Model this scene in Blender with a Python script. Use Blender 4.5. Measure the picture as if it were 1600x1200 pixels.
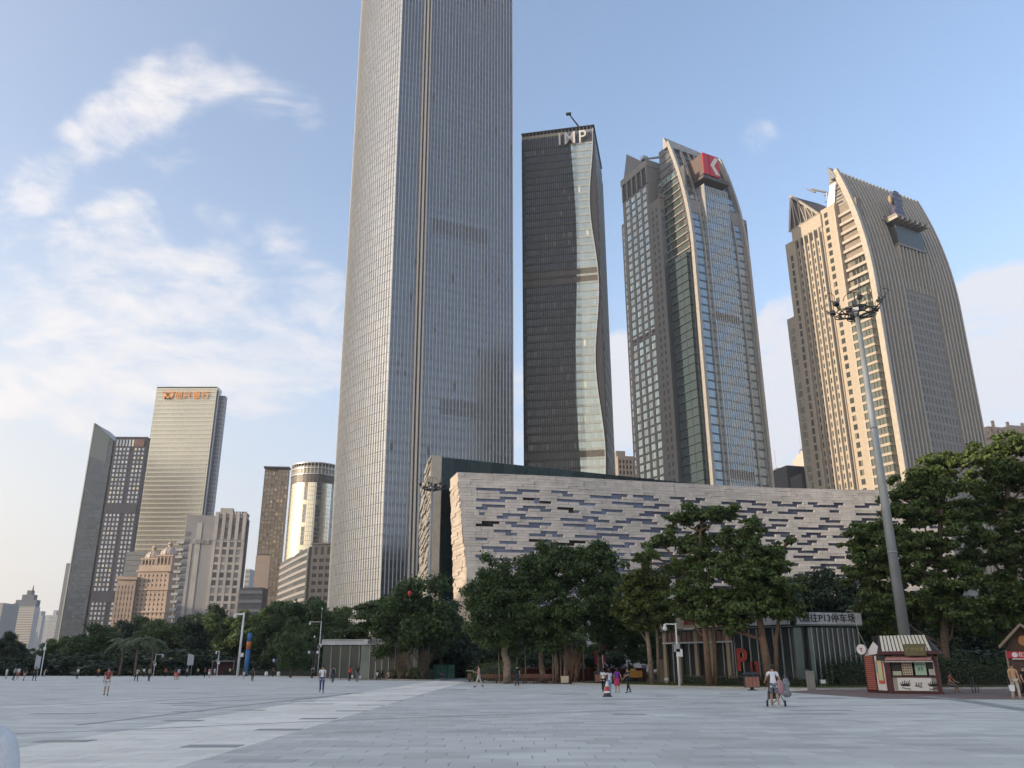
import bpy, math, random
import numpy as np
from mathutils import Vector, Matrix, Euler

for _o in list(bpy.data.objects): bpy.data.objects.remove(_o)
SC = bpy.context.scene
COL = SC.collection
rad = math.radians
R = random.Random(7)

# ------------------------------------------------------------------ camera
EYE = 1.6; FPX = 1294.0; PITCH = rad(18.9); ROLL = rad(0.12)
cf = Vector((0, math.cos(PITCH), math.sin(PITCH)))
u0 = Vector((0, -math.sin(PITCH), math.cos(PITCH))); r0 = Vector((1, 0, 0))
cr = r0*math.cos(ROLL) - u0*math.sin(ROLL); cu = u0*math.cos(ROLL) + r0*math.sin(ROLL)
cam = bpy.data.cameras.new('camera'); camo = bpy.data.objects.new('camera', cam); COL.objects.link(camo)
cam.sensor_width = 36; cam.lens = FPX/1600*36; cam.clip_start = 0.1; cam.clip_end = 9000
camo.matrix_world = Matrix(((cr.x, cu.x, -cf.x, 0), (cr.y, cu.y, -cf.y, 0), (cr.z, cu.z, -cf.z, EYE), (0, 0, 0, 1)))
SC.camera = camo
SC.view_settings.view_transform = 'Standard'; SC.view_settings.look = 'None'
SC.view_settings.gamma = 1; SC.view_settings.use_curve_mapping = False
SC.view_settings.exposure = 1.68
SC.cycles.max_bounces = 6; SC.cycles.diffuse_bounces = 3; SC.cycles.glossy_bounces = 3
SC.cycles.transparent_max_bounces = 8; SC.cycles.volume_bounces = 0
SC.cycles.sample_clamp_indirect = 6

# ------------------------------------------------------------------ sun and sky
SUN = Vector((-0.91, -0.37, 0.20)).normalized()
SUN_EL = math.asin(SUN.z); SUN_AZ = math.atan2(SUN.x, SUN.y)
sl = bpy.data.lights.new('sun', 'SUN'); sl.energy = 2.0; sl.angle = rad(0.5); sl.color = (1, 0.80, 0.58)
so = bpy.data.objects.new('sun', sl); COL.objects.link(so)
so.rotation_euler = (-SUN).to_track_quat('-Z', 'Y').to_euler(); so.location = (-300, -100, 300)

def ray(px, py):
    return cf + cr*((px-800)/FPX) + cu*((600-py)/FPX)
def G(px, py, z=0.0):
    d = ray(px, py); t = (z-EYE)/d.z
    return (d.x*t, d.y*t)
def D(px, py, dist):
    d = ray(px, py); t = dist/math.hypot(d.x, d.y)
    return Vector((d.x*t, d.y*t, EYE+d.z*t))
def ZAT(px, py, x, y):
    return D(px, py, math.hypot(x, y)).z

class NT:
    def __init__(s, tree): s.t = tree; s.n = tree.nodes; s.l = tree.links
    def new(s, ty, **k):
        n = s.n.new(ty)
        for a, b in k.items(): setattr(n, a, b)
        return n
    def lk(s, a, b): s.l.new(a, b)
    def inp(s, sock, v):
        if isinstance(v, (int, float)): sock.default_value = v
        elif isinstance(v, tuple): sock.default_value = v if len(v) == len(sock.default_value) else (*v, 1)
        else: s.l.new(v, sock)
    def math(s, op, a, b=0.0, c=None, clamp=False):
        n = s.new('ShaderNodeMath', operation=op, use_clamp=clamp)
        s.inp(n.inputs[0], a); s.inp(n.inputs[1], b)
        if c is not None: s.inp(n.inputs[2], c)
        return n.outputs[0]
    def vmath(s, op, a, b=None, scale=None):
        n = s.new('ShaderNodeVectorMath', operation=op)
        s.inp(n.inputs[0], a)
        if b is not None: s.inp(n.inputs[1], b)
        if scale is not None: s.inp(n.inputs[3], scale)
        return n.outputs['Value'] if op in ('DOT_PRODUCT', 'LENGTH', 'DISTANCE') else n.outputs[0]
    def mix(s, f, a, b, mode='MIX'):
        n = s.new('ShaderNodeMix', data_type='RGBA', blend_type=mode)
        s.inp(n.inputs[0], f); s.inp(n.inputs[6], a); s.inp(n.inputs[7], b)
        return n.outputs[2]
    def noise(s, vec, scale, detail=3, rough=0.55, dist=0.0, out='Fac'):
        n = s.new('ShaderNodeTexNoise'); s.lk(vec, n.inputs['Vector'])
        n.inputs['Scale'].default_value = scale; n.inputs['Detail'].default_value = detail
        n.inputs['Roughness'].default_value = rough; n.inputs['Distortion'].default_value = dist
        return n.outputs[out]
    def ramp(s, v, a, b, lo=0.0, hi=1.0, smooth=True):
        n = s.new('ShaderNodeMapRange', interpolation_type='SMOOTHSTEP' if smooth else 'LINEAR')
        s.inp(n.inputs[0], v); n.inputs[1].default_value = a; n.inputs[2].default_value = b
        n.inputs[3].default_value = lo; n.inputs[4].default_value = hi
        return n.outputs[0]

W = bpy.data.worlds.new('World'); SC.world = W; W.use_nodes = True
w = NT(W.node_tree); w.n.clear()
sky = w.new('ShaderNodeTexSky'); sky.sky_type = 'NISHITA'; sky.sun_disc = False
sky.sun_elevation = SUN_EL; sky.sun_rotation = SUN_AZ
sky.air_density = 1.0; sky.dust_density = 1.4; sky.ozone_density = 1.2; sky.altitude = 20
geo = w.new('ShaderNodeTexCoord').outputs['Generated']
sep = w.new('ShaderNodeSeparateXYZ'); w.lk(geo, sep.inputs[0])
dx, dy, dz = sep.outputs
den = w.math('ADD', w.math('MAXIMUM', dz, 0.0), 0.12)
comb = w.new('ShaderNodeCombineXYZ'); w.lk(w.math('DIVIDE', dx, den), comb.inputs[0]); w.lk(w.math('DIVIDE', dy, den), comb.inputs[1])
cv = comb.outputs[0]
warp = w.vmath('SCALE', w.vmath('SUBTRACT', w.noise(cv, 1.1, 2, out='Color'), (0.5, 0.5, 0.5)), scale=0.55)
cvw = w.vmath('ADD', cv, warp)
n1 = w.noise(cvw, 3.0, 8, 0.66); n2 = w.noise(cvw, 8.5, 6, 0.66, 0.3)
fine = w.math('ADD', w.math('MULTIPLY', n1, 0.55), w.math('MULTIPLY', n2, 0.45))
fine = w.math('MULTIPLY_ADD', w.math('SUBTRACT', fine, 0.5), 2.5, 0.44)
def blob(px, py, deg, amt):
    c = ray(px, py).normalized()
    k = w.vmath('DOT_PRODUCT', wdir, tuple(c))
    return w.ramp(k, math.cos(rad(deg)), math.cos(rad(deg*0.1)), 0, amt)
wdir = w.vmath('NORMALIZE', w.vmath('ADD', geo, w.vmath('SCALE', w.vmath('SUBTRACT', w.noise(cv, 2.2, 4, 0.6, out='Color'), (0.5, 0.5, 0.5)), scale=0.09)))
blobs = [(350,105,2.6,.30),(300,130,2.8,.36),(250,150,2.8,.34),(205,175,2.8,.34),(160,203,2.6,.32),(115,238,2.4,.24),(65,290,2.6,.44),(20,325,2.2,.26),(210,240,5,.20),(300,190,4,.20),(440,178,3.4,.30),(395,150,3,.24),(490,180,1.8,.2),
         (190,370,3.8,.34),(160,400,3.6,.28),(230,345,3,.22),(350,320,2.4,.24),(240,470,5,.40),(430,440,5.5,.44),(500,520,6,.50),(400,545,5,.42),(320,520,7,.34),(70,500,8,.46),(15,600,2.6,.42),(125,622,3.6,.42),(200,570,7,.36),(380,600,7,.34),(450,370,2.4,.16),
         (1175,215,1.8,.34),(1600,505,4.2,.85),(1530,520,3.4,.75),(1480,530,6,.5),(1235,525,3.0,.8),(1200,540,3,.55),(1210,660,4,.62),(1560,640,9,.75),(1380,640,9,.5),(975,570,3,.62),(985,640,4,.5),(810,590,2.6,.45),(810,680,3,.4)]
acc = None
for bl in blobs:
    b = blob(*bl); acc = b if acc is None else w.math('ADD', acc, b)
acc = w.math('MINIMUM', acc, 0.62)
for bl in [(1150,650,5,.5),(1240,600,6,.8),(1330,640,7,.8),(1430,600,7,.8),(1530,600,7,.9),(1620,600,8,.9),(1740,620,9,.9),(1250,720,7,.6),(1500,740,10,.6),(985,600,4,.6),(990,700,5,.5)]:
    acc = w.math('ADD', acc, blob(*bl))
acc = w.math('MINIMUM', acc, 0.95)
elev = w.ramp(dz, 0.0, 0.6, 0.12, 0.0)
west = w.ramp(w.vmath('DOT_PRODUCT', geo, tuple(SUN)), 0.30, 0.85, 0, 0.55)   # extra cloud towards the sun, out of view, added to whiten the light
cov = w.math('ADD', w.math('ADD', w.math('ADD', fine, acc), elev), west)
cl = w.ramp(cov, 0.70, 1.46, 0, 1)
toward_sun = w.ramp(w.vmath('DOT_PRODUCT', geo, tuple(SUN)), -0.6, 0.9, 0, 1)
ts2 = w.math('POWER', w.ramp(w.vmath('DOT_PRODUCT', geo, tuple(SUN)), -0.6, 1.0, 0, 1, False), 2.0)
ccol = w.mix(ts2, (1.95, 1.96, 2.08), (3.5, 3.05, 2.55))
# milky air, thicker low down and towards the sun
hz = w.math('ADD', w.ramp(dz, 0.0, 0.55, 0.78, 0.0), w.math('MULTIPLY', toward_sun, 0.16), clamp=True)
milk = w.mix(ts2, (1.22, 1.40, 1.78), (5.0, 3.75, 2.0))
skyc = w.mix(hz, w.mix(1.0, sky.outputs[0], (0.90, 0.85, 0.87), 'MULTIPLY'), milk)
skyc = w.mix(w.math('MULTIPLY', cl, 0.9), skyc, ccol)
bg = w.new('ShaderNodeBackground'); w.lk(skyc, bg.inputs[0]); bg.inputs[1].default_value = 0.142
wo = w.new('ShaderNodeOutputWorld'); w.lk(bg.outputs[0], wo.inputs[0])

# ------------------------------------------------------------------ materials
MATS = {}
def mat(name, col, rough=0.7, metal=0.0, var=0.18, scale=0.6, streak=0.0, bump=0.0, bscale=20, island=0.0, col2=None, spec=0.5, emit=None, fine=0.0, fscale=30):
    if name in MATS: return MATS[name]
    m = bpy.data.materials.new(name); m.use_nodes = True; t = NT(m.node_tree)
    b = t.n['Principled BSDF']; b.inputs['Roughness'].default_value = rough; b.inputs['Metallic'].default_value = metal
    b.inputs['Specular IOR Level'].default_value = spec
    g = t.new('ShaderNodeNewGeometry')
    P = g.outputs['Position']
    n = t.noise(P, scale, 4)
    c2 = col2 or tuple(x*0.6 for x in col)
    c = t.mix(t.ramp(n, 0.35, 0.7, 0, var*2.2 if not col2 else 1), (*col, 1), (*c2, 1))
    if streak:
        mp = t.new('ShaderNodeMapping'); t.lk(P, mp.inputs[0]); mp.inputs['Scale'].default_value = (1.3, 1.3, 0.06)
        sn = t.noise(mp.outputs[0], 0.9, 4, 0.65)
        c = t.mix(t.ramp(sn, 0.45, 0.75, 0, streak), c, tuple(x*0.45 for x in col))
    if fine:
        c = t.mix(t.ramp(t.noise(P, fscale, 2), 0.3, 0.7, 0, fine), c, tuple(x*0.5 for x in col))
    if island:
        oi = t.new('ShaderNodeObjectInfo')
        rv = t.math('FRACT', t.math('ADD', g.outputs['Random Per Island'], oi.outputs['Random']))
        c = t.mix(1.0, c, t.mix(rv, (1-island,)*3, (1+island*0.6,)*3), 'MULTIPLY')
    t.lk(c, b.inputs['Base Color'])
    if bump:
        bn = t.new('ShaderNodeBump'); bn.inputs['Strength'].default_value = bump; bn.inputs['Distance'].default_value = 0.05
        t.lk(t.noise(P, bscale, 3), bn.inputs['Height']); t.lk(bn.outputs[0], b.inputs['Normal'])
    if emit:
        b.inputs['Emission Color'].default_value = (*emit[:3], 1); b.inputs['Emission Strength'].default_value = emit[3]
    MATS[name] = m
    return m
def glass(name, col, rough=0.08, metal=0.75, var=0.35, lit=0.0, litcol=(0.5, 0.48, 0.4), wave=0.02, wscale=0.15):
    """reflective curtain glass: every pane a little different in tint and tilt, some with blinds drawn"""
    if name in MATS: return MATS[name]
    m = bpy.data.materials.new(name); m.use_nodes = True; t = NT(m.node_tree)
    b = t.n['Principled BSDF']; b.inputs['Metallic'].default_value = metal
    g = t.new('ShaderNodeNewGeometry'); oi = t.new('ShaderNodeObjectInfo')
    rv = t.math('FRACT', t.math('ADD', g.outputs['Random Per Island'], oi.outputs['Random']))
    c = t.mix(rv, tuple(x*(1-var) for x in col), tuple(min(1, x*(1+var*0.5)) for x in col))
    big = t.ramp(t.noise(g.outputs['Position'], 0.03, 3), 0.3, 0.7, 0, 0.3)
    c = t.mix(big, c, tuple(x*0.6 for x in col))
    r2 = t.math('FRACT', t.math('MULTIPLY', rv, 17.31))
    if lit:
        lm = t.math('LESS_THAN', r2, lit)
        c = t.mix(lm, c, litcol)
        t.lk(t.mix(lm, (metal,)*3, (0.1,)*3), b.inputs['Metallic'])
    t.lk(c, b.inputs['Base Color'])
    t.lk(t.math('ADD', t.math('MULTIPLY', r2, 0.06), rough), b.inputs['Roughness'])
    # pane tilt
    wn = t.new('ShaderNodeTexWhiteNoise', noise_dimensions='1D'); t.lk(rv, wn.inputs['W'])
    tl = t.vmath('SCALE', t.vmath('SUBTRACT', wn.outputs['Color'], (0.5, 0.5, 0.5)), scale=wave)
    sm = t.vmath('SCALE', t.vmath('SUBTRACT', t.noise(g.outputs['Position'], wscale, 2, out='Color'), (0.5, 0.5, 0.5)), scale=wave*2)
    t.lk(t.vmath('NORMALIZE', t.vmath('ADD', t.vmath('ADD', g.outputs['Normal'], tl), sm)), b.inputs['Normal'])
    MATS[name] = m
    return m

# ------------------------------------------------------------------ mesh tools
class MB:
    def __init__(s): s.v = []; s.f = []; s.mi = []
    def face(s, idx, mi=0): s.f.append(idx); s.mi.append(mi)
    def quad(s, a, b, c, d, mi=0):
        n = len(s.v); s.v += [tuple(a), tuple(b), tuple(c), tuple(d)]; s.face((n, n+1, n+2, n+3), mi)
    def poly(s, pts, mi=0):
        n = len(s.v); s.v += [tuple(p) for p in pts]; s.face(tuple(range(n, n+len(pts))), mi)
    def hexa(s, b, t, mi=0):
        """b, t: four bottom and four top corners, counter-clockwise seen from above"""
        n = len(s.v); s.v += [tuple(p) for p in b]+[tuple(p) for p in t]
        for q in ((3, 2, 1, 0), (4, 5, 6, 7), (0, 1, 5, 4), (1, 2, 6, 5), (2, 3, 7, 6), (3, 0, 4, 7)):
            s.face(tuple(n+i for i in q), mi)
    def box(s, x0, x1, y0, y1, z0, z1, mi=0):
        s.hexa([(x0, y0, z0), (x1, y0, z0), (x1, y1, z0), (x0, y1, z0)], [(x0, y0, z1), (x1, y0, z1), (x1, y1, z1), (x0, y1, z1)], mi)
    def prism(s, poly, z0, z1, mi=0):
        n = len(s.v); k = len(poly)
        s.v += [(p[0], p[1], z0) for p in poly]+[(p[0], p[1], z1) for p in poly]
        s.face(tuple(n+i for i in reversed(range(k))), mi); s.face(tuple(n+k+i for i in range(k)), mi)
        for i in range(k):
            j = (i+1) % k; s.face((n+i, n+j, n+k+j, n+k+i), mi)
    def tube(s, pts, rs, k=8, mi=0, cap=True):
        pts = [Vector(p) for p in pts]
        if isinstance(rs, (int, float)): rs = [rs]*len(pts)
        n0 = len(s.v); ref = Vector((0.13, 0.31, 1)).normalized()
        for i, p in enumerate(pts):
            d = (pts[min(i+1, len(pts)-1)]-pts[max(i-1, 0)])
            d = d.normalized() if d.length > 1e-9 else Vector((0, 0, 1))
            a = d.cross(ref if abs(d.dot(ref)) < 0.94 else Vector((1, 0.1, 0))).normalized(); b = d.cross(a)
            for j in range(k):
                t = 2*math.pi*j/k
                s.v.append(tuple(p+(a*math.cos(t)+b*math.sin(t))*rs[i]))
        for i in range(len(pts)-1):
            for j in range(k):
                q = n0+i*k; s.face((q+j, q+k+j, q+k+(j+1) % k, q+(j+1) % k), mi)
        if cap:
            s.face(tuple(n0+j for j in range(k)), mi); s.face(tuple(n0+(len(pts)-1)*k+j for j in reversed(range(k))), mi)
    def ell(s, c, r, k=10, m=7, mi=0):
        n0 = len(s.v)
        for i in range(1, m):
            ph = math.pi*i/m
            for j in range(k):
                t = 2*math.pi*j/k
                s.v.append((c[0]+r[0]*math.sin(ph)*math.cos(t), c[1]+r[1]*math.sin(ph)*math.sin(t), c[2]+r[2]*math.cos(ph)))
        tp = len(s.v); s.v.append((c[0], c[1], c[2]+r[2])); bt = len(s.v); s.v.append((c[0], c[1], c[2]-r[2]))
        for i in range(m-2):
            for j in range(k):
                a = n0+i*k; s.face((a+j, a+k+j, a+k+(j+1) % k, a+(j+1) % k), mi)
        for j in range(k):
            s.face((tp, n0+j, n0+(j+1) % k), mi); s.face((bt, n0+(m-2)*k+(j+1) % k, n0+(m-2)*k+j), mi)
    def lathe(s, prof, k=16, c=(0, 0, 0), mi=0):
        n0 = len(s.v)
        for (r, z) in prof:
            for j in range(k):
                t = 2*math.pi*j/k; s.v.append((c[0]+r*math.cos(t), c[1]+r*math.sin(t), c[2]+z))
        for i in range(len(prof)-1):
            for j in range(k):
                a = n0+i*k; s.face((a+j, a+(j+1) % k, a+k+(j+1) % k, a+k+j), mi)
        s.face(tuple(n0+j for j in reversed(range(k))), mi); s.face(tuple(n0+(len(prof)-1)*k+j for j in range(k)), mi)
    def mesh(s, name, mats, smooth=False):
        me = bpy.data.meshes.new(name); me.from_pydata(s.v, [], s.f)
        for m in (mats if isinstance(mats, (list, tuple)) else [mats]): me.materials.append(m)
        me.polygons.foreach_set('material_index', s.mi)
        if smooth: me.polygons.foreach_set('use_smooth', [True]*len(s.f))
        me.update(); return me
    def build(s, name, mats, parent=None, loc=(0, 0, 0), rot=(0, 0, 0), smooth=False, **k):
        return link(name, s.mesh(name, mats, smooth), parent, loc, rot, **k)
def link(name, me, parent=None, loc=(0, 0, 0), rot=(0, 0, 0), scale=None, **k):
    o = bpy.data.objects.new(name, me); COL.objects.link(o)
    if parent: o.parent = parent
    o.location = loc; o.rotation_euler = rot if isinstance(rot, (tuple, list)) else (0, 0, rot)
    if scale: o.scale = scale
    for a, b in k.items(): o[a] = b
    return o
def thing(name, label, cat, loc=(0, 0, 0), rz=0.0, group=None, scale=None):
    o = link(name, None, None, loc, (0, 0, rz), scale); o.empty_display_size = 0.5
    return tag(o, label, cat, group)
def tag(o, label, cat, group=None):
    o['label'] = label; o['category'] = cat
    if group: o['group'] = group
    return o
def stuff(o): o['kind'] = 'stuff'; return o
def struct(o): o['kind'] = 'structure'; return o
_bc = {}
def cbox(name, w_, d_, h_, m, parent, loc, rz=0.0):
    """shared box mesh: x 0..w, y -d..0 (outward is -y), z 0..h"""
    key = (name, round(w_, 3), round(d_, 3), round(h_, 3), m.name)
    if key not in _bc:
        b = MB(); b.box(0, w_, -d_, 0, 0, h_); _bc[key] = b.mesh(name, m)
    return link(name, _bc[key], parent, loc, (0, 0, rz))

# ------------------------------------------------------------------ lettering (made while the scene is still small)
TEXT = {}
def letters(items):
    obs = []
    for key, body, size, ext, bold in items:
        c = bpy.data.curves.new(key, 'FONT'); c.body = body; c.size = size; c.space_character = 1.22 if key == 'imp' else 1.0; c.extrude = ext; c.offset = bold
        c.align_x = 'CENTER'; c.align_y = 'CENTER'; c.resolution_u = 3
        o = bpy.data.objects.new(key, c); COL.objects.link(o); obs.append((key, o))
    dg = bpy.context.evaluated_depsgraph_get()
    for key, o in obs:
        TEXT[key] = bpy.data.meshes.new_from_object(o.evaluated_get(dg))
    for key, o in obs:
        c = o.data; bpy.data.objects.remove(o); bpy.data.curves.remove(c)
def put_text(name, key, m, parent, loc, rz=0.0, scale=(1, 1, 1), rx=rad(90)):
    me = TEXT[key].copy(); me.materials.clear(); me.materials.append(m)
    return link(name, me, parent, loc, (rx, 0, rz), scale)
letters([('imp', 'IMP', 9, 0.15, 0.02), ('bank1', '创', 8.6, 0.3, 0.12), ('bank2', '兴', 8.6, 0.3, 0.12), ('bank3', '银', 8.6, 0.3, 0.12), ('bank4', '行', 8.6, 0.3, 0.12),
         ('p13a', '通往P13停车场', 0.72, 0.02, 0.008), ('p13b', '通往P13', 0.72, 0.02, 0.008), ('P', 'P', 3.3, 0.03, 0.1), ('13', '13', 2.1, 0.03, 0.06),
         ('p11', '通往P11停车场', 0.72, 0.02, 0.008), ('hut', '北京广场', 0.34, 0.01, 0.006), ('kio', '广州味道', 0.26, 0.01, 0.003), ('bar', '和', 0.5, 0.005, 0.0),
         ('wht', '嘉裕公馆', 3.2, 0.1, 0.05), ('cyl', '●', 1, 0.1, 0)])
# ------------------------------------------------------------------ people meshes (skin modifier, baked while the scene is small)
def skeleton(pose):
    """pose: dict of angles in degrees; the figure is 1.70 m tall and faces -y"""
    g = pose.get
    s, c = math.sin, math.cos
    J = {}
    lean = rad(g('lean', 0)); drop = g('drop', 0.0)
    J['pel'] = Vector((0, 0, 0.94-drop))
    def up(h, x=0, y=0):
        return J['pel']+Vector((x, y*c(lean)-h*s(lean), h*c(lean)+y*s(lean)))
    J['sp'] = up(0.17); J['ch'] = up(0.36); J['nk'] = up(0.51); J['hb'] = up(0.58, 0, -0.005)
    hl = rad(g('head', 0))
    hd = lambda h, y=0: J['hb']+Vector((0, y*c(hl+lean*0.3)-h*s(hl+lean*0.3), h*c(hl+lean*0.3)))
    J['hm'] = hd(0.09, -0.012); J['ht'] = hd(0.165, -0.008)
    sw = g('sw', 1.0)
    for k, sg in (('L', 1), ('R', -1)):
        J['sh'+k] = up(0.455, sg*0.165*sw); J['cl'+k] = up(0.47, sg*0.08*sw)
        a = rad(g('arm'+k, 5)); o = rad(g('out'+k, 9)); e = rad(g('elb'+k, 12)); w_ = rad(g('in'+k, 0))
        d1 = Vector((sg*s(o), -s(a)*c(o), -c(a)*c(o)))
        J['el'+k] = J['sh'+k]+d1*0.285
        d2 = Vector((sg*s(o*0.5-w_), -s(a+e), -c(a+e))).normalized()
        J['wr'+k] = J['el'+k]+d2*0.245
        J['hn'+k] = J['wr'+k]+d2*0.085; J['d'+k] = d2
        J['hp'+k] = J['pel']+Vector((sg*0.088, 0, -0.03))
        t = rad(g('leg'+k, 0)); kn = rad(g('kn'+k, 4)); sp_ = rad(g('spr'+k, 2))
        l1 = Vector((sg*s(sp_), -s(t), -c(t))).normalized()
        J['kn'+k] = J['hp'+k]+l1*0.43
        l2 = Vector((sg*s(sp_)*0.4, -s(t-kn), -c(t-kn))).normalized()
        J['an'+k] = J['kn'+k]+l2*0.41
        ft = rad(g('foot'+k, 0))
        J['to'+k] = J['an'+k]+Vector((sg*0.02, -0.17*c(ft), -0.055+0.17*s(ft))); J['he'+k] = J['an'+k]+Vector((0, 0.035, -0.05))
    low = min(J['anL'].z, J['anR'].z)-0.085
    if not g('sit'):
        for k in J:
            if not k.startswith('d'): J[k] = J[k]-Vector((0, 0, low))
    return J
RAD = dict(pel=(.135, .10), sp=(.115, .085), ch=(.14, .10), nk=(.052, .052), hb=(.055, .06), hm=(.078, .095), ht=(.062, .078), cl=(.075, .07), sh=(.058, .058), el=(.040, .040), wr=(.027, .025),
           hn=(.036, .02), hp=(.088, .09), kn=(.056, .058), an=(.037, .04), to=(.035, .028), he=(.03, .03))
EDG = [('pel', 'sp'), ('sp', 'ch'), ('ch', 'nk'), ('nk', 'hb'), ('hb', 'hm'), ('hm', 'ht')]
for _k in 'LR':
    EDG += [('ch', 'cl'+_k), ('cl'+_k, 'sh'+_k), ('sh'+_k, 'el'+_k), ('el'+_k, 'wr'+_k), ('wr'+_k, 'hn'+_k), ('pel', 'hp'+_k), ('hp'+_k, 'kn'+_k), ('kn'+_k, 'an'+_k), ('an'+_k, 'to'+_k), ('an'+_k, 'he'+_k)]
def rkey(j): return j[:-1] if j[-1] in 'LR' and j[:-1] in RAD else j
_skins = []
def skin_req(J, edges, inflate, root, sub=1, extra=None):
    names = sorted({a for e in edges for a in e}); ix = {n: i for i, n in enumerate(names)}
    me = bpy.data.meshes.new('skin'); me.from_pydata([tuple(J[n]) for n in names], [(ix[a], ix[b]) for a, b in edges], [])
    o = bpy.data.objects.new('skin', me); COL.objects.link(o)
    md = o.modifiers.new('s', 'SKIN'); md.use_smooth_shade = True; md.branch_smoothing = 0.4
    if sub:
        ms = o.modifiers.new('u', 'SUBSURF'); ms.levels = sub; ms.render_levels = sub
    sv = me.skin_vertices[0].data
    for n in names:
        a, b = RAD[rkey(n)]; f = inflate(n) if callable(inflate) else inflate
        sv[ix[n]].radius = (a*f, b*f); sv[ix[n]].use_root = (n == root)
    _skins.append(o)
    return len(_skins)-1
def skin_bake():
    dg = bpy.context.evaluated_depsgraph_get(); out = []
    for o in _skins: out.append(bpy.data.meshes.new_from_object(o.evaluated_get(dg)))
    for o in _skins:
        me = o.data; bpy.data.objects.remove(o); bpy.data.meshes.remove(me)
    return out
def add_detail(me, J, near):
    """nose, ears, eyes and five unequal bent fingers, joined into the body mesh"""
    b = MB()
    h = J['hm']
    f = Vector((0, -1, 0))
    b.ell(h+Vector((0, -0.098, -0.012)), (.011, .018, .02), 6, 4)
    for sg in (1, -1):
        b.ell(h+Vector((sg*0.078, 0.0, -0.008)), (.01, .02, .032), 6, 4)
        b.ell(h+Vector((sg*0.03, -0.088, 0.018)), (.014, .009, .007), 6, 4, mi=1)
    b.ell(h+Vector((0, -0.088, -0.045)), (.024, .010, .006), 6, 4, mi=2)
    if near:
        for k, sg in (('L', 1), ('R', -1)):
            d = J['d'+k]; side = Vector((0, -1, 0)) - d*d.dot(Vector((0, -1, 0)))
            side = side.normalized() if side.length > 0.05 else Vector((1, 0, 0)); nrm = d.cross(side).normalized()
            if nrm.x*sg > 0: nrm = -nrm
            p0 = J['hn'+k]
            for q, (off, ln) in enumerate(((-0.024, .062), (-0.008, .075), (0.008, .07), (0.023, .055))):
                a = p0+side*(-off)*1.0; m1 = a+d*ln*0.5+nrm*0.008; m2 = m1+d*ln*0.4+nrm*0.022
                b.tube([a, m1, m2], [.0095, .0085, .006], 5)
            a = J['wr'+k]+d*0.03+side*0.026; b.tube([a, a+side*0.028+d*0.02, a+side*0.032+d*0.052], [.012, .010, .007], 5)
    n = len(me.vertices)
    v = [tuple(x.co) for x in me.vertices]+b.v
    fa = [tuple(p.vertices) for p in me.polygons]; nf = len(fa)
    fa += [tuple(i+n for i in q) for q in b.f]
    m2 = bpy.data.meshes.new('body'); m2.from_pydata(v, [], fa)
    m2.polygons.foreach_set('material_index', [0]*nf+b.mi); m2.polygons.foreach_set('use_smooth', [True]*len(fa)); m2.update()
    return m2
TORSO = [('pel', 'sp'), ('sp', 'ch'), ('ch', 'nk2'), ('ch', 'clL'), ('clL', 'shL'), ('ch', 'clR'), ('clR', 'shR')]
SHOES = lambda k: [('an'+k, 'to'+k), ('an'+k, 'he'+k)]
PEOPLE = []
def person_req(**k):
    p = dict(k); J = skeleton(k.get('pose', {})); p['J'] = J
    sub = 2 if k.get('close') else 1
    p['i_body'] = skin_req(J, EDG, 1.0, 'pel', sub)
    # shirt
    J['nk2'] = J['nk']+Vector((0, 0, -0.035)); RAD['nk2'] = (.07, .068)
    E_ = list(TORSO)
    for s_ in 'LR':
        J['slv'+s_] = J['sh'+s_].lerp(J['el'+s_], 0.62 if k.get('sleeve', 's') == 's' else 1.0); RAD['slv'] = (.056, .056)
        E_.append(('sh'+s_, 'slv'+s_))
        if k.get('sleeve') == 'l':
            J['cuf'+s_] = J['el'+s_].lerp(J['wr'+s_], 0.9); RAD['cuf'] = (.034, .034); E_.append(('slv'+s_, 'cuf'+s_))
    J['hem'] = J['pel']+Vector((0, 0, -0.06)); RAD['hem'] = (.15, .115); E_.append(('hem', 'pel'))
    p['i_shirt'] = skin_req(J, E_, lambda n: 1.0 if n in ('hem', 'nk2') else (1.17 if n[:2] in ('sh', 'sl', 'cu') else 1.10), 'pel', sub)
    # legs wear
    lw = k.get('legs', 'trousers'); E_ = []
    if lw in ('trousers', 'shorts', 'skirt'):
        J['pl2'] = J['pel']+Vector((0, 0, 0.02)); RAD['pl2'] = (.14, .106)
        for s_ in 'LR':
            E_ += [('pl2', 'hp'+s_)]
            if lw == 'trousers':
                J['shin'+s_] = J['kn'+s_].lerp(J['an'+s_], 0.93); RAD['shin'] = (.052, .056)
                E_ += [('hp'+s_, 'kn'+s_), ('kn'+s_, 'shin'+s_)]
            else:
                J['thg'+s_] = J['hp'+s_].lerp(J['kn'+s_], 0.9 if lw == 'shorts' else 0.75); RAD['thg'] = (.082, .088) if lw == 'shorts' else (.088, .095)
                E_ += [('hp'+s_, 'thg'+s_)]
        p['i_legs'] = skin_req(J, E_, lambda n: 1.0 if n in ('pl2',) or n[:3] in ('thg', 'shi') else 1.13, 'pl2', sub)
    p['i_shoe'] = [skin_req(J, SHOES(s_), 1.28, 'an'+s_, 1) for s_ in 'LR']
    PEOPLE.append(p)
WALK = lambda a=18, b=-16, k=10: dict(legL=a, knL=k, legR=b, knR=k+14, footR=0, armL=-a*0.9, armR=a*0.9, elbL=18, elbR=18)
STAND = dict(legL=3, legR=-3, armL=4, armR=-3)
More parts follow.
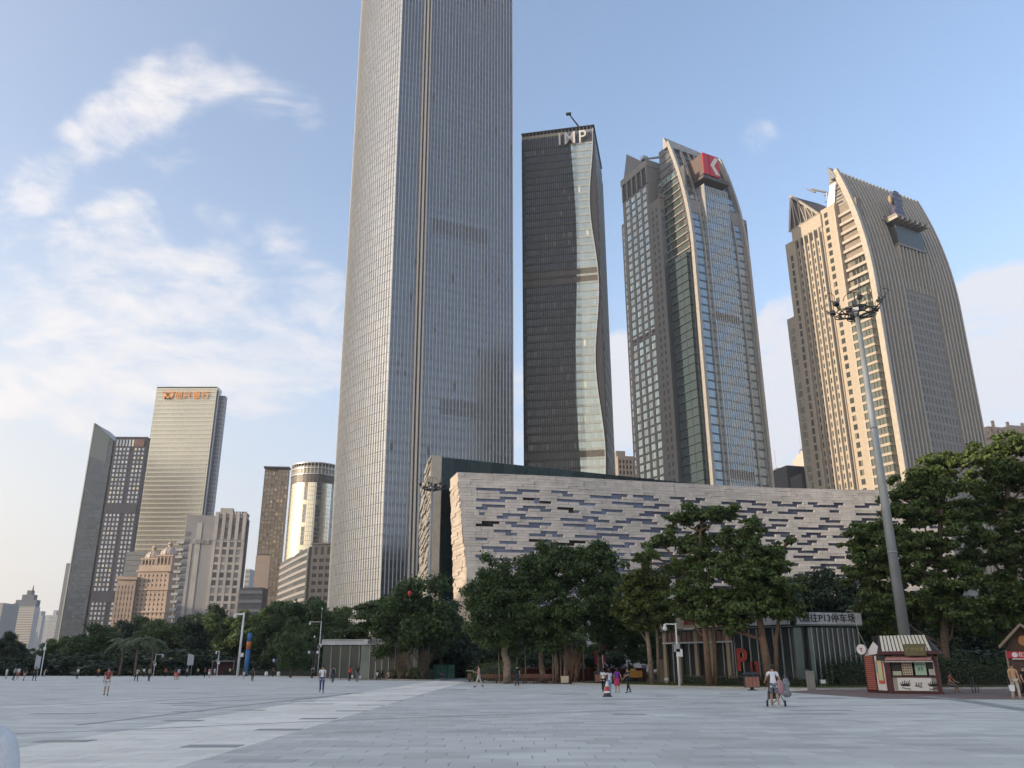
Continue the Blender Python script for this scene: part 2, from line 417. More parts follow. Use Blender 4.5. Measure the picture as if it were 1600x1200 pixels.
# px, py of the feet, pixel height, facing in degrees (0 = towards the camera)
person_req(px=1212, py=1106, h=68, face=172, top='white', legs='shorts', lcol='patterned', shoe='lightshoe', hair='s', near=1,
    pose=dict(legL=20, knL=6, legR=-10, knR=10, armL=30, elbL=30, outL=18, armR=-10, elbR=12, outR=18, lean=5),
    label='man in a white T-shirt and patterned grey shorts pushing a stroller across the plaza')
person_req(px=502, py=1083, h=43, face=8, top='white', legs='trousers', lcol='jeans', shoe='dark', hair='s', near=1, bag='strap',
    pose=dict(legL=5, knL=6, legR=-9, knR=18, armL=8, armR=-8, elbL=20), label='man in a white T-shirt and blue jeans walking with a black bag on his shoulder')
person_req(px=165, py=1087, h=44, face=20, top='rust', legs='shorts', lcol='whitecloth', shoe='dark', hair='s', near=1,
    pose=dict(legL=9, knL=6, legR=-8, knR=10, armL=25, elbL=70, armR=4), label='man in a rust red shirt and white shorts alone on the left')
person_req(px=748, py=1074, h=38, face=-85, top='pink', legs='trousers', lcol='cream', shoe='dark', hair='s', near=1,
    pose=dict(legL=22, knL=6, legR=-20, knR=12, armL=20, elbL=85, armR=25, elbR=80, head=12), label='man in a pink and white shirt and cream trousers walking left past the litter bin')
person_req(px=808, py=1074, h=38, face=165, top='black', legs='trousers', lcol='navy', shoe='lightshoe', hair='s', near=1,
    pose=dict(legL=6, legR=-6, sprL=5, sprR=5, armL=60, elbL=70, armR=-3), label='man in black T-shirt and dark trousers with white shoes in front of the benches')
person_req(px=943, py=1081, h=36, face=150, top='whiteb', legs='trousers', lcol='black', shoe='dark', hair='l', near=1,
    pose=WALK(10, -8), label='woman in a white top and black trousers behind the traffic cone')
person_req(px=953, py=1085, h=39, face=200, top='lilac', legs='trousers', lcol='paleblue', shoe='dark', hair='l', near=1,
    pose=dict(legL=-8, knL=10, legR=12, knR=5, armL=50, elbL=30, outL=40, armR=10), label='woman in a pale top and light blue jeans with an arm round her friend')
person_req(px=965, py=1082, h=38, face=175, top='purple', legs='skirt', lcol='magenta', shoe='dark', hair='l', near=1,
    pose=dict(legL=8, knL=5, legR=-8, knR=10, armL=-5, outR=22, armR=5), label='woman in a purple top and magenta skirt beside the traffic cone')
person_req(px=982, py=1083, h=40, face=-60, top='black', legs='trousers', lcol='black', shoe='dark', hair='s', near=1,
    pose=dict(legL=16, knL=6, legR=-14, knR=14, armL=35, elbL=60, armR=10, elbR=40), label='man dressed all in black walking behind the women at the cone')
person_req(px=1590, py=1094, h=57, face=-8, top='tan', legs='trousers', lcol='cream', shoe='tanshoe', hair='s', near=1, bag='white',
    pose=dict(legL=10, knL=8, legR=-8, knR=12, armL=6, armR=8, elbR=20), label='woman in a tan blouse and cream trousers carrying a white bag near the right hut')
person_req(px=1606, py=1091, h=50, face=15, top='black', legs='trousers', lcol='black', shoe='dark', hair='l',
    pose=WALK(6, -10), label='person in dark clothes half out of the frame behind the woman in tan')
person_req(px=520, py=1067.5, h=27, face=175, top='greytee', legs='trousers', lcol='navy', shoe='dark', hair='s', bag='pack',
    pose=WALK(8, -12), label='man in a light grey T-shirt with a dark backpack walking away')
person_req(px=488, py=1060, h=20, face=178, top='whiteb', legs='trousers', lcol='black', shoe='dark', hair='s', bag='pack',
    pose=WALK(5, -6), label='person in white shirt and black trousers with a black backpack by the lamp pole')
person_req(px=546, py=1064.5, h=25, face=165, top='red', legs='trousers', lcol='black', shoe='dark', hair='l', bag='white2',
    pose=WALK(8, -8), label='woman in a red top and black trousers carrying a white bag')
person_req(px=558, py=1066, h=26, face=175, top='black', legs='trousers', lcol='greycloth', shoe='dark', hair='l', bag='white2',
    pose=WALK(6, -8), label='woman in a black top and grey trousers with a white bag on her arm')
person_req(px=396, py=1055.5, h=19, face=170, top='darkgreen', legs='trousers', lcol='black', shoe='dark', hair='s', pose=STAND, label='person in very dark clothes right of the blue striped column')
person_req(px=426, py=1057.5, h=20, face=160, top='maroon', legs='trousers', lcol='black', shoe='dark', hair='s', pose=STAND, label='person in dark maroon clothes near the tree trunks')
person_req(px=382, py=1053.5, h=15, face=170, top='navytop', legs='shorts', lcol='whitecloth', shoe='dark', hair='s', pose=STAND, label='person in a navy top and white shorts at the foot of the blue striped column')
person_req(px=215, py=1057, h=18, face=60, top='whiteb', legs='trousers', lcol='black', shoe='dark', hair='s',
    pose=dict(lean=25, legL=15, knL=10, legR=-10, armL=40, armR=50), label='person in white shirt bending forward at the left edge of the plaza')
person_req(px=235, py=1055.5, h=18, face=170, top='taupe', legs='trousers', lcol='black', shoe='dark', hair='s', pose=STAND, label='person in a taupe top and black trousers left of the white board')
person_req(px=226, py=1050.5, h=12, face=190, top='whiteb', legs='trousers', lcol='black', shoe='dark', hair='s', pose=STAND, label='person in white at the hedge behind the bending person')
person_req(px=280, py=1054, h=16, face=190, top='lilac', legs='skirt', lcol='maroonc', shoe='dark', hair='l', pose=STAND, label='woman in a lilac top beside the figure in orange skirt')
person_req(px=276, py=1054.5, h=16, face=190, top='darkgreen', legs='skirt', lcol='orange', shoe='dark', hair='l', pose=STAND, label='woman in an orange skirt and green top at the left plaza edge')
person_req(px=310, py=1050, h=11, face=190, top='lime', legs='trousers', lcol='black', shoe='dark', hair='s', pose=STAND, label='person in a lime yellow vest by the far hedge')
person_req(px=321, py=1051.5, h=13, face=150, top='maroon', legs='trousers', lcol='black', shoe='dark', hair='s', pose=STAND, label='person in dark maroon top left of the family in pink')
person_req(px=328, py=1050.5, h=13, face=180, top='pink', legs='skirt', lcol='whitecloth', shoe='dark', hair='l', pose=STAND, label='woman in pink and white near the small camera pole')
person_req(px=336, py=1050.5, h=11, face=180, top='whiteb', legs='shorts', lcol='cream', shoe='dark', hair='s', pose=STAND, label='person in white top and cream shorts right of the woman in pink')
person_req(px=360, py=1049.5, h=11, face=180, top='yellow', legs='trousers', lcol='black', shoe='dark', hair='s', pose=STAND, label='person in a pale yellow top left of the white lamp pole')
person_req(px=293, py=1050, h=13, face=180, top='greytee', legs='trousers', lcol='black', shoe='dark', hair='s', pose=STAND, label='person in grey below the white board')
person_req(px=260, py=1049.5, h=12, face=180, top='red', legs='trousers', lcol='black', shoe='dark', hair='s', pose=STAND, label='person in a red top among the left bushes')
person_req(px=21, py=1063.5, h=24, face=150, top='greytee', legs='trousers', lcol='black', shoe='dark', hair='s', pose=WALK(10, -10), label='person in grey top and dark trousers leftmost of the far left walkers')
person_req(px=27, py=1062, h=23, face=200, top='whiteb', legs='skirt', lcol='maroonc', shoe='dark', hair='s', pose=WALK(8, -8), label='person in a white top and maroon skirt in the far left group')
person_req(px=37, py=1064, h=24, face=170, top='black', legs='shorts', lcol='tan2', shoe='dark', hair='l', pose=WALK(10, -12), label='person in a black top and tan shorts in the far left group')
person_req(px=53, py=1064, h=22, face=185, top='darkgreen', legs='trousers', lcol='black', shoe='dark', hair='s', pose=dict(sprL=9, sprR=9), label='person in dark clothes with legs apart on the right of the far left group')
person_req(px=12, py=1053.5, h=13, face=170, top='whiteb', legs='trousers', lcol='cream', shoe='dark', hair='s', pose=STAND, label='small distant person in white at the left edge of the photo')
person_req(px=71, py=1051, h=11, face=150, top='tan', legs='trousers', lcol='cream', shoe='dark', hair='s', pose=dict(lean=20, armL=60, armR=40), label='small distant person in beige leaning beside the grey board')
person_req(px=123, py=1052, h=14, face=180, top='whiteb', legs='trousers', lcol='black', shoe='dark', hair='s', pose=STAND, label='distant person in white top and black trousers before the hedge')
person_req(px=155, py=1050, h=12, face=180, top='orangetop', legs='trousers', lcol='black', shoe='dark', hair='s', pose=STAND, label='distant person in a bright orange top behind the man in rust red')
SIT = dict(sit=1, drop=0.47, legL=88, knL=80, legR=84, knR=84, armL=35, elbL=35, armR=30, elbR=40, lean=8)
person_req(px=590, py=1061, h=17, face=160, top='whiteb', legs='shorts', lcol='black', shoe='dark', hair='s', pose=SIT, seat=1, d=127, label='person in a white shirt sitting on the left bench')
person_req(px=597, py=1061, h=17, face=170, top='black', legs='trousers', lcol='black', shoe='dark', hair='s', pose=SIT, seat=1, d=127, label='person in black sitting next to the person in white')
person_req(px=608, py=1062, h=17, face=-40, top='whiteb', legs='shorts', lcol='tan2', shoe='dark', hair='l', pose=SIT, seat=1, d=125, label='woman in a light top sitting on the middle left bench')
person_req(px=637, py=1062, h=17, face=20, top='greytee', legs='trousers', lcol='black', shoe='dark', hair='s', pose=dict(SIT, lean=28), seat=1, d=122, label='person in a grey shirt leaning forward on the rightmost left bench')
person_req(px=1480, py=1077, h=40, face=30, top='rust', legs='shorts', lcol='greycloth', shoe='dark', hair='s', pose=SIT, seat=1, d=66, label='person in a rust top sitting on the bench right of the kiosk')
person_req(px=-57, py=1400, h=300, face=176, top='whitenear', legs='trousers', lcol='jeans', shoe='dark', hair='s', near=1, close=1, d=3.5, pose=dict(legL=3, legR=-3, armR=-4, outR=12, armL=4, sw=1.08), label='person in a white T-shirt whose shoulder enters the lower left corner')
_baked = skin_bake()
# ------------------------------------------------------------------ shared materials
m_conc = mat('concrete', (.42, .40, .37), .85, var=.2, streak=.35, bump=.1)
m_white = mat('white_cladding', (.52, .52, .50), .7, var=.15, streak=.4)
m_dark = mat('dark_metal', (.05, .05, .055), .45, .4)
m_steel = mat('grey_steel', (.35, .36, .37), .4, .6)
m_alu = mat('pale_aluminium', (.50, .50, .49), .35, .5, var=.1)

# ------------------------------------------------------------------ ground
m_slab = bpy.data.materials.new('granite_paving'); m_slab.use_nodes = True
def slab_material(m, ang, col, lo, hi, tint):
    t = NT(m.node_tree); b = t.n['Principled BSDF']
    g = t.new('ShaderNodeNewGeometry'); P = g.outputs['Position']
    mp = t.new('ShaderNodeMapping'); t.lk(P, mp.inputs[0]); mp.inputs['Rotation'].default_value = (0, 0, ang)
    sp = t.new('ShaderNodeSeparateXYZ'); t.lk(mp.outputs[0], sp.inputs[0])
    row = t.math('FLOOR', t.math('DIVIDE', t.math('ADD', sp.outputs[1], 0.001), SL_D))
    sh = t.math('FRACT', t.math('MULTIPLY', row, 0.381966))
    strip = t.new('ShaderNodeTexWhiteNoise', noise_dimensions='2D'); cs = t.new('ShaderNodeCombineXYZ'); t.lk(row, cs.inputs[1]); t.lk(t.math('FLOOR', t.math('DIVIDE', sp.outputs[0], 8.4)), cs.inputs[0]); t.lk(cs.outputs[0], strip.inputs[0])
    colm = t.math('FLOOR', t.math('ADD', t.math('DIVIDE', sp.outputs[0], SL_W), sh))
    cb = t.new('ShaderNodeCombineXYZ'); t.lk(colm, cb.inputs[0]); t.lk(row, cb.inputs[1])
    wn = t.new('ShaderNodeTexWhiteNoise', noise_dimensions='2D'); t.lk(cb.outputs[0], wn.inputs[0])
    v = wn.outputs['Value']
    odd = t.math('GREATER_THAN', v, 0.965)
    big = t.noise(P, 0.09, 4); mid = t.noise(P, 0.45, 5, 0.65)
    k = t.math('ADD', t.ramp(v, 0, 1, lo, hi, False), t.math('ADD', t.ramp(big, 0.3, 0.7, -0.09, 0.09), t.ramp(mid, 0.3, 0.7, -0.08, 0.06)))
    k = t.math('SUBTRACT', k, t.math('MULTIPLY', odd, 0.20)); k = t.math('SUBTRACT', k, t.math('MULTIPLY', t.math('GREATER_THAN', strip.outputs['Value'], 0.9), 0.09))
    k = t.math('MULTIPLY', k, t.ramp(t.noise(P, 45, 2), 0.2, 0.8, 0.9, 1.08))
    # scattered dark stains and gum spots
    st = t.math('ADD', t.ramp(t.noise(P, 2.3, 3, 0.7), 0.62, 0.76, 0, 0.16), t.ramp(t.noise(P, 9, 2, 0.5), 0.70, 0.74, 0, 0.2))
    k = t.math('SUBTRACT', k, st)
    t.lk(t.vmath('SCALE', col, scale=k), b.inputs['Base Color'])
    t.lk(t.ramp(mid, 0.3, 0.7, 0.62, 0.82), b.inputs['Roughness'])
    bn = t.new('ShaderNodeBump'); bn.inputs['Strength'].default_value = 0.25; bn.inputs['Distance'].default_value = 0.004
    t.lk(t.noise(P, 60, 3), bn.inputs['Height']); t.lk(bn.outputs[0], b.inputs['Normal'])
SL_W, SL_D = 1.2, 0.6
slab_material(m_slab, 0, (.565, .57, .525), 0.86, 1.10, 0)
m_band = bpy.data.materials.new('cream_granite'); m_band.use_nodes = True
slab_material(m_band, 0, (.79, .76, .67), 0.93, 1.07, 0)
m_darkslab = mat('dark_green_granite', (.33, .35, .33), .6, var=.2, fine=.3)
m_joint = mat('joint_mortar', (.30, .30, .285), .9)
m_soil = mat('park_soil', (.045, .05, .03), .95, var=.4, scale=.2)
m_grass = mat('lawn', (.055, .085, .028), .9, var=.5, scale=.8, fine=.5, fscale=14, bump=.6)
m_brick = mat('brick_paving', (.22, .16, .14), .8, var=.3, scale=1.5, fine=.4, fscale=6)
m_kerb = mat('kerb_stone', (.42, .41, .38), .75, var=.25, scale=1.2)

EDGE = [(60, 56), (34, 62), (24.5, 63.2), (22.1, 65), (17.5, 69.2), (13.6, 74), (9, 82), (6, 90), (3, 94.5), (-3, 99), (-6.5, 107), (-11, 112.5), (-18.3, 125.3), (-27, 143), (-36, 162), (-60, 190), (-95, 225), (-150, 262), (-260, 300), (-420, 330)]
b = MB(); b.poly([(-2500, -2500, -.02), (2500, -2500, -.02), (2500, 4000, -.02), (-2500, 4000, -.02)]); struct(b.build('ground', m_soil))
b = MB(); pl = [(60, -70), (60, 56)]+EDGE[1:]+[(-420, -70)]
b.poly([(x, y, -.006) for x, y in pl]); struct(b.build('plaza', m_slab))
# slabs laid one by one near the camera, then joined ones, then the plaza material takes over
BX0, BX1 = -10.55, -5.75
slabmb = MB(); bandmb = MB()
def slab_mesh(nm, m):
    q = MB(); j = 0.007
    q.hexa([(j, j, -.03), (SL_W-j, j, -.03), (SL_W-j, SL_D-j, -.03), (j, SL_D-j, -.03)], [(j+.004, j+.004, 0), (SL_W-j-.004, j+.004, 0), (SL_W-j-.004, SL_D-j-.004, 0), (j+.004, SL_D-j-.004, 0)])
    return q.mesh(nm, m)
me_s = slab_mesh('paving_slab', m_slab); me_b = slab_mesh('paving_slab', m_band)
plaza = thing('paving', 'blue grey granite paving slabs of the open plaza with a cream band crossing them', 'paving', (0, 0, 0)); struct(plaza); del plaza['category']
cand = []
for r_ in range(int(14/SL_D), int(46/SL_D)):
    y = r_*SL_D
    for c_ in range(-36, 30):
        x = (c_-((r_*0.381966) % 1.0))*SL_W
        if abs(x+.6)/ (y+1.2) > 0.74: continue
        cand.append((y, x))
n_ind = 0
for y, x in cand:
    inband = BX0 < x+SL_W*0.5 < BX1
    dz = R.uniform(-.0015, .0015)
    cut = [e for e in (BX0, BX1) if x < e < x+SL_W]
    if cut:          # slabs are sawn where they meet the edge of the cream band
        e = cut[0]; j = .007
        for a_, c_ in ((x+j, e-j), (e+j, x+SL_W-j)):
            if c_-a_ > .03: (bandmb if BX0 < (a_+c_)/2 < BX1 else slabmb).box(a_, c_, y+j, y+SL_D-j, -.03, dz)
        continue
    if n_ind < 300:
        link('paving_slab', me_b if inband else me_s, plaza, (x, y, dz)); n_ind += 1
    else:
        j = .007; (bandmb if inband else slabmb).box(x+j, x+SL_W-j, y+j, y+SL_D-j, -.03, dz)
b = MB(); b.poly([(-34, 13.5, -.0045), (34, 13.5, -.0045), (34, 45.6, -.0045), (-34, 45.6, -.0045)]); struct(b.build('mortar_bed', m_joint))
stuff(slabmb.build('paving_slab', m_slab, plaza)); stuff(bandmb.build('paving_slab', m_band, plaza))
b = MB(); b.poly([(BX0, 46, .003), (BX1, 46, .003), (BX1+.2, 112, .003), (BX0+.6, 116, .003)]); struct(b.build('paving_band', m_band))
def ribbon(name, pts, wd, z, m):
    b = MB(); P_ = [Vector((p[0], p[1], 0)) for p in pts]; L = []
    for i, p in enumerate(P_):
        d = (P_[min(i+1, len(P_)-1)]-P_[max(0, i-1)]).normalized(); n = Vector((-d.y, d.x, 0))*wd/2; L.append((p+n, p-n))
    for i in range(len(P_)-1):
        b.quad((*L[i][1].xy, z), (*L[i+1][1].xy, z), (*L[i+1][0].xy, z), (*L[i][0].xy, z))
    return struct(b.build(name, m))
def arc(pts, n=24):
    """smooth curve through ground points"""
    out = []
    P_ = [Vector((p[0], p[1])) for p in pts]; P_ = [P_[0]*2-P_[1]]+P_+[P_[-1]*2-P_[-2]]
    for i in range(1, len(P_)-2):
        for k in range(n):
            t = k/n; a, b_, c_, d_ = P_[i-1:i+3]
            out.append(0.5*((2*b_)+(c_-a)*t+(2*a-5*b_+4*c_-d_)*t*t+(3*b_-a-3*c_+d_)*t**3))
    out.append(P_[-2]); return out
gp = lambda L: arc([G(*p) for p in L])
ribbon('paving_line', gp([(-60, 1151), (20, 1147), (250, 1138), (500, 1127), (800, 1116), (1100, 1107), (1475, 1100)]), .16, .004, m_darkslab)
ribbon('paving_line', gp([(560, 1097), (700, 1094), (1000, 1092.5), (1500, 1091)]), .14, .0055, m_darkslab)
ribbon('paving_line', gp([(1440, 1088), (1500, 1094), (1560, 1103), (1640, 1115)]), .8, .0125, m_darkslab)
ribbon('paving_line', gp([(120, 1133), (200, 1124), (300, 1112), (420, 1098), (560, 1083), (700, 1070)]), .22, .0070, m_darkslab)
ribbon('paving_line', gp([(0, 1107), (150, 1099), (375, 1087), (500, 1083.5), (640, 1081)]), .8, .0085, m_band)
ribbon('paving_line', gp([(250, 1100), (430, 1092), (560, 1089)]), .2, .0115, m_darkslab)
for k_, (x, y) in enumerate([(-7.1, 19.2), (-7.0, 24.2), (-7.05, 29.4), (-6.9, 34.6), (-7.0, 39.8), (-6.9, 45.6), (-11.0, 20.6), (-11.2, 28.4), (-11.1, 35.2), (-11.2, 44.5), (-6.6, 53), (-11, 58)]):
    b = MB(); b.box(x, x+1.2, y, y+.6, .0, .010); struct(b.build('dark_slab', m_darkslab))
b = MB(); rr = random.Random(3)
for k_ in range(34):   # single darker slabs let into the paving further off
    y = rr.uniform(30, 75); x = rr.uniform(-.55, .55)*y
    if x > 17: continue
    x = round(x/1.2)*1.2; y = round(y/.6)*.6
    b.box(x, x+1.2*rr.randint(1, 3), y, y+.6, .0, .0035)
o = stuff(b.build('dark_slab', m_darkslab, None)); o['label'] = 'darker paving slabs let into the plaza here and there'
# brick forecourt round the kiosk and under the banyan
b = MB(); b.poly([(x, y, .004) for x, y in [(60, 36), (60, 70), (24, 70), (22.2, 64.9), (18.3, 60.0), (19.6, 47)]][::-1][::-1]); struct(b.build('brick_pavement', m_brick))
b = MB(); b.poly([(x, y, .008) for x, y in [(6.2, 89), (11, 100), (8, 112), (-4.2, 112), (-4.2, 99)]]); struct(b.build('brick_pavement', m_brick))
b = MB(); b.poly([(x, y, .012) for x, y in [(-3.4, 99), (-3.4, 150), (-1, 215), (-9, 215), (-10, 150), (-9.4, 113)]]); struct(b.build('footpath', mat('path_granite', (.33, .31, .29), .8, var=.3)))
# lawns and kerbs
def lawn(poly, z=.1, name='lawn', m=None, grass=0, seed=1):
    b = MB(); b.prism(poly, -.05, z); o = struct(b.build(name, m or m_grass))
    return o
lawnR = [(22.1, 65.15), (27, 65.6), (40, 66.5), (60, 69), (60, 112), (9, 112), (11.3, 100), (6.4, 90), (9.2, 82), (13.8, 74.2), (17.6, 69.4)]
lawn(lawnR)
lawnC = [(-3.2, 99.3), (-4.0, 99.3), (-3.2, 112.2), (9, 112.2), (9, 160), (-3.2, 160)]
lawn([(-3.2, 100.4), (9.5, 101.2), (9, 112.1), (9, 170), (-3.2, 170)], .12)
lawnL = [(-10, 113), (-18.4, 125.7), (-27.2, 143.4), (-36.2, 162.4), (-60, 190.5), (-95, 225.5), (-150, 262.5), (-150, 330), (-11, 330)]
lawn(lawnL, .1)
def kerb(pts, name='kerb'):
    k = 0
    b = MB()
    for i in range(len(pts)-1):
        a = Vector((*pts[i], 0)); c = Vector((*pts[i+1], 0)); L = (c-a).length; n = max(1, int(L/3)); d = (c-a).normalized(); q = Vector((-d.y, d.x, 0))*.16
        for j in range(n):
            p = a+d*(L*j/n+.01); s_ = a+d*(L*(j+1)/n-.01)
            b.hexa([(p-q)+Vector((0, 0, -.05)), (s_-q)+Vector((0, 0, -.05)), (s_+q)+Vector((0, 0, -.05)), (p+q)+Vector((0, 0, -.05))],
                   [(p-q)+Vector((0, 0, .14)), (s_-q)+Vector((0, 0, .14)), (s_+q)+Vector((0, 0, .14)), (p+q)+Vector((0, 0, .14))])
    return struct(b.build(name, m_kerb))
kerb([(40, 66.4), (27, 65.5), (22.1, 65), (17.5, 69.2), (13.6, 74), (9, 82), (6.2, 90), (11.2, 100)])
kerb([(9.5, 101), (-3.2, 100.2), (-3.2, 160)])
kerb([(-10, 150), (-10, 112.8), (-18.3, 125.3), (-27, 143), (-36, 162), (-60, 190), (-95, 225), (-150, 262)])

# ------------------------------------------------------------------ building helpers
class Bld:
    """a building standing on local axes: x along its front to the right, y to the back, origin at its front left corner"""
    def __init__(s, name, label, cat, x, y, th, group=None):
        s.o = thing(name, label, cat, (x, y, 0), th, group); s.th = th; s.loc = (x, y)
        s.F = Vector((math.cos(th), math.sin(th))); s.B = Vector((-math.sin(th), math.cos(th))); s.A = Vector((x, y))
    def xf(s, px, py):
        """local x where the front line meets the bearing of a pixel"""
        d = ray(px, py); n = Vector((d.y, -d.x)); return -s.A.dot(n)/s.F.dot(n)
    def yb(s, px, py):
        d = ray(px, py); n = Vector((d.y, -d.x)); return -s.A.dot(n)/s.B.dot(n)
    def z(s, px, py, x=0, y=0):
        P_ = s.A+s.F*x+s.B*y; return ZAT(px, py, P_.x, P_.y)
    def box(s, name, x0, x1, y0, y1, z0, z1, m, parent=None):
        b = MB(); b.box(x0, x1, y0, y1, z0, z1); return b.build(name, m, parent or s.o)
    def at(s, face, u, z, ext):
        W_, D_, x0, y0 = ext
        if face == 'F': return (x0+u, y0, z), 0.0
        if face == 'L': return (x0, y0+D_-u, z), rad(-90)
        if face == 'R': return (x0+W_, y0+u, z), rad(90)
    def grid(s, face, ext, u0, u1, z0, z1, nu, nz, pane, pier=None, band=None, pw=.5, bh=1.0, proud=.35, ind=True, dp=.05, pier_first=0, pier_name='pier', band_name='floor_band', skip=None, split=1, inset=.06, parent=None, name='window'):
        parent = parent or s.o
        du = (u1-u0)/nu; dz = (z1-z0)/nz
        cells = [(i, j) for j in reversed(range(nz)) for i in range(nu) if not (skip and skip(i, j))]
        wv = du-(pw if pier else inset*2); hv = dz-(bh if band else inset*2)
        key = (round(wv, 3), round(hv, 3), pane.name, split)
        if key not in _bc:
            q = MB()
            for k in range(split):
                a = wv*k/split+.03; c = wv*(k+1)/split-.03
                q.box(a, c, -dp, 0, 0, hv)
            _bc[key] = q.mesh(name, pane)
        lim = 300 if ind is True else int(ind)
        jb = MB()
        for n, (i, j) in enumerate(cells):
            u = u0+du*i+(du-wv)/2; z = z0+dz*j+(dz-hv)/2
            loc, rz = s.at(face, u, z, ext)
            if n < lim: link(name, _bc[key], parent, loc, (0, 0, rz))
            else:
                for k in range(split):
                    a = u+wv*k/split+.03; c = u+wv*(k+1)/split-.03
                    p0, _ = s.at(face, a, z, ext); p1, _ = s.at(face, c, z, ext)
                    n_ = Vector((math.sin(rz), -math.cos(rz), 0))*dp
                    A_ = Vector(p0)+n_; B_ = Vector(p1)+n_; H_ = Vector((0, 0, hv))
                    jb.quad(A_, B_, B_+H_, A_+H_)
        if jb.v: stuff(jb.build(name, pane, parent))
        if pier:
            for i in range(nu+1):
                loc, rz = s.at(face, u0+du*i-pw/2, z0, ext)
                cbox(pier_name, pw, proud, z1-z0, pier, parent, loc, rz)
        if band:
            for j in range(nz+1):
                zz = z0+dz*j-bh/2
                loc, rz = s.at(face, u0, max(zz, z0-bh/2), ext)
                cbox(band_name, u1-u0, proud*.82, bh, band, parent, loc, rz)

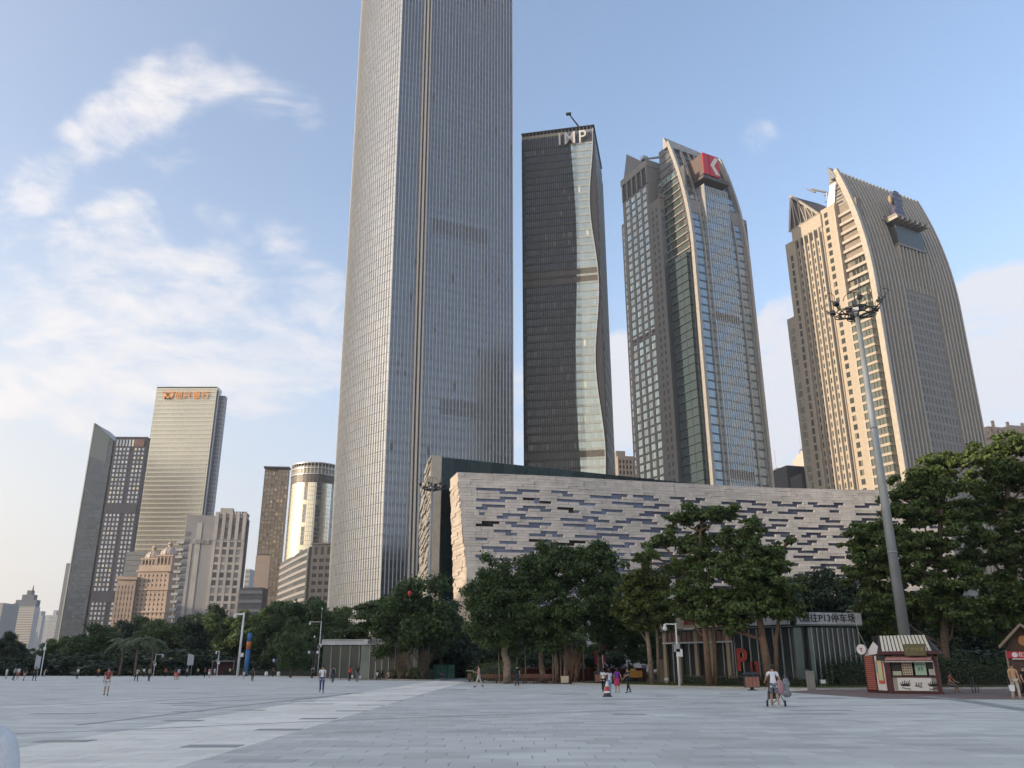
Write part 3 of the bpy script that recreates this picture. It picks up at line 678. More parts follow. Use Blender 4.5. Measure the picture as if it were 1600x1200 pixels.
# ------------------------------------------------------------------ the tallest tower
def tall_tower():
    B = Bld('skyscraper', 'tallest grey glass skyscraper with fine vertical fins running out of the top of the photo', 'skyscraper', -50.4, 326.1, rad(25))
    m_fin = mat('pale_fin', (.60, .60, .59), .45, .2, var=.05)
    m_fin2 = mat('cream_fin', (.74, .66, .56), .5, .1, var=.1)
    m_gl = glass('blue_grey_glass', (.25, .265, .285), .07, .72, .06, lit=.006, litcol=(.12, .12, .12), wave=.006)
    m_gll = glass('sunlit_side_glass', (.42, .45, .49), .24, .75, .06, wave=.006)  # paler copy of the front glass: sun on this side put into the colour
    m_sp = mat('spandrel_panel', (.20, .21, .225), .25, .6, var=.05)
    m_spl = mat('sunlit_spandrel', (.34, .36, .39), .35, .6, var=.05)  # lit copy of the front spandrel, sunlight in its colour
    W_, H_ = 56.0, 420.0; FH = 4.25; NF = int(H_/FH); NB = 36
    sh = lambda z: -3.6*z/316
    def fx(s_, z): return sh(z)*(1-s_/W_)+s_           # front line, corner drifts slightly left with height
    # left side plan: bulging curve from the front corner to the back
    NLc = 30
    def lp(t, z):
        bul = 9.6+3.2*z/316
        y = 54*t; x = -bul*math.sin(min(1.0, t*1.32)*math.pi*0.5) + (max(0, t-.76)/.24)**2*3
        return (sh(z)*(1-t)+x, y)
    g_ = MB(); gs = MB(); gl = MB(); gls = MB()
    for f in range(NF):
        z0 = f*FH; z1 = z0+FH-1.15; z2 = z0+FH
        for i in range(NB):
            if i in (7, 8): continue
            a, c = W_*i/NB+.02, W_*(i+1)/NB-.02
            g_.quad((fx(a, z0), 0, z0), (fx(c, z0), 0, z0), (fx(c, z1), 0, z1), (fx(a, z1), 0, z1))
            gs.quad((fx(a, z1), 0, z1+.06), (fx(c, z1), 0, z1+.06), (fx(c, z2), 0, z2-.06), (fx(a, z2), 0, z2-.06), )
        for i in range(NLc):
            t0, t1 = i/NLc, (i+1)/NLc
            for q, (za, zb) in ((gl, (z0, z1)), (gls, (z1+.06, z2-.06))):
                a0 = lp(t0, za); a1 = lp(t1, za); b0 = lp(t0, zb); b1 = lp(t1, zb)
                q.quad((*a1, za), (*a0, za), (*b0, zb), (*b1, zb))
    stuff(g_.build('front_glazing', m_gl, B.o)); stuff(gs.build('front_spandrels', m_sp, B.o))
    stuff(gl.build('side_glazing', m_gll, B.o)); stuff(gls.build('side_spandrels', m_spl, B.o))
    # core behind the skin, the other two sides
    c = MB()
    zs = [0, 105, 210, 316, 420]
    outl = lambda z: [(fx(0, z)+.1, .25), (W_, .25), (W_+4, 20), (W_+5, 34), (W_, 54)]+[(lp(t, z)[0]+.35, lp(t, z)[1]+.1) for t in (1, .8, .6, .4, .2, .05)]
    for k in range(4):
        a = outl(zs[k]); b2 = outl(zs[k+1]); n = len(a)
        for i in range(n):
            j = (i+1) % n; c.quad((*a[i], zs[k]), (*a[j], zs[k]), (*b2[j], zs[k+1]), (*b2[i], zs[k+1]))
    c.poly([(*p, 420) for p in outl(420)])
    c.build('core', mat('tower_core', (.05, .055, .065), .5, .3), B.o)
    # floor lines: thin dark sills at each floor, each its own piece
    for f in range(1, NF):
        z = f*FH
        q = MB(); q.box(fx(0, z), W_, -.06, 0, z-.06, z+.03)
        q.box(fx(0, z), W_, -.05, 0, z-1.16, z-1.10); q.build('floor_line', m_sp, B.o)
        q = MB()
        for i in range(0, NLc):
            p0 = lp(i/NLc, z); p1 = lp((i+1)/NLc, z)
            q.quad((p1[0]-.12, p1[1]-.05, z-.12), (p0[0]-.12, p0[1]-.1, z-.12), (p0[0]-.12, p0[1]-.1, z+.08), (p1[0]-.12, p1[1]-.05, z+.08))
        q.build('floor_line', m_sp, B.o)
    # fins
    for i in range(NB+1):
        s_ = W_*i/NB
        if i in (7, 8, 9):
            continue
        wd = .22; q = MB()
        q.hexa([(fx(s_, 0)-wd/2, -.55, 0), (fx(s_, 0)+wd/2, -.55, 0), (fx(s_, 0)+wd/2, 0, 0), (fx(s_, 0)-wd/2, 0, 0)],
               [(fx(s_, H_)-wd/2, -.55, H_), (fx(s_, H_)+wd/2, -.55, H_), (fx(s_, H_)+wd/2, 0, H_), (fx(s_, H_)-wd/2, 0, H_)])
        q.build('fin', m_fin, B.o)
    for s_, wd, pr in ((W_*7/NB, .55, 1.1), (W_*8/NB, .75, 1.25), (W_*9/NB, .55, 1.1)):
        q = MB(); q.hexa([(fx(s_, 0)-wd/2, -pr, 0), (fx(s_, 0)+wd/2, -pr, 0), (fx(s_, 0)+wd/2, .3, 0), (fx(s_, 0)-wd/2, .3, 0)],
               [(fx(s_, H_)-wd/2, -pr, H_), (fx(s_, H_)+wd/2, -pr, H_), (fx(s_, H_)+wd/2, .3, H_), (fx(s_, H_)-wd/2, .3, H_)])
        q.build('wide_fin', m_fin2, B.o)
    for i in range(0, NLc+4):
        t = i/(NLc+4); q = MB()
        a = lp(t, 0); b2 = lp(t, 210); d = lp(t, H_)
        for (p, z0), (p2, z1) in (((a, 0), (b2, 210)), ((b2, 210), (d, H_))):
            wd = .07; pr = .28
            q.hexa([(p[0]-pr, p[1]-wd-.12, z0), (p[0], p[1]-wd, z0), (p[0], p[1]+wd, z0), (p[0]-pr, p[1]+wd-.12, z0)],
                   [(p2[0]-pr, p2[1]-wd-.12, z1), (p2[0], p2[1]-wd, z1), (p2[0], p2[1]+wd, z1), (p2[0]-pr, p2[1]+wd-.12, z1)])
        q.build('side_fin', m_fin, B.o)
    # louvred plant floors and a few opened lights
    ml = mat('plant_louvre', (.155, .155, .155), .4, .5)
    for (z0, z1, x0, x1) in ((103, 110, 21, 47), (188, 196, 15, 44)):
        x0, x1 = W_*round(x0*NB/W_)/NB, W_*round(x1*NB/W_)/NB
        q = MB()
        n = int((x1-x0)/(W_/NB)+.5)
        for i in range(n):
            for f in range(2):
                a = x0+W_/NB*i; q.box(a+.1, a+W_/NB-.1, -.05, 0, z0+(z1-z0)*f/2+.2, z0+(z1-z0)*(f+1)/2-.2)
        q.build('louvre', ml, B.o)
    for z, i in ((118, 2), (122, 2), (126, 3), (118, 4), (140, 12), (205, 15), (232, 20), (90, 30), (160, 24), (170, 31)):
        q = MB(); a = W_*i/NB; q.box(fx(a, z)+.1, fx(a, z)+1.4, -.06, -.01, z, z+1.9); q.build('vent_panel', ml, B.o)
    # crown
    q = MB(); q.box(2, 50, 6, 48, 420, 470); q.build('upper_tier', m_gl, B.o)
tall_tower()

# ------------------------------------------------------------------ dark slab tower with the roof letters
def imp_tower():
    th = rad(-11.7)
    R0 = Vector((42.1, 357.5)); W_ = 37.6; H_ = 263.5
    A = R0-Vector((math.cos(th), math.sin(th)))*W_
    B = Bld('office_tower', 'dark glass office tower with the letters IMP at the top right of its roof', 'skyscraper', A.x, A.y, th)
    md = glass('black_glass', (.042, .048, .052), .06, .5, .5, lit=.03, litcol=(.12, .11, .10), wave=.012)
    mp = glass('pale_green_glass', (.42, .48, .46), .2, .7, .12, lit=.02, litcol=(.6, .6, .5), wave=.01)
    mf = mat('bronze_fin', (.12, .13, .135), .5, .3); mband = mat('grey_band', (.032, .032, .032), .5, .3)
    B.box('core', .1, W_-.1, .1, 40, 0, H_-3.2, mat('tower_core', (.05, .055, .065)))
    FH = 4.1; NF = 62
    wavy = lambda z: 25.8+1.2*math.sin(z/26)     # the division between dark and pale
    wavy2 = lambda z: W_-.6-max(0, 2.9*math.sin((z-8)/84*math.pi)**2)*(1 if z < 262 else 0)
    q = MB(); qp = MB(); qs = MB()
    for f in range(NF):
        z0 = f*FH; z1 = z0+FH-1.2; xm = wavy(z0+2); xe = wavy2(z0+2)
        mech = f in (22, 43, 44)
        n = 24
        for i in range(n):
            a = xm*i/n; c = xm*(i+1)/n
            (q if not mech else qs).quad((a+.08, 0, z0), (c-.08, 0, z0), (c-.08, 0, z1), (a+.08, 0, z1))
        n2 = 8; xm2 = wavy(z0+FH); xe2 = wavy2(z0+FH)
        for i in range(n2):
            a = xm+(xe-xm)*i/n2; c = xm+(xe-xm)*(i+1)/n2; a2 = xm2+(xe2-xm2)*i/n2; c2 = xm2+(xe2-xm2)*(i+1)/n2
            (qp if not mech else qs).quad((a+.04, -.06, z0), (c-.04, -.06, z0), (c2-.04, -.06, z1), (a2+.04, -.06, z1))
        o = MB(); o.box(0, xm, -.22, 0, z1+.02, z0+FH-.02); o.build('spandrel', mband, B.o)
        o = MB(); o.hexa([(xm, -.2, z1+.02), (xe, -.2, z1+.02), (xe, 0, z1+.02), (xm, 0, z1+.02)], [(xm2, -.2, z0+FH-.05), (xe2, -.2, z0+FH-.05), (xe2, 0, z0+FH-.05), (xm2, 0, z0+FH-.05)])
        o.build('spandrel', mat('pale_band', (.36, .38, .35), .4, .4), B.o)
    stuff(q.build('dark_glazing', md, B.o)); stuff(qp.build('pale_glazing', mp, B.o)); stuff(qs.build('louvres', mat('louvre_brown', (.12, .11, .09), .6), B.o))
    for i in range(25):
        x = 25.9*i/25
        cbox('fin', .13, .3, H_-3, mf, B.o, (x, 0, 0))
    # the wavy dark recess at the right corner
    o = MB(); n = 60
    for k in range(n):
        z0 = 254*k/n; z1 = 254*(k+1)/n
        o.quad((wavy2(z0), -.02, z0), (W_, -.02, z0), (W_, -.02, z1), (wavy2(z1), -.02, z1))
    o.build('corner_recess', mat('recess_black', (.025, .027, .032), .5), B.o)
    o = MB()
    for k in range(n):
        z0 = 262*k/n; z1 = 262*(k+1)/n
        o.hexa([(wavy2(z0)-.3, -.5, z0), (wavy2(z0), -.5, z0), (wavy2(z0), 0, z0), (wavy2(z0)-.3, 0, z0)], [(wavy2(z1)-.3, -.5, z1), (wavy2(z1), -.5, z1), (wavy2(z1), 0, z1), (wavy2(z1)-.3, 0, z1)])
    o.build('wavy_edge', m_alu, B.o)
    # right side: banded wall that swells in and out
    ms = mat('side_stone', (.25, .25, .25), .5, .3, var=.1); ms2 = mat('side_band', (.36, .36, .35), .5, .3)
    bw = lambda z: 1.5*math.sin((z-8)/84*math.pi)**2
    for f in range(NF):
        z0 = f*FH
        o = MB(); o.hexa([(W_-.1, 3+bw(z0)*2, z0), (W_+.25, 4+bw(z0)*2, z0), (W_+.25, 40, z0), (W_-.1, 40, z0)], [(W_-.1, 3+bw(z0+FH)*2, z0+FH-.6), (W_+.25, 4+bw(z0+FH)*2, z0+FH-.6), (W_+.25, 40, z0+FH-.6), (W_-.1, 40, z0+FH-.6)])
        o.build('side_panel', ms if f % 2 else ms2, B.o)
    # open roof screen
    for i in range(20): cbox('screen_post', .2, .2, 4.6, m_steel, B.o, (W_*i/20+.1, .2, H_-4.4))
    B.box('roof_rail', -.2, W_+.2, -.3, 40, H_, H_+.5, m_dark)
    B.box('roof_screen', .3, W_-.4, 1.2, 1.5, H_-3.2, H_-.8, mat('screen_glass', (.30, .31, .32), .2, .4))
    B.box('plant_room', 3, 26, 8, 26, H_-3, H_-.6, m_conc)
    B.box('gold_band', .2, 22, .9, 1.1, H_-3.1, H_-.9, mat('gold_strip', (.45, .38, .25), .5))
    put_text('letters_IMP', 'imp', mat('sign_white', (.62, .60, .56), .4, .2), B.o, (26.3, -1.3, H_-6.9), 0, (.93, 1.15, 1)).name = 'lettering'
    # window cleaning crane
    o = MB(); o.tube([(30, 8, H_), (30, 8, H_+5.5)], .5, 6); o.tube([(30, 8, H_+4.5), (25, 1, H_+9.5)], [.5, .35], 6); o.box(23.4, 26, 0, 1.6, H_+9.2, H_+10.0)
    o.build('roof_crane', m_dark, B.o)
imp_tower()

# ------------------------------------------------------------------ the two sail-roofed towers
def sail_profile(z0, ztop, yback, n=14, p=2.0):
    """(y, z) from bottom to top: upright, then curving to the back"""
    out = [(0, 0), (0, z0)]
    for k in range(1, n+1):
        t = k/n; out.append((yback*t**p, z0+(ztop-z0)*t))
    return out
def sweep(prof, x0, x1, d0, d1, mb=None, mi=0):
    """solid strip following the profile between x0..x1, from d0 in front to d1 behind the surface"""
    q = mb or MB()
    N_ = []
    for i, (y, z) in enumerate(prof):
        a = prof[max(0, i-1)]; c = prof[min(len(prof)-1, i+1)]
        t = Vector((c[0]-a[0], c[1]-a[1])); t = t.normalized() if t.length else Vector((0, 1)); N_.append((-t.y, t.x))
    for i in range(len(prof)-1):
        (y, z), (Y, Z) = prof[i], prof[i+1]; n0, n1 = N_[i], N_[i+1]
        f0 = (y+n0[0]*d0, z+n0[1]*d0); f1 = (Y+n1[0]*d0, Z+n1[1]*d0); b0 = (y-n0[0]*d1, z-n0[1]*d1); b1 = (Y-n1[0]*d1, Z-n1[1]*d1)
        q.hexa([(x0, *f0), (x1, *f0), (x1, *b0), (x0, *b0)], [(x0, *f1), (x1, *f1), (x1, *b1), (x0, *b1)], mi)
    return q
def prof_at(prof, z):
    for i in range(len(prof)-1):
        if prof[i][1] <= z <= prof[i+1][1]:
            t = (z-prof[i][1])/max(1e-6, prof[i+1][1]-prof[i][1]); return prof[i][0]+(prof[i+1][0]-prof[i][0])*t
    return prof[-1][0]

def red_sign_tower():
    B = Bld('curved_office_tower', 'grey glass tower with a curved sail roof and a red cube sign', 'skyscraper', 89.2, 364.2, rad(28))
    m_st = mat('grey_stone', (.30, .285, .265), .6, .1, var=.15, streak=.15); m_cr = mat('warm_rib', (.40, .385, .36), .5, .1)
    m_gl = glass('curtain_glass', (.34, .40, .43), .14, .65, .15, lit=.02, wave=.015)
    m_gd = mat('roof_glass_dark', (.16, .16, .16), .4, .4)
    m_win = glass('wing_window', (.42, .50, .50), .12, .7, .3, lit=.35, litcol=(.68, .72, .68), wave=.03)  # pale panes carry the sun's reflection as colour
    m_band = mat('dark_band', (.11, .13, .15), .4, .4)
    W_ = 36.3; FH = 4.3
    pr = sail_profile(196, 266, 13.5, 16, 1.9)
    # back wall body
    B.box('body', 1.5, W_-1, 1.5, 34, 0, 226, m_st)
    o = MB(); prof2 = [(y+1.2, z-1) for y, z in pr]
    for i in range(len(pr)-1):
        if pr[i][1] < 190: continue
        (y, z), (Y, Z) = pr[i], pr[i+1]
        o.hexa([(1, y+.6, z), (W_-.6, y+.6, z), (W_-.6, 22, z), (1, 22, z)], [(1, Y+.6, Z-.5), (W_-.6, Y+.6, Z-.5), (W_-.6, max(22, Y+1), Z-.5), (1, max(22, Y+1), Z-.5)])
    o.build('roof_body', m_gd, B.o)
    # glazing panes following the sail
    nf = int(266/FH); q = MB()
    cols = 20
    for f in range(nf):
        z0 = f*FH; z1 = z0+FH-.9
        y0 = prof_at(pr, z0); y1 = prof_at(pr, z1)
        if z0 > 236: continue
        for i in range(cols):
            a = W_*i/cols+.04; c = W_*(i+1)/cols-.04
            q.quad((a, y0, z0), (c, y0, z0), (c, y1, z1), (a, y1, z1))
        ya = prof_at(pr, z1); yb_ = prof_at(pr, z0+FH)
        o = MB(); o.hexa([(.3, ya-.12, z1+.03), (W_-.3, ya-.12, z1+.03), (W_-.3, ya+.3, z1+.03), (.3, ya+.3, z1+.03)], [(.3, yb_-.12, z0+FH-.03), (W_-.3, yb_-.12, z0+FH-.03), (W_-.3, yb_+.3, z0+FH-.03), (.3, yb_+.3, z0+FH-.03)])
        o.build('floor_band', m_band, B.o)
    stuff(q.build('front_glazing', m_gl, B.o))
    # main ribs: thick ends and thinner ones between
    for x0, x1, d in ((-.6, 1.0, 1.6), (1.25, 1.6, 1.0), (7.2, 7.7, .8), (W_-7.6, W_-7.1, .8), (W_-2.2, W_-1.9, .7), (W_-1.2, W_+.1, 1.6)):
        sweep(pr, x0, x1, d, .4).build('rib', m_cr, B.o)
    for x0 in (12.2, 16.5, 20.5, 24.6):
        sweep([p for p in pr if p[1] >= 232], x0, x0+.35, .6, .3).build('roof_rib', m_cr, B.o)
    # central bay of close fins, with a flat shed top
    nfin = 11; x0, x1 = 10.2, 25.6
    for i in range(nfin+1):
        x = x0+(x1-x0)*i/nfin; q = MB(); q.box(x-.08, x+.08, -.85, -.1, 0, 235); q.build('fin', mat('white_fin', (.62, .62, .61), .4, .2, var=.05), B.o)
    q = MB()
    for f in range(int(235/FH)):
        for i in range(nfin):
            a = x0+(x1-x0)*i/nfin+.1; c = x0+(x1-x0)*(i+1)/nfin-.1
            q.quad((a, -.5, f*FH), (c, -.5, f*FH), (c, -.5, f*FH+3.4), (a, -.5, f*FH+3.4))
    stuff(q.build('bay_glazing', m_gl, B.o))
    B.box('bay_backing', x0, x1, -.45, 6, 0, 235.5, mat('bay_spandrel', (.22, .26, .28), .3, .5))
    B.box('bay_cheek', x0-.5, x0-.15, -1.2, 5, 0, 235.8, m_alu)
    q = MB()
    for z in (163, 85):
        for i in range(nfin): a = x0+(x1-x0)*i/nfin; q.box(a+.2, a+.95, -.62, -.5, z-2.5, z+1.8)
    q.build('louvre', mat('louvre_red_brown', (.13, .09, .075), .6), B.o)
    # sail ridge
    q = MB(); q.hexa([(-.8, 12.2, 263), (W_-4, 12.2, 263), (W_-4, 16, 263), (-.8, 16, 263)], [(-1.4, 14.2, 269.5), (W_-3.5, 13.4, 266.5), (W_-3.5, 14.6, 266.5), (-1.4, 15, 269.5)]); q.build('ridge', m_cr, B.o)
    # right wing
    B.box('right_wing', W_+.2, 40.3, 3, 30, 0, 222, glass('curtain_glass', (0, 0, 0)))
    for f in range(51): cbox('floor_band', 4.2, .3, .9, m_band, B.o, (W_+.2, 3, f*FH+3.4))
    B.box('wing_cap', W_+.1, 40.6, 2.6, 30.2, 222, 224.5, m_st)
    B.box('wing_cheek', 40.31, 40.7, 2.7, 30, 0, 221.9, m_st)
    # left side, from front to back: glass bay, dark slot, grey pier with small windows, big window block, outer strip
    ext = (40, 60, -1.6, 0)
    B.box('glass_bay', -1.6, 3, 3.2, 17, 0, 196, glass('bay_teal_glass', (.13, .19, .21), .12, .5, .2))
    for f in range(46):
        q = MB(); q.box(-2.2, 0, 2.7, 17.3, f*FH-.18, f*FH+.18); q.build('bay_sill', m_band, B.o)
    for y in (3.2, 7.8, 12.4, 17): cbox('bay_mullion', .25, .25, 196, m_band, B.o, (-1.6, y, 0), rad(-90))
    B.box('side_screen', .2, 1.4, 2, 24, 196, 246, m_gd)
    for f in range(11):
        q = MB(); q.box(-.5, 1, 1.2+f*.55, 19.5, 198+f*4.4, 198.7+f*4.4); q.build('terrace_sill', m_st, B.o)
        q = MB()
        for k in range(4): y = 4+f*.5+k*3.6; q.box(0, .3, y, y+3.0, 199.2+f*4.4, 201.8+f*4.4)
        q.build('terrace_window', glass('dim_green_glass', (.20, .26, .24), .15, .6), B.o)
    B.box('slot_wall', 0, 3, 17, 19, 0, 232, mat('slot_dark', (.06, .06, .06), .7))
    B.box('stone_pier', -3.2, 4, 19, 28, 0, 235, m_st)
    B.box('pier_front_glass', -3.0, -.2, 18.85, 19, 0, 228, m_gl)
    B.grid('L', (0, 9, -3.2, 19), 1.2, 7.6, 30, 231, 2, 50, m_band, ind=100, pw=.6, bh=1.2, pier=None, band=None, inset=.95, name='slit_window')
    B.box('pier_cap', -3.6, 8, 18.4, 19.2, 235, 237, m_st)
    B.box('window_block', -2.4, 12, 28, 52, 0, 262.5, m_st)
    B.box('block_recess', -2.62, -2.42, 29.5, 50.5, 249.5, 259.5, mat('recess_black', (0, 0, 0)))
    for k in range(6): cbox('crown_post', .9, .75, 11.2, m_st, B.o, (-2.4, 52-.6-k*4.45, 249.0), rad(-90))
    B.box('crown_beam', -3.1, 12.2, 27.8, 52.2, 259.6, 263.6, m_st)
    ex = (14, 24, -2.4, 28)
    B.grid('L', ex, 2.0, 22.6, 20, 248.6, 4, 53, m_win, pier=m_st, band=m_st, pw=1.5, bh=1.0, proud=.3, split=2, ind=212)
    B.box('outer_strip', -.6, 11, 52, 56.5, 0, 238, m_st)
    B.grid('L', (12, 4.5, -.6, 52), .6, 3.9, 20, 236, 1, 50, m_win, inset=.7, split=2, ind=50)
    for f, fz in ((0, 163), (1, 82)):
        q = MB()
        for k in range(4): q.box(-2.6, -2.4, 30+k*5.3, 33+k*5.3, fz-1.6, fz+1.8)
        q.build('louvre', mat('louvre_red_brown', (0, 0, 0)), B.o)
    q = MB(); q.poly([(-2.4, 31, 263.6), (-2.4, 50, 263.6), (-2.4, 46, 278)][::-1]); q.poly([(-2.4, 31, 263.6), (-2.4, 46, 278), (9, 40, 270), (9, 29, 263.6)]); q.poly([(-2.4, 50, 263.6), (-2.4, 46, 278), (9, 40, 270), (9, 50, 263.6)][::-1])
    q.build('gable', m_gd, B.o)
    q = MB(); q.tube([(2, 20, 246), (2, 20, 262)], .5, 6); q.tube([(2, 20, 262), (-1.5, 31, 266)], [.7, .5], 6); q.tube([(2, 16, 246), (2, 20, 258)], .35, 5); q.box(-3, 0, 30, 33, 265.5, 267.5)
    for k in range(3): q.tube([(1, 14, 246+k*4), (2, 26, 247+k*4)], .35, 5)
    q.build('roof_crane', m_steel, B.o)
    # red cube sign on a shelf
    B.box('sign_shelf', 8.6, 25.9, -2.6, 9, 238.4, 240.2, mat('shelf_dark', (.10, .09, .085), .6))
    cx = 10.6
    B.box('sign_box', cx-1.0, cx+9.6, -1.9, 12.0, 241.5, 253.5, mat('sign_side', (.14, .10, .09), .6))
    sg = B.box('sign_face', cx-1.1, cx+9.7, -2.3, -1.92, 241.3, 253.7, mat('sign_red', (.62, .02, .04), .4, var=0))
    q = MB()
    z0, z1, zm = 242.4, 252.6, 247.5
    for (xa, za), (xb, zb) in (((8.4, z1), (5.0, zm)), ((5.0, zm), (8.4, z0))):
        q.hexa([(cx+xa-1.5, -2.6, za), (cx+xa+1.0, -2.6, za), (cx+xa+1.0, -2.3, za), (cx+xa-1.5, -2.3, za)], [(cx+xb-1.5, -2.6, zb), (cx+xb+1.0, -2.6, zb), (cx+xb+1.0, -2.3, zb), (cx+xb-1.5, -2.3, zb)])
    q.build('letter_K_arm', mat('sign_cream', (.75, .72, .62), .4, var=0), B.o).name = 'sign_letter'
    q = MB(); q.box(cx+2.7, cx+3.1, -2.5, -2.3, 241.6, 253.5); q.build('sign_groove', mat('sign_dark_red', (.30, .01, .02), .5, var=0), B.o)
red_sign_tower()

def beige_tower():
    B = Bld('curved_hotel_tower', 'beige stone tower with a curved ribbed sail roof and a pointed gable behind it', 'skyscraper', 182.3, 378.4, rad(28))
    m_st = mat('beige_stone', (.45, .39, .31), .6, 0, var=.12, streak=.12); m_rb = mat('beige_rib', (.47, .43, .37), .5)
    m_wn = glass('hotel_window', (.11, .13, .125), .12, .4, .4, lit=.1, litcol=(.22, .22, .19), wave=.03)
    m_gr = glass('hotel_bay_glass', (.42, .47, .42), .12, .6, .25, wave=.03)
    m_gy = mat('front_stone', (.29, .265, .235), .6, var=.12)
    W_ = 67.0; FH = 4.6
    pr = sail_profile(182, 257, 13, 18, 2.0)
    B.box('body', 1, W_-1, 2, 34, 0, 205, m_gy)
    o = MB()
    for i in range(len(pr)-1):
        (y, z), (Y, Z) = pr[i], pr[i+1]
        o.hexa([(.6, y+.3, z), (W_-.6, y+.3, z), (W_-.6, 18, z), (.6, 18, z)], [(.6, Y+.3, Z-.4), (W_-.6, Y+.3, Z-.4), (W_-.6, 18, Z-.4), (.6, 18, Z-.4)])
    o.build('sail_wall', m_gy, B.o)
    for x0, x1, d in ((-1.6, .6, 2.4), (.9, 1.5, 1.6)): sweep(pr, x0, x1, d, .6).build('edge_rib', m_rb, B.o)
    xs = [3.6+i*2.9 for i in range(7)]+[48.4+i*2.9 for i in range(6)]+[65.6]
    for x in xs: sweep(pr, x, x+.95, 1.3, .3).build('rib', m_rb, B.o)
    for i in range(9):
        x = 23.6+i*2.75; sweep([p for p in pr if p[1] >= 229], x, x+.9, 1.2, .3).build('rib', m_rb, B.o)
        b_ = MB(); b_.box(x, x+.8, -1.1, 2.4, 186, 211.5); b_.build('rib', m_rb, B.o)
    # window field of the front centre
    B.box('front_panel', 21.5, 47.5, -.5, 2, 0, 190, m_gy)
    B.grid('F', (67, 30, 0, -.5), 22.2, 46.8, 60, 184, 9, 27, glass('front_window', (.215, .20, .18), .35, .0, .2), pier=m_gy, band=m_gy, pw=1.1, bh=1.7, proud=.3, ind=243)
    B.box('sky_lounge', 24, 45, -.9, 6, 213, 224, glass('lounge_glass', (.09, .105, .10), .25, .15))
    B.box('lounge_sill', 23.6, 45.4, -1.3, 5, 211.8, 213, m_gy)
    # shelf and the round dark blue emblem on it
    B.box('shelf', 21, 47, -4.2, 9, 227.5, 228.6, m_gy)
    for i in range(7): B.box('shelf_beam', 21.2+i*4, 22.4+i*4, -4.6, 2, 225.8, 227.5, m_rb)
    # ridge
    q = MB(); q.hexa([(-1.8, 11, 252.5), (W_-1, 11, 252.5), (W_-1, 15, 252.5), (-1.8, 15, 252.5)], [(-3.2, 14, 259.5), (W_-1, 13, 257), (W_-1, 14.4, 257), (-3.2, 15.4, 259.5)]); q.build('ridge', mat('ridge_metal', (.24, .27, .31), .4, .4), B.o)
    # left flank
    B.box('slot_wall', .5, 4, 3, 14, 0, 236, mat('slot_stone', (.26, .22, .18), .7))
    for f in range(11):
        z = 175+f*5.4; y0 = max(1.5, prof_at(pr, z)+.5)
        q = MB(); q.box(-1.0, 2.4, y0, 14.5, z, z+1.5); q.build('terrace_slab', m_rb, B.o)
        if f < 5:
            q = MB()
            for k in range(4): q.box(.3, .5, y0+1+k*2.4, y0+2.8+k*2.4, z+1.8, z+5)
            q.build('terrace_window', m_wn, B.o)
    B.box('glass_bay', -3.4, 2, 2.2, 13.5, 0, 183, m_gr)
    for f in range(40):
        q = MB(); q.box(-3.8, 1, 1.9, 13.8, f*FH-.65, f*FH+.65); q.build('bay_sill', m_st, B.o)
    for y in (4.1, 5.9, 9.5, 11.6): cbox('bay_mullion', .22, .2, 183, m_dark, B.o, (-3.4, y, 0), rad(-90))
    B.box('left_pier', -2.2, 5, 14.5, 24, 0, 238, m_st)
    B.box('pier_rib', -3.0, -2.1, 14.3, 15.3, 0, 236, m_rb)
    B.grid('L', (10, 9.5, -2.2, 14.5), 1, 5.2, 20, 236, 1, 47, m_wn, inset=.9, split=2, ind=47)
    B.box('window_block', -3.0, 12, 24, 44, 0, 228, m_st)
    B.box('block_crown', -3.4, 12.4, 23.6, 44.4, 228, 236, m_st)
    ex = (14, 20, -3.0, 24)
    B.grid('L', ex, 1.5, 18.5, 20, 222, 5, 44, m_wn, inset=.95, split=2, ind=220, dp=.12)
    for k in range(6): cbox('fin', .75, 1.5, 214, m_rb, B.o, (-3.0, 44-1.5-k*3.4+.37, 14), rad(-90))
    for k in range(5): cbox('crown_opening', 2.2, .1, 4.6, mat('opening_dark', (.05, .045, .04), .8), B.o, (-3.0, 44-2.0-k*3.4, 223), rad(-90))
    for y_ in (43.2, 25.2): cbox('side_slot', .8, .1, 205, mat('opening_dark', (0, 0, 0)), B.o, (-3.0, y_, 20), rad(-90))
    B.box('outer_strip', -2.2, 11, 44, 51, 0, 230, m_st)
    B.grid('L', (12, 7, -2.2, 44), 2.2, 5.2, 20, 222, 1, 44, m_wn, inset=.6, split=2, ind=44)
    B.box('low_strip', -1.4, 11, 51, 57, 0, 186, m_st)
    B.grid('L', (12, 6, -1.4, 51), 1.2, 5.2, 20, 180, 1, 35, m_wn, inset=.6, split=2, ind=35)
    # gable
    gz = 236
    q = MB(); P_ = [(-3.0, 24.5, gz), (-3.0, 46, gz), (-3.0, 42, gz+21)]
    for a, c in ((0, 2), (1, 2)):
        q.tube([P_[a], P_[c]], .7, 4)
    q.tube([P_[0], P_[1]], .8, 4)
    for k in range(1, 5):
        t = k/5; y = 24.5+21.5*t; h = 21*min(t/.81, (1-t)/.19+.0)
        q.tube([(-3, y, gz), (-3, y+.5, gz+h)], .35, 4); q.tube([(-3, y-3.5, gz), (-3, y+.5, gz+h)], .28, 4)
    q.build('gable_truss', m_rb, B.o)
    q = MB(); q.poly([(-2.6, 24.5, gz), (-2.6, 42, gz+21), (12, 36, gz+17), (12, 18, gz)]); q.poly([(-2.6, 42, gz+21), (-2.6, 46, gz), (12, 46, gz), (12, 36, gz+17)]); q.poly([(-2.3, 25, gz), (-2.3, 45, gz), (-2.3, 42, gz+18)])
    q.build('gable_roof', mat('gable_slate', (.09, .085, .08), .7), B.o)
    q = MB()
    for k in range(4): q.tube([(0, 17+k*1.5, 236), (-1, 13+k, 250)], .35, 5)
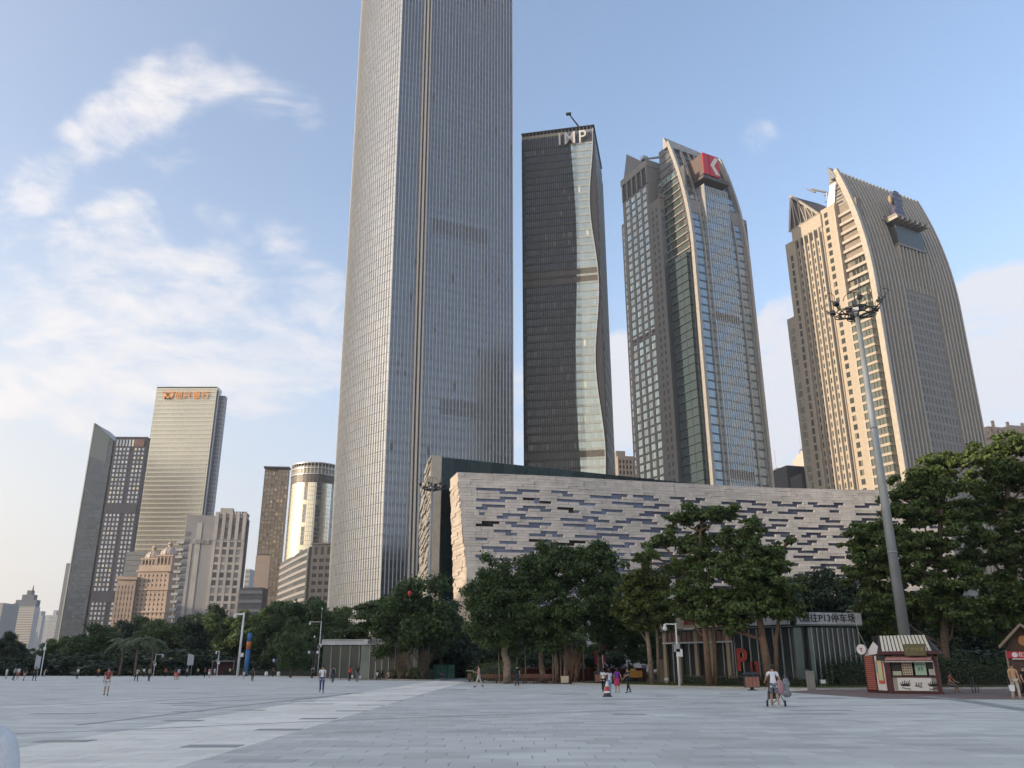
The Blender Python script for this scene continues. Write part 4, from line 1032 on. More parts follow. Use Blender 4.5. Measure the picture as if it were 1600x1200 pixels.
    for k in range(3): q.tube([(0, 11, 238+k*4), (0, 22, 239+k*4)], .35, 5)
    q.tube([(0, 20, 238), (0, 20, 248)], .5, 5); q.tube([(0, 20, 248), (-3, 27, 253)], .6, 5); q.tube([(-3, 25, 250), (-3, 30, 255)], .5, 5)
    q.build('roof_truss', m_steel, B.o)
    # right lower wing
    B.box('right_wing', W_+.2, W_+5, 6, 30, 0, 186, m_gy)
    B.grid('R', (5.2+W_-.2, 24, 0, 6), 1, 23, 60, 184, 5, 26, m_wn, inset=.6, ind=0)
    B.grid('F', (5, 24, W_+.2, 6), .6, 4.6, 60, 184, 1, 26, m_wn, inset=.6, ind=26)
    P_ = B.A+B.F*26.0+B.B*-1.0
    # emblem: a dark mottled disc-topped shape standing on the shelf
    t = thing('roof_emblem', 'dark blue mottled rounded emblem standing on the shelf of the beige sail-roofed tower', 'sign', (P_.x, P_.y, 228.7), rad(28))
    me = mat('emblem_blue', (.03, .035, .10), .4, .2, var=1, scale=1.4, col2=(.20, .18, .22))
    q = MB(); pts = [(-.2, 0), (6.0, 0), (7.2, 2.5), (7.0, 6), (6.0, 8.0), (7.3, 10.5), (7.0, 14), (5.2, 16.6), (2.6, 17.3), (.4, 16.2), (-.6, 13.2), (-.2, 10), (.9, 8), (-.4, 5), (-.8, 2)]
    n = len(pts); v0 = len(q.v)
    q.v += [(x, 0, z) for x, z in pts]+[(x, 2.0, z) for x, z in pts]
    q.face(tuple(range(n))); q.face(tuple(reversed(range(n, 2*n))))
    for i in range(n): j = (i+1) % n; q.face((j, i, n+i, n+j))
    q.build('emblem_body', me, t)
    q = MB(); q.ell((-1.6, 1, 11), (1.3, .9, 2.6), 8, 6); q.build('emblem_bud', mat('emblem_gold', (.45, .33, .18), .5), t)
    for z in (2, 5, 9, 12, 15):
        q = MB(); q.box(.2, 6.4, -.16, 0, z, z+.5); q.build('emblem_stroke', mat('emblem_pale', (.28, .26, .30), .5), t)
beige_tower()
_bt = [o for o in bpy.data.objects if o.name.startswith('curved_hotel_tower') or o.name.startswith('roof_emblem')]
for o in _bt: o.location *= .952; o.scale = (.952,)*3
# ------------------------------------------------------------------ stepped stone library in front
def library():
    rr = random.Random(11)
    t = thing('library', 'low wide stone building with a concave front of stacked slabs and blue slit windows', 'library', (-14.3, 212.5, 0), 0)
    org = Vector((-14.3, 212.5, 0))
    m_st = mat('lilac_grey_stone', (.50, .485, .47), .75, var=.22, scale=.35, island=.12, streak=.15, bump=.1, bscale=6)
    m_we = mat('end_stone', (.50, .44, .38), .75, var=.2, scale=.5, island=.12)
    m_wi = glass('blue_slit_glass', (.13, .15, .23), .12, .45, .35, wave=.02); m_bk = mat('open_slit', (.015, .014, .014), .9)
    m_dg = glass('dark_green_glass', (.022, .04, .038), .15, .6, .4, wave=.01)
    pts = arc([(-14.3, 212.5), (10, 217.3), (35, 223.8), (70, 232.3), (100, 236.2), (125, 237.2)], 30)
    acc = [0.0]
    for i in range(1, len(pts)): acc.append(acc[-1]+(pts[i]-pts[i-1]).length)
    def cv(s_):
        s_ = max(0, min(acc[-1]-.01, s_))
        i = max(0, min(len(acc)-2, int(np.searchsorted(acc, s_))-1)); f = (s_-acc[i])/(acc[i+1]-acc[i])
        p = pts[i].lerp(pts[i+1], f); a = pts[max(0, i-3)]; c = pts[min(len(pts)-1, i+4)]; d = (c-a).normalized()
        return Vector((p.x, p.y)), Vector((d.y, -d.x))
    H = 50.0; MZ = .72; NR = int(H/MZ); S = acc[-1]
    s0 = lambda z: 5.6*(1-z/H)
    def slab(q, sa, sb, za, zb, out, back):
        n = max(1, int((sb-sa)/5))
        for k in range(n):
            a = sa+(sb-sa)*k/n; c = sa+(sb-sa)*(k+1)/n
            pa, na = cv(a); pb, nb = cv(c)
            f0 = pa+na*out; f1 = pb+nb*out; g1 = pb-nb*back; g0 = pa-na*back
            q.hexa([(*(f0-org.xy), za), (*(f1-org.xy), za), (*(g1-org.xy), za), (*(g0-org.xy), za)], [(*(f0-org.xy), zb), (*(f1-org.xy), zb), (*(g1-org.xy), zb), (*(g0-org.xy), zb)])
    occ = {}          # row -> list of (sa, sb)
    wins = []
    CW = 1.55
    for band in range(1, 22):
        rb = NR-4-band*3          # lower of the two slit rows
        if rb < 1: break
        s_ = 5.0 + (0 if band % 2 else rr.uniform(0, 6)); up = rr.random() < .6
        while s_ < S-4:
            L1 = CW*rr.choice([1, 2, 2, 3, 4]); 
            segs = []
            segs.append((s_, s_+L1, rb+1 if up else rb, 1)); s_ += L1
            for _ in range(rr.choice([0, 1, 1, 2, 2])):
                J = CW*rr.choice([1, 1, 2]); segs.append((s_, s_+J, rb, 2)); s_ += J
                up = not up; L2 = CW*rr.choice([1, 2, 2, 3]); segs.append((s_, s_+L2, rb+1 if up else rb, 1)); s_ += L2
            dark = rr.random() < (.22 if 6 < band or True and band < 7 and 26 < s_ < 62 else .07)
            for g in segs:
                dk = (dark and rr.random() < .8) if band < 8 else rr.random() < .05
                wins.append((g[0], min(g[1], S-2), g[2], g[3], dk))
                for r_ in range(g[2], g[2]+g[3]): occ.setdefault(r_, []).append((g[0], min(g[1], S-2)))
            s_ += CW*rr.choice([1, 2, 2, 3]); up = rr.random() < .5
    stones = []
    for r_ in range(NR+1):
        za = r_*MZ; zb = min(H, za+MZ); cur = s0(za); cuts = sorted(occ.get(r_, []))+[(S, S)]
        for a, c in cuts:
            if a > cur+.05:
                x = cur
                while x < a-.01:
                    y = min(a, x+CW*rr.choice([1, 2, 2, 3]))
                    if a-y < 1.0: y = a
                    stones.append((x, y, za, zb)); x = y
            cur = max(cur, c)
    stones.sort(key=lambda q: -(q[2])*0 - (q[1]-q[0])*(1 if 24 < q[2] < 50 and q[0] < 118 else 0))
    jb = MB()
    for i, (a, c, za, zb) in enumerate(stones):
        o_ = rr.uniform(0, .10)
        q = MB() if i < 300 else jb
        slab(q, a+.02, c-.02, za+.025, zb-.005, o_, .75)
        if i < 300: q.build('stone', m_st, t)
    stuff(jb.build('stone', m_st, t))
    jw = MB(); jd = MB()
    wins.sort(key=lambda g: -(g[2]))
    for i, (a, c, r_, n, dk) in enumerate(wins):
        q = MB() if i < 300 else (jd if dk else jw)
        k = max(1, int((c-a)/1.75))
        for j in range(k): slab(q, a+(c-a)*j/k+.05, a+(c-a)*(j+1)/k-.05, r_*MZ+.03, (r_+n)*MZ, -.42, .5)
        if i < 300: q.build('slit_window', m_bk if dk else m_wi, t)
    if jw.v: stuff(jw.build('slit_window', m_wi, t))
    if jd.v: stuff(jd.build('slit_window', m_bk, t))
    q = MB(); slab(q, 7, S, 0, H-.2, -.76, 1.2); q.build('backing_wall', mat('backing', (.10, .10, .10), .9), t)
    # roof slab behind the front
    # end wall of stepped blocks
    rt = D(703.5, 748, 221.6)-org; rb_ = D(714, 1050, 224)-org
    def endp(f, z):
        k = z/H; pf, _ = cv(s0(z)); pf = Vector((pf.x-org.x, pf.y-org.y)); pr_ = Vector((rb_.x+(rt.x-rb_.x)*k, rb_.y+(rt.y-rb_.y)*k))
        return pf.lerp(pr_, f)
    q = MB()
    for k in range(10):
        za, zb = H*k/10, H*(k+1)/10-.02
        q.hexa([(*endp(0, za), za), (*(endp(0, za)+Vector((8, 3))), za), (*(endp(1, za)+Vector((8, 0))), za), (*endp(1, za), za)],
               [(*endp(0, zb), zb), (*(endp(0, zb)+Vector((8, 3))), zb), (*(endp(1, zb)+Vector((8, 0))), zb), (*endp(1, zb), zb)])
    q.build('end_wall', m_we, t)
    NRE = 60; hz_ = H/NRE
    for r_ in range(NRE):
        cuts = [0]+sorted([rr.uniform(.12, .32), rr.uniform(.4, .85)])+[1]
        for j in range(3):
            za = r_*hz_+.01; zb = za+hz_-.03
            pr_ = rr.choice([.02, .08, .16, .24, .32]) if r_ < NRE-3 else .05
            a, c = cuts[j], cuts[j+1]
            L = []
            for z in (za, zb):
                p0, p1 = endp(a, z), endp(c, z); d = (p1-p0).normalized(); n = Vector((-abs(d.y), d.x if d.y > 0 else -d.x)); n = Vector((-d.y, d.x)); n = n if n.x < 0 else -n
                L.append([(*(p0+n*pr_), z), (*p0, z), (*p1, z), (*(p1+n*pr_), z)])
            q = MB(); q.hexa(L[0], L[1]); q.build('end_block', m_we, t)
    q = MB(); rp = [(*(cv(x_)[0]-cv(x_)[1]*1.0-org.xy), H-.25) for x_ in [2+k*(S-3)/30 for k in range(31)]]
    for k in range(30): a_, c_ = rp[k], rp[k+1]; q.quad(a_, c_, (c_[0]-1, c_[1]+14, H-.25), (a_[0]-1, a_[1]+14, H-.25))
    q.build('roof', m_conc, t)
    # tall dark glass block behind with a shadow gap
    L0 = D(691, 714, 226.3); zt = L0.z; R1 = Vector((70.0, 266.5))
    d = (R1-L0.xy).normalized(); n_ = Vector((-d.y, d.x))
    Ltot = 150; nP = 40
    a0 = L0.xy-org.xy
    q = MB()
    e = a0+d*Ltot
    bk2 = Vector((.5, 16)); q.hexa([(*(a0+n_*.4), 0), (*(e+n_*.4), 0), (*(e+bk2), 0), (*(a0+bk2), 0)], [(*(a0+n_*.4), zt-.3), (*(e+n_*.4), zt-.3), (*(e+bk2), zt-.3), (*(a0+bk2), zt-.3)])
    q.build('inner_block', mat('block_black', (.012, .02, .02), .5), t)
    q = MB()
    for i in range(nP):
        for (za, zb) in ((0, 10), (10, 20), (20, 30), (30, 40), (40, 48), (48.1, zt)):
            p = a0+d*(Ltot*i/nP+.06); c = a0+d*(Ltot*(i+1)/nP-.06)
            q.quad((*p, za+.05), (*c, za+.05), (*c, zb-.05), (*p, zb-.05))
    stuff(q.build('dark_glazing', m_dg, t))
    for i in range(0, nP+1, 1):
        p = a0+d*(Ltot*i/nP); q = MB(); q.hexa([(*(p-d*.06-n_*.14), 0), (*(p+d*.06-n_*.14), 0), (*(p+d*.06), 0), (*(p-d*.06), 0)], [(*(p-d*.06-n_*.14), zt), (*(p+d*.06-n_*.14), zt), (*(p+d*.06), zt), (*(p-d*.06), zt)])
        q.build('mullion', m_dark, t)
    # second stepped wing end on the left
    f0 = D(675.5, 712, 226)-org; f1 = D(690.5, 713, 226.2)-org; zc = (f0.z+f1.z)/2+org.z+.2
    bb = D(661, 757, 264)-org; zb2 = zc
    q = MB(); q.hexa([(f0.x, f0.y, 0), (f1.x, f1.y, 0), (f1.x+3, f1.y+40, 0), (bb.x, bb.y, 0)], [(f0.x, f0.y, zc), (f1.x, f1.y, zc), (f1.x+3, f1.y+40, zc), (bb.x, bb.y, zc)]); q.build('rear_wing', mat('rear_wing_stone', (.30, .29, .27), .8, var=.15, streak=.1), t)
    NRE = 68; hz_ = zc/NRE
    p0_, p1_ = Vector((f0.x, f0.y)), Vector((bb.x, bb.y)); d = (p1_-p0_).normalized(); n = Vector((-d.y, d.x)); n = n if n.x < 0 else -n
    for r_ in range(14, NRE):
        cuts = [0]+sorted([rr.uniform(.1, .3), rr.uniform(.35, .6), rr.uniform(.65, .9)])+[1]
        for j in range(4):
            pr_ = rr.choice([.05, .25, .5, .8]); a = p0_.lerp(p1_, cuts[j]); c = p0_.lerp(p1_, cuts[j+1]); za = r_*hz_+.01; zb = za+hz_-.03
            q = MB(); q.hexa([(*(a+n*pr_), za), (*a, za), (*c, za), (*(c+n*pr_), za)], [(*(a+n*pr_), zb), (*a, zb), (*c, zb), (*(c+n*pr_), zb)]); q.build('rear_block', mat('rear_wing_stone', (0, 0, 0)), t)
library()

# ------------------------------------------------------------------ other buildings, far left to right
def tower(name, label, p1, p2, d, thd, cat='building', group=None):
    A = D(*p1, d); B = Bld(name, label, cat, A.x, A.y, rad(thd), group); B.H = A.z; B.W = B.xf(*p2); return B

def bank():
    B = tower('bank_tower', 'tall pale greenish cream slab tower with an orange bank sign along its top', (246, 604.5), (339.5, 605), 850, 0, 'skyscraper')
    W_, H = B.W, B.H
    mg = glass('cream_glass', (.58, .58, .50), .3, .55, .08, wave=.008); mg2 = mat('cream_panel', (.56, .55, .47), .4, .2, var=.15, scale=.02)
    md = mat('slate_panel', (.12, .14, .17), .35, .5)
    B.box('body', .5, W_-.5, .5, 13, 0, H-.5, mg2)
    nf = 62; FH = H/nf
    q = MB(); n = 30
    for f in range(nf):
        for i in range(n): a = W_*i/n+.05; c = W_*(i+1)/n-.05; q.quad((a, 0, f*FH), (c, 0, f*FH), (c, 0, f*FH+FH*.62), (a, 0, f*FH+FH*.62))
        cbox('floor_band', W_, .5, FH*.34, mg2, B.o, (0, .1, f*FH+FH*.64))
    stuff(q.build('front_glazing', mg, B.o))
    for i in range(n+1): cbox('mullion', .22, .3, H, mg2, B.o, (W_*i/n-.11, 0, 0))
    B.box('parapet', -.3, W_+.3, -.4, 13, H-3, H, mg2)
    B.box('side_wing', W_-.2, W_+6.2, 7, 14, 0, H-7, md)
    B.box('side_glass', W_-.3, W_+2.0, 2, 7, 0, H-4, glass('slate_glass', (.22, .26, .32), .15, .6))
    for f in range(nf-2): q = MB(); q.box(W_+1.9, W_+6.35, 6.8, 14.1, f*FH, f*FH+.5); q.build('floor_line', m_steel, B.o)
    mo = mat('sign_orange', (.78, .36, .13), .5, var=.05)
    y = -1.1; zc = H-9.5
    for k, u in (('bank1', 280.5), ('bank2', 294), ('bank3', 308.5), ('bank4', 322.5)):
        x = B.xf(u, 612); put_text('sign_character', k, mo, B.o, (x, y, zc), 0, (.92, 1.0, 1))
    x = B.xf(264, 612); q = MB()
    for (a, b_) in (((-4.4, 3.6), (-2.2, -3.6)), ((-2.2, -3.6), (0, 1.4)), ((0, 1.4), (2.2, -3.6)), ((2.2, -3.6), (4.6, 3.6))):
        q.hexa([(x+a[0]-1.2, y-.4, zc+a[1]), (x+a[0]+1.6, y-.4, zc+a[1]), (x+a[0]+1.6, y, zc+a[1]), (x+a[0]-1.2, y, zc+a[1])], [(x+b_[0]-1.2, y-.4, zc+b_[1]), (x+b_[0]+1.6, y-.4, zc+b_[1]), (x+b_[0]+1.6, y, zc+b_[1]), (x+b_[0]-1.2, y, zc+b_[1])])
    q.box(x-5.4, x+6.4, y-.4, y, zc+3.0, zc+4.4)
    q.build('sign_emblem', mo, B.o)
bank()

def slanted():
    B = tower('glass_wedge_tower', 'dark slate glass tower with a slanted pointed top', (148.5, 661), (183, 700), 800, 0, 'skyscraper')
    W_ = B.xf(178, 684); H = B.H; z2 = B.z(182, 688, W_)
    mg = glass('slate_blue_glass', (.065, .085, .115), .12, .65, .3, wave=.006); nf = 62; FH = H/nf
    q = MB(); q.v = []
    q.hexa([(0, 0, 0), (W_, 0, 0), (W_, 30, 0), (0, 30, 0)], [(0, 0, H), (W_, 0, z2), (W_, 30, z2), (0, 30, H)]); q.build('body', mat('wedge_body', (.04, .052, .07), .3, .6), B.o)
    q = MB()
    for f in range(nf):
        for i in range(7):
            a, c = W_*i/7+.05, W_*(i+1)/7-.05; za, zb = f*FH+.1, (f+1)*FH-.25
            top = lambda x: H+(z2-H)*x/W_
            if zb < top(c): q.quad((a, -.1, za), (c, -.1, za), (c, -.1, zb), (a, -.1, zb))
    stuff(q.build('front_glazing', mg, B.o))
    for k in range(4):   # wide diagonal seams
        z = 60+k*38; q = MB(); q.hexa([(0, -.16, z+14), (W_, -.16, z-6), (W_, -.09, z-6), (0, -.09, z+14)], [(0, -.16, z+14.7), (W_, -.16, z-5.3), (W_, -.09, z-5.3), (0, -.09, z+14.7)]); q.build('diagonal_seam', mat('seam', (.05, .06, .07), .4), B.o)
    q = MB(); q.box(-.8, 0, -.5, 30, 0, H); q.build('left_fin', m_steel, B.o)
    q = MB(); q.hexa([(0, -.3, H-30), (W_*.8, -.3, H-36), (W_*.8, -.12, H-36), (0, -.12, H-30)], [(0, -.3, H-2), (W_*.8, -.3, z2+4), (W_*.8, -.12, z2+4), (0, -.12, H-2)]); q.build('top_glass_screen', glass('screen_green_glass', (.07, .095, .105), .15, .35), B.o)
slanted()

def grid_tower():
    B = tower('grid_tower', 'dark blue tower gridded with small square windows beside the cream tower', (181, 684.5), (229.5, 688), 790, 2, 'skyscraper')
    W_, H = B.W, B.H
    mn = mat('navy_frame', (.018, .024, .042), .5, .1); mw = glass('small_square_window', (.38, .42, .50), .15, .7, .4, lit=.10, litcol=(.62, .56, .44), wave=.05)
    B.box('body', 0, W_, .2, 7, 0, H, mn)
    NF = 50; FH = H/NF
    gaps = {14, 15, 33, 34}
    B.grid('F', (W_, 30, 0, .2), .8, W_-.6, 0, H-8, 8, 48, mw, pier=mn, band=mn, pw=1.25, bh=1.5, proud=.3, ind=290, skip=lambda i, j: j in gaps or i == 4)
    B.box('upper_band', .4, W_-.4, -.5, .2, FH*33-1, FH*35-1, mn); B.box('lower_band', .4, W_-.4, -.5, .2, FH*14-1, FH*16-1, mn)
    for i in range(9): cbox('crown_window', 1.6, .5, 6, mw, B.o, (1.5+i*(W_-3)/9, 0, H-7.5))
    B.box('right_stain', W_*.66, W_*.94, -.62, .1, H-7.8, H-1.0, mat('copper_panel', (.13, .06, .045), .6))
    B.box('parapet', -.4, W_+.4, -.4, 7, H, H+1.2, mn)
    B.box('right_flank', W_, W_+.5, 0, 6, 0, H-1, mn)
grid_tower()

def hotel_domes():
    B = tower('domed_building', 'pinkish stone building topped by two ribbed domes with small lanterns', (217.5, 883), (268, 880), 560, -3, 'building')
    W_, H = B.W, B.H
    ms = mat('pink_stone', (.46, .36, .29), .8, var=.2, scale=.1, streak=.1); mw = mat('dark_small_window', (.06, .05, .05), .4)
    md = mat('dome_pink', (.56, .48, .43), .6, var=.2, scale=.3)
    zt = H
    B.box('body', 0, W_, 0, 9, 0, zt, ms)
    B.grid('F', (W_, 26, 0, 0), 1, W_-1, 8, zt-5, 7, 17, mw, pier=ms, band=ms, pw=1.7, bh=1.7, proud=.5, ind=119)
    for z in (zt-4, zt-15, zt-28): B.box('cornice', -.8, W_+.6, -1.2, 9, z, z+1.0, ms)
    up = [(.04, .50, 5.5, 14.5), (.50, 1.0, 8.5, 17.5)]
    for (a, c, dh, dh2) in up:
        x0, x1 = W_*a, W_*c; xc = (x0+x1)/2; r_ = (x1-x0)/2; yc = r_+1
        B.box('drum', x0, x1, 1, 1+2*r_, zt, zt+dh*.62, ms)
        for k in range(4): cbox('drum_window', 1.0, .15, dh*.33, mw, B.o, (x0+1.2+k*(2*r_-2.4)/4, 1, zt+dh*.15))
        for k in range(5): cbox('column', .6, .7, dh*.55, ms, B.o, (x0+.2+k*(2*r_-.8)/4, 1, zt+.2))
        B.box('cornice', x0-.5, x1+.5, .4, 1.6+2*r_, zt+dh*.62, zt+dh*.62+.9, ms)
        q = MB(); q.lathe([(r_*1.0, 0), (r_*.99, r_*.25), (r_*.9, r_*.55), (r_*.68, r_*.82), (r_*.36, r_*1.0), (.9, r_*1.06)], 24, (xc, yc, zt+dh*.62+.9)); o = q.build('dome', md, B.o, smooth=True)
        for k in range(12):
            an = 2*math.pi*k/12; q = MB(); q.tube([(xc+math.cos(an)*r_*f*1.01, yc+math.sin(an)*r_*f*1.01, zt+dh*.62+.9+r_*h) for f, h in ((1, 0), (.99, .25), (.9, .55), (.68, .82), (.36, 1.0))], .22, 4); q.build('dome_rib', ms, B.o)
        q = MB(); q.lathe([(1.3, 0), (1.3, 1.6), (1.9, 1.7), (1.0, 3.0), (.35, 3.6), (.15, 5.6)], 10, (xc, yc, zt+dh*.62+.9+r_*1.04)); q.build('lantern', ms, B.o)
    C = tower('pink_block', 'lower pink stone apartment block left of the two domes', (184, 905), (214.5, 897), 560, 8)
    C.box('body', 0, C.W, 0, 8, 0, C.H, ms)
    C.grid('F', (C.W, 24, 0, 0), .6, C.W-.6, 6, C.H-3, 5, 13, mat('dim_pink_window', (.22, .15, .12), .5), pier=ms, band=ms, pw=1.3, bh=1.5, proud=.4, ind=65)
    C.box('cornice', -.8, C.W+.5, -1, 8.6, C.H-.2, C.H+1.6, ms); C.box('side_bay', C.W, C.W+2.4, 3, 8, 0, C.H-3, mat('pink_shade', (.33, .27, .22), .8))
hotel_domes()

def white_block():
    B = tower('white_office_block', 'off-white block with four columns of square windows and stained tall arches at its top', (337.5, 803.5), (386.5, 806), 420, 8)
    W_, H = B.W, B.H
    ms = mat('offwhite_render', (.46, .44, .42), .85, var=.2, scale=.12, streak=.5); mg = mat('grey_render', (.30, .30, .31), .85, var=.15, scale=.1, streak=.2)
    mw = glass('dull_window', (.14, .14, .15), .2, .4, .6, lit=.3, litcol=(.30, .28, .27), wave=.04)
    B.box('body', 0, W_, 0, 5, 0, H, ms)
    NZ = 15; ztop = H-12.5; step = 3.55
    B.grid('F', (W_, 20, 0, 0), .8, W_-.8, ztop-NZ*step, ztop, 4, NZ, mw, pier=ms, band=ms, pw=1.25, bh=1.15, proud=.45, ind=60)
    for i in range(4):
        u = .8+(W_-1.6)/4*i
        q = MB(); q.box(u+.7, u+(W_-1.6)/4-.7, -.06, 0, ztop+.6, H-1.5); q.build('stained_panel', mat('stained_render', (.36, .34, .32), .9, var=.9, scale=.22, col2=(.10, .095, .09), streak=.6), B.o)
    for i in range(5): cbox('crown_pier', 1.5, .75, 13.4, ms, B.o, (.2+(W_-1.9)/4*i, 0, ztop+.2))
    B.box('parapet', -.2, W_+.2, -.5, 5.2, H, H+.7, ms)
    B.box('plant_room', W_*.1, W_*.5, 2, 5, H+.7, H+3.4, m_conc)
    for k in range(5): B.box('roof_unit', W_*.5+k*1.4, W_*.5+k*1.4+.9, 2, 3, H+.7, H+1.9, m_dark)
    B.box('right_edge', W_, W_+.5, .6, 5, 0, H-2, mat('dark_brown_edge', (.14, .12, .11), .8))
    # grey left part
    xl = B.xf(291, 806)
    B.box('grey_part', xl, -.02, 1.5, 8, 0, H-.4, mg)
    B.box('pale_strip', xl*.60, xl*.44, 1.3, 1.5, 0, H-4, ms); B.box('pale_strip', xl*.80, xl*.70, 1.32, 1.5, 0, H-14, ms)
    for k in range(17): cbox('balcony_window', 2.0, .1, 2.2, mat('dim_window', (.17, .18, .20), .3), B.o, (xl+.5, 1.5, H-10.5-k*3.4))
    put_text('lettering', 'wht', ms, B.o, (xl*.42, 1.05, H-13), 0, (.6, .75, 1))
    xb = B.xf(279, 860)
    for k in range(17):
        q = MB(); q.box(xb-.6+k*.05-.9, xl+.3, .8, 7, H-14-k*3.4, H-12.9-k*3.4); q.build('balcony', mat('balcony_white', (.55, .54, .52), .7, var=.2), B.o)
        q = MB(); q.box(xb+.8, xl, 2.4, 7, H-16.3-k*3.4, H-14-k*3.4); q.build('balcony_glass', mat('dim_window', (0, 0, 0)), B.o)
white_block()

def more_left():
    mt = mat('brown_cladding', (.17, .145, .125), .6, .2, var=.2, scale=.05); mgb = glass('brown_glass', (.22, .19, .16), .12, .7, .5, lit=.05, litcol=(.5, .42, .3), wave=.03)
    mtan = mat('tan_panel', (.32, .27, .24), .7, var=.1)
    B = tower('brown_tower', 'dark brown glass tower stepped beside the shining cylinder', (414, 732), (436, 733), 620, 6, 'skyscraper')
    H = B.H; x2 = B.xf(453, 740)
    B.box('left_part', 0, B.W, .2, 6, 0, H, mt); B.grid('F', (B.W, 26, 0, .2), .4, B.W-.2, B.H*.56, H-2, 4, 20, mgb, pier=mt, band=mt, pw=.5, bh=1.0, ind=80)
    B.box('tan_lower', -.2, B.W-.1, -.5, 0, 0, H*.55, mtan)
    B.box('right_part', B.W, x2-.3, -3, 1, 0, H-1.5, mt)
    B.grid('F', (x2-B.W, 26, B.W, -3), .4, x2-B.W-.5, 20, H-3, 3, 36, mgb, pier=mt, band=mt, pw=.7, bh=1.2, ind=108)
    B.box('roof_line', -.3, x2-.1, -3.3, 4, H-.1, H+1.0, m_dark)
    # shining cylinder
    B = tower('glass_cylinder_tower', 'round gold-lit glass tower flashing in the low sun', (455, 728), (527, 730), 600, 0, 'skyscraper')
    r_ = B.W/2+.9; xc, yc = B.W/2+.4, r_*.4; H = B.H
    mc = glass('warm_mirror_glass', (.93, .84, .66), .16, .95, .05, wave=.002); mdk = glass('dark_strip_glass', (.30, .31, .33), .12, .8, .3)
    q = MB(); q.lathe([(r_-.3, 0), (r_-.3, H-2)], 40, (xc, yc, 0)); q.build('core', mat('cyl_core', (.30, .29, .26), .5, .4), B.o)
    n = 44; q = MB(); qd = MB()
    nf = 40; FH = (H-14)/nf
    for f in range(nf):
        for i in range(n):
            a0 = math.pi+math.pi*i/n+.004; a1 = math.pi+math.pi*(i+1)/n-.004
            z0 = f*FH+.1; z1 = (f+1)*FH-.12
            dark = (i in (19, 20, 26, 27) and f % 5 and f > 10) or i in (35, 36, 37) or (i in (9, 10) and f < 9)
            (qd if dark else q).quad((xc+r_*math.cos(a0), yc+r_*math.sin(a0), z0), (xc+r_*math.cos(a1), yc+r_*math.sin(a1), z0), (xc+r_*math.cos(a1), yc+r_*math.sin(a1), z1), (xc+r_*math.cos(a0), yc+r_*math.sin(a0), z1))
    stuff(q.build('round_glazing', mc, B.o)); stuff(qd.build('dark_glazing', mdk, B.o))
    for f in range(nf): q = MB(); q.lathe([(r_-.1, -.1), (r_+.12, -.1), (r_+.12, .1), (r_-.1, .1)], 36, (xc, yc, f*FH)); q.build('floor_ring', m_alu, B.o)
    q = MB(); q.lathe([(r_-.2, 0), (r_+.1, 0), (r_+.1, 5), (r_-.2, 5)], 40, (xc, yc, H-13.5)); q.build('dark_crown', mat('crown_dark', (.12, .11, .10), .5, .4), B.o)
    for i in range(44):
        an = 2*math.pi*i/44; q = MB(); px_, py_ = xc+(r_+.2)*math.cos(an), yc+(r_+.2)*math.sin(an); q.box(px_-.15, px_+.15, py_-.15, py_+.15, H-8, H+.6); q.build('crown_post', m_alu, B.o)
    for z in (H-8.2, H-4, H-.2): q = MB(); q.lathe([(r_-.2, 0), (r_+.4, 0), (r_+.4, .6), (r_-.2, .6)], 40, (xc, yc, z)); q.build('crown_ring', m_alu, B.o)
    # curved grey block and its windowed wing
    B = tower('curved_grey_block', 'curved grey banded block below the shining cylinder', (488, 851), (524, 850), 430, -6)
    ms = mat('warm_concrete', (.40, .35, .31), .8, var=.15, streak=.2); mdw = mat('brown_window', (.09, .075, .07), .3)
    H = B.H; W_ = B.W+2
    B.box('wing', 0, W_, 0, 16, 0, H, ms)
    B.grid('F', (W_, 16, 0, 0), .6, W_-.2, H-33-6, H-6, 4, 9, mdw, pier=ms, band=ms, pw=1.1, bh=1.9, proud=.4, ind=36)
    for i in range(4): q = MB(); q.box(1.4+i*(W_-.8)/4, 2.9+i*(W_-.8)/4, -.1, 0, H-5.2, H-1.2); q.build('top_window', mdw, B.o)
    B.box('parapet', -.3, W_, -.6, 16, H, H+.8, ms)
    B.box('dark_edge', -1.6, -.02, .5, 12, 0, H-1, mat('brown_dark', (.10, .08, .07), .6))
    A = B.A; p_far = D(440, 884, 505); Lp = []
    for k in range(13):
        t_ = k/12; u = 488+(440-488)*t_; dd = 430+75*t_**1.3; P_ = D(u, 860, dd); Lp.append(Vector((P_.x, P_.y)))
    inv = Matrix.Rotation(-B.th, 2)
    Lp = [inv @ (p-A) for p in Lp]; Lp[0] = Vector((-1.7, .6))
    mg = mat('grey_band_stone', (.30, .29, .29), .6, var=.1); mgg = glass('band_glass', (.14, .15, .16), .15, .6)
    nfl = 16; FHh = (H-1)/nfl
    for f in range(nfl):
        for (za, zb, o_, m_, nm) in ((f*FHh, f*FHh+1.5, .3, mg, 'spandrel_band'), (f*FHh+1.5, (f+1)*FHh, 0, mgg, 'ribbon_window')):
            q = MB()
            for k in range(12):
                a, c = Lp[k], Lp[k+1]; d = (c-a).normalized(); n_ = Vector((d.y, -d.x)); n_ = n_ if n_.y < 0 else -n_
                q.hexa([(*(c+n_*o_), za), (*(a+n_*o_), za), (*(a-n_*2), za), (*(c-n_*2), za)], [(*(c+n_*o_), zb), (*(a+n_*o_), zb), (*(a-n_*2), zb), (*(c-n_*2), zb)])
            q.build(nm, m_, B.o)
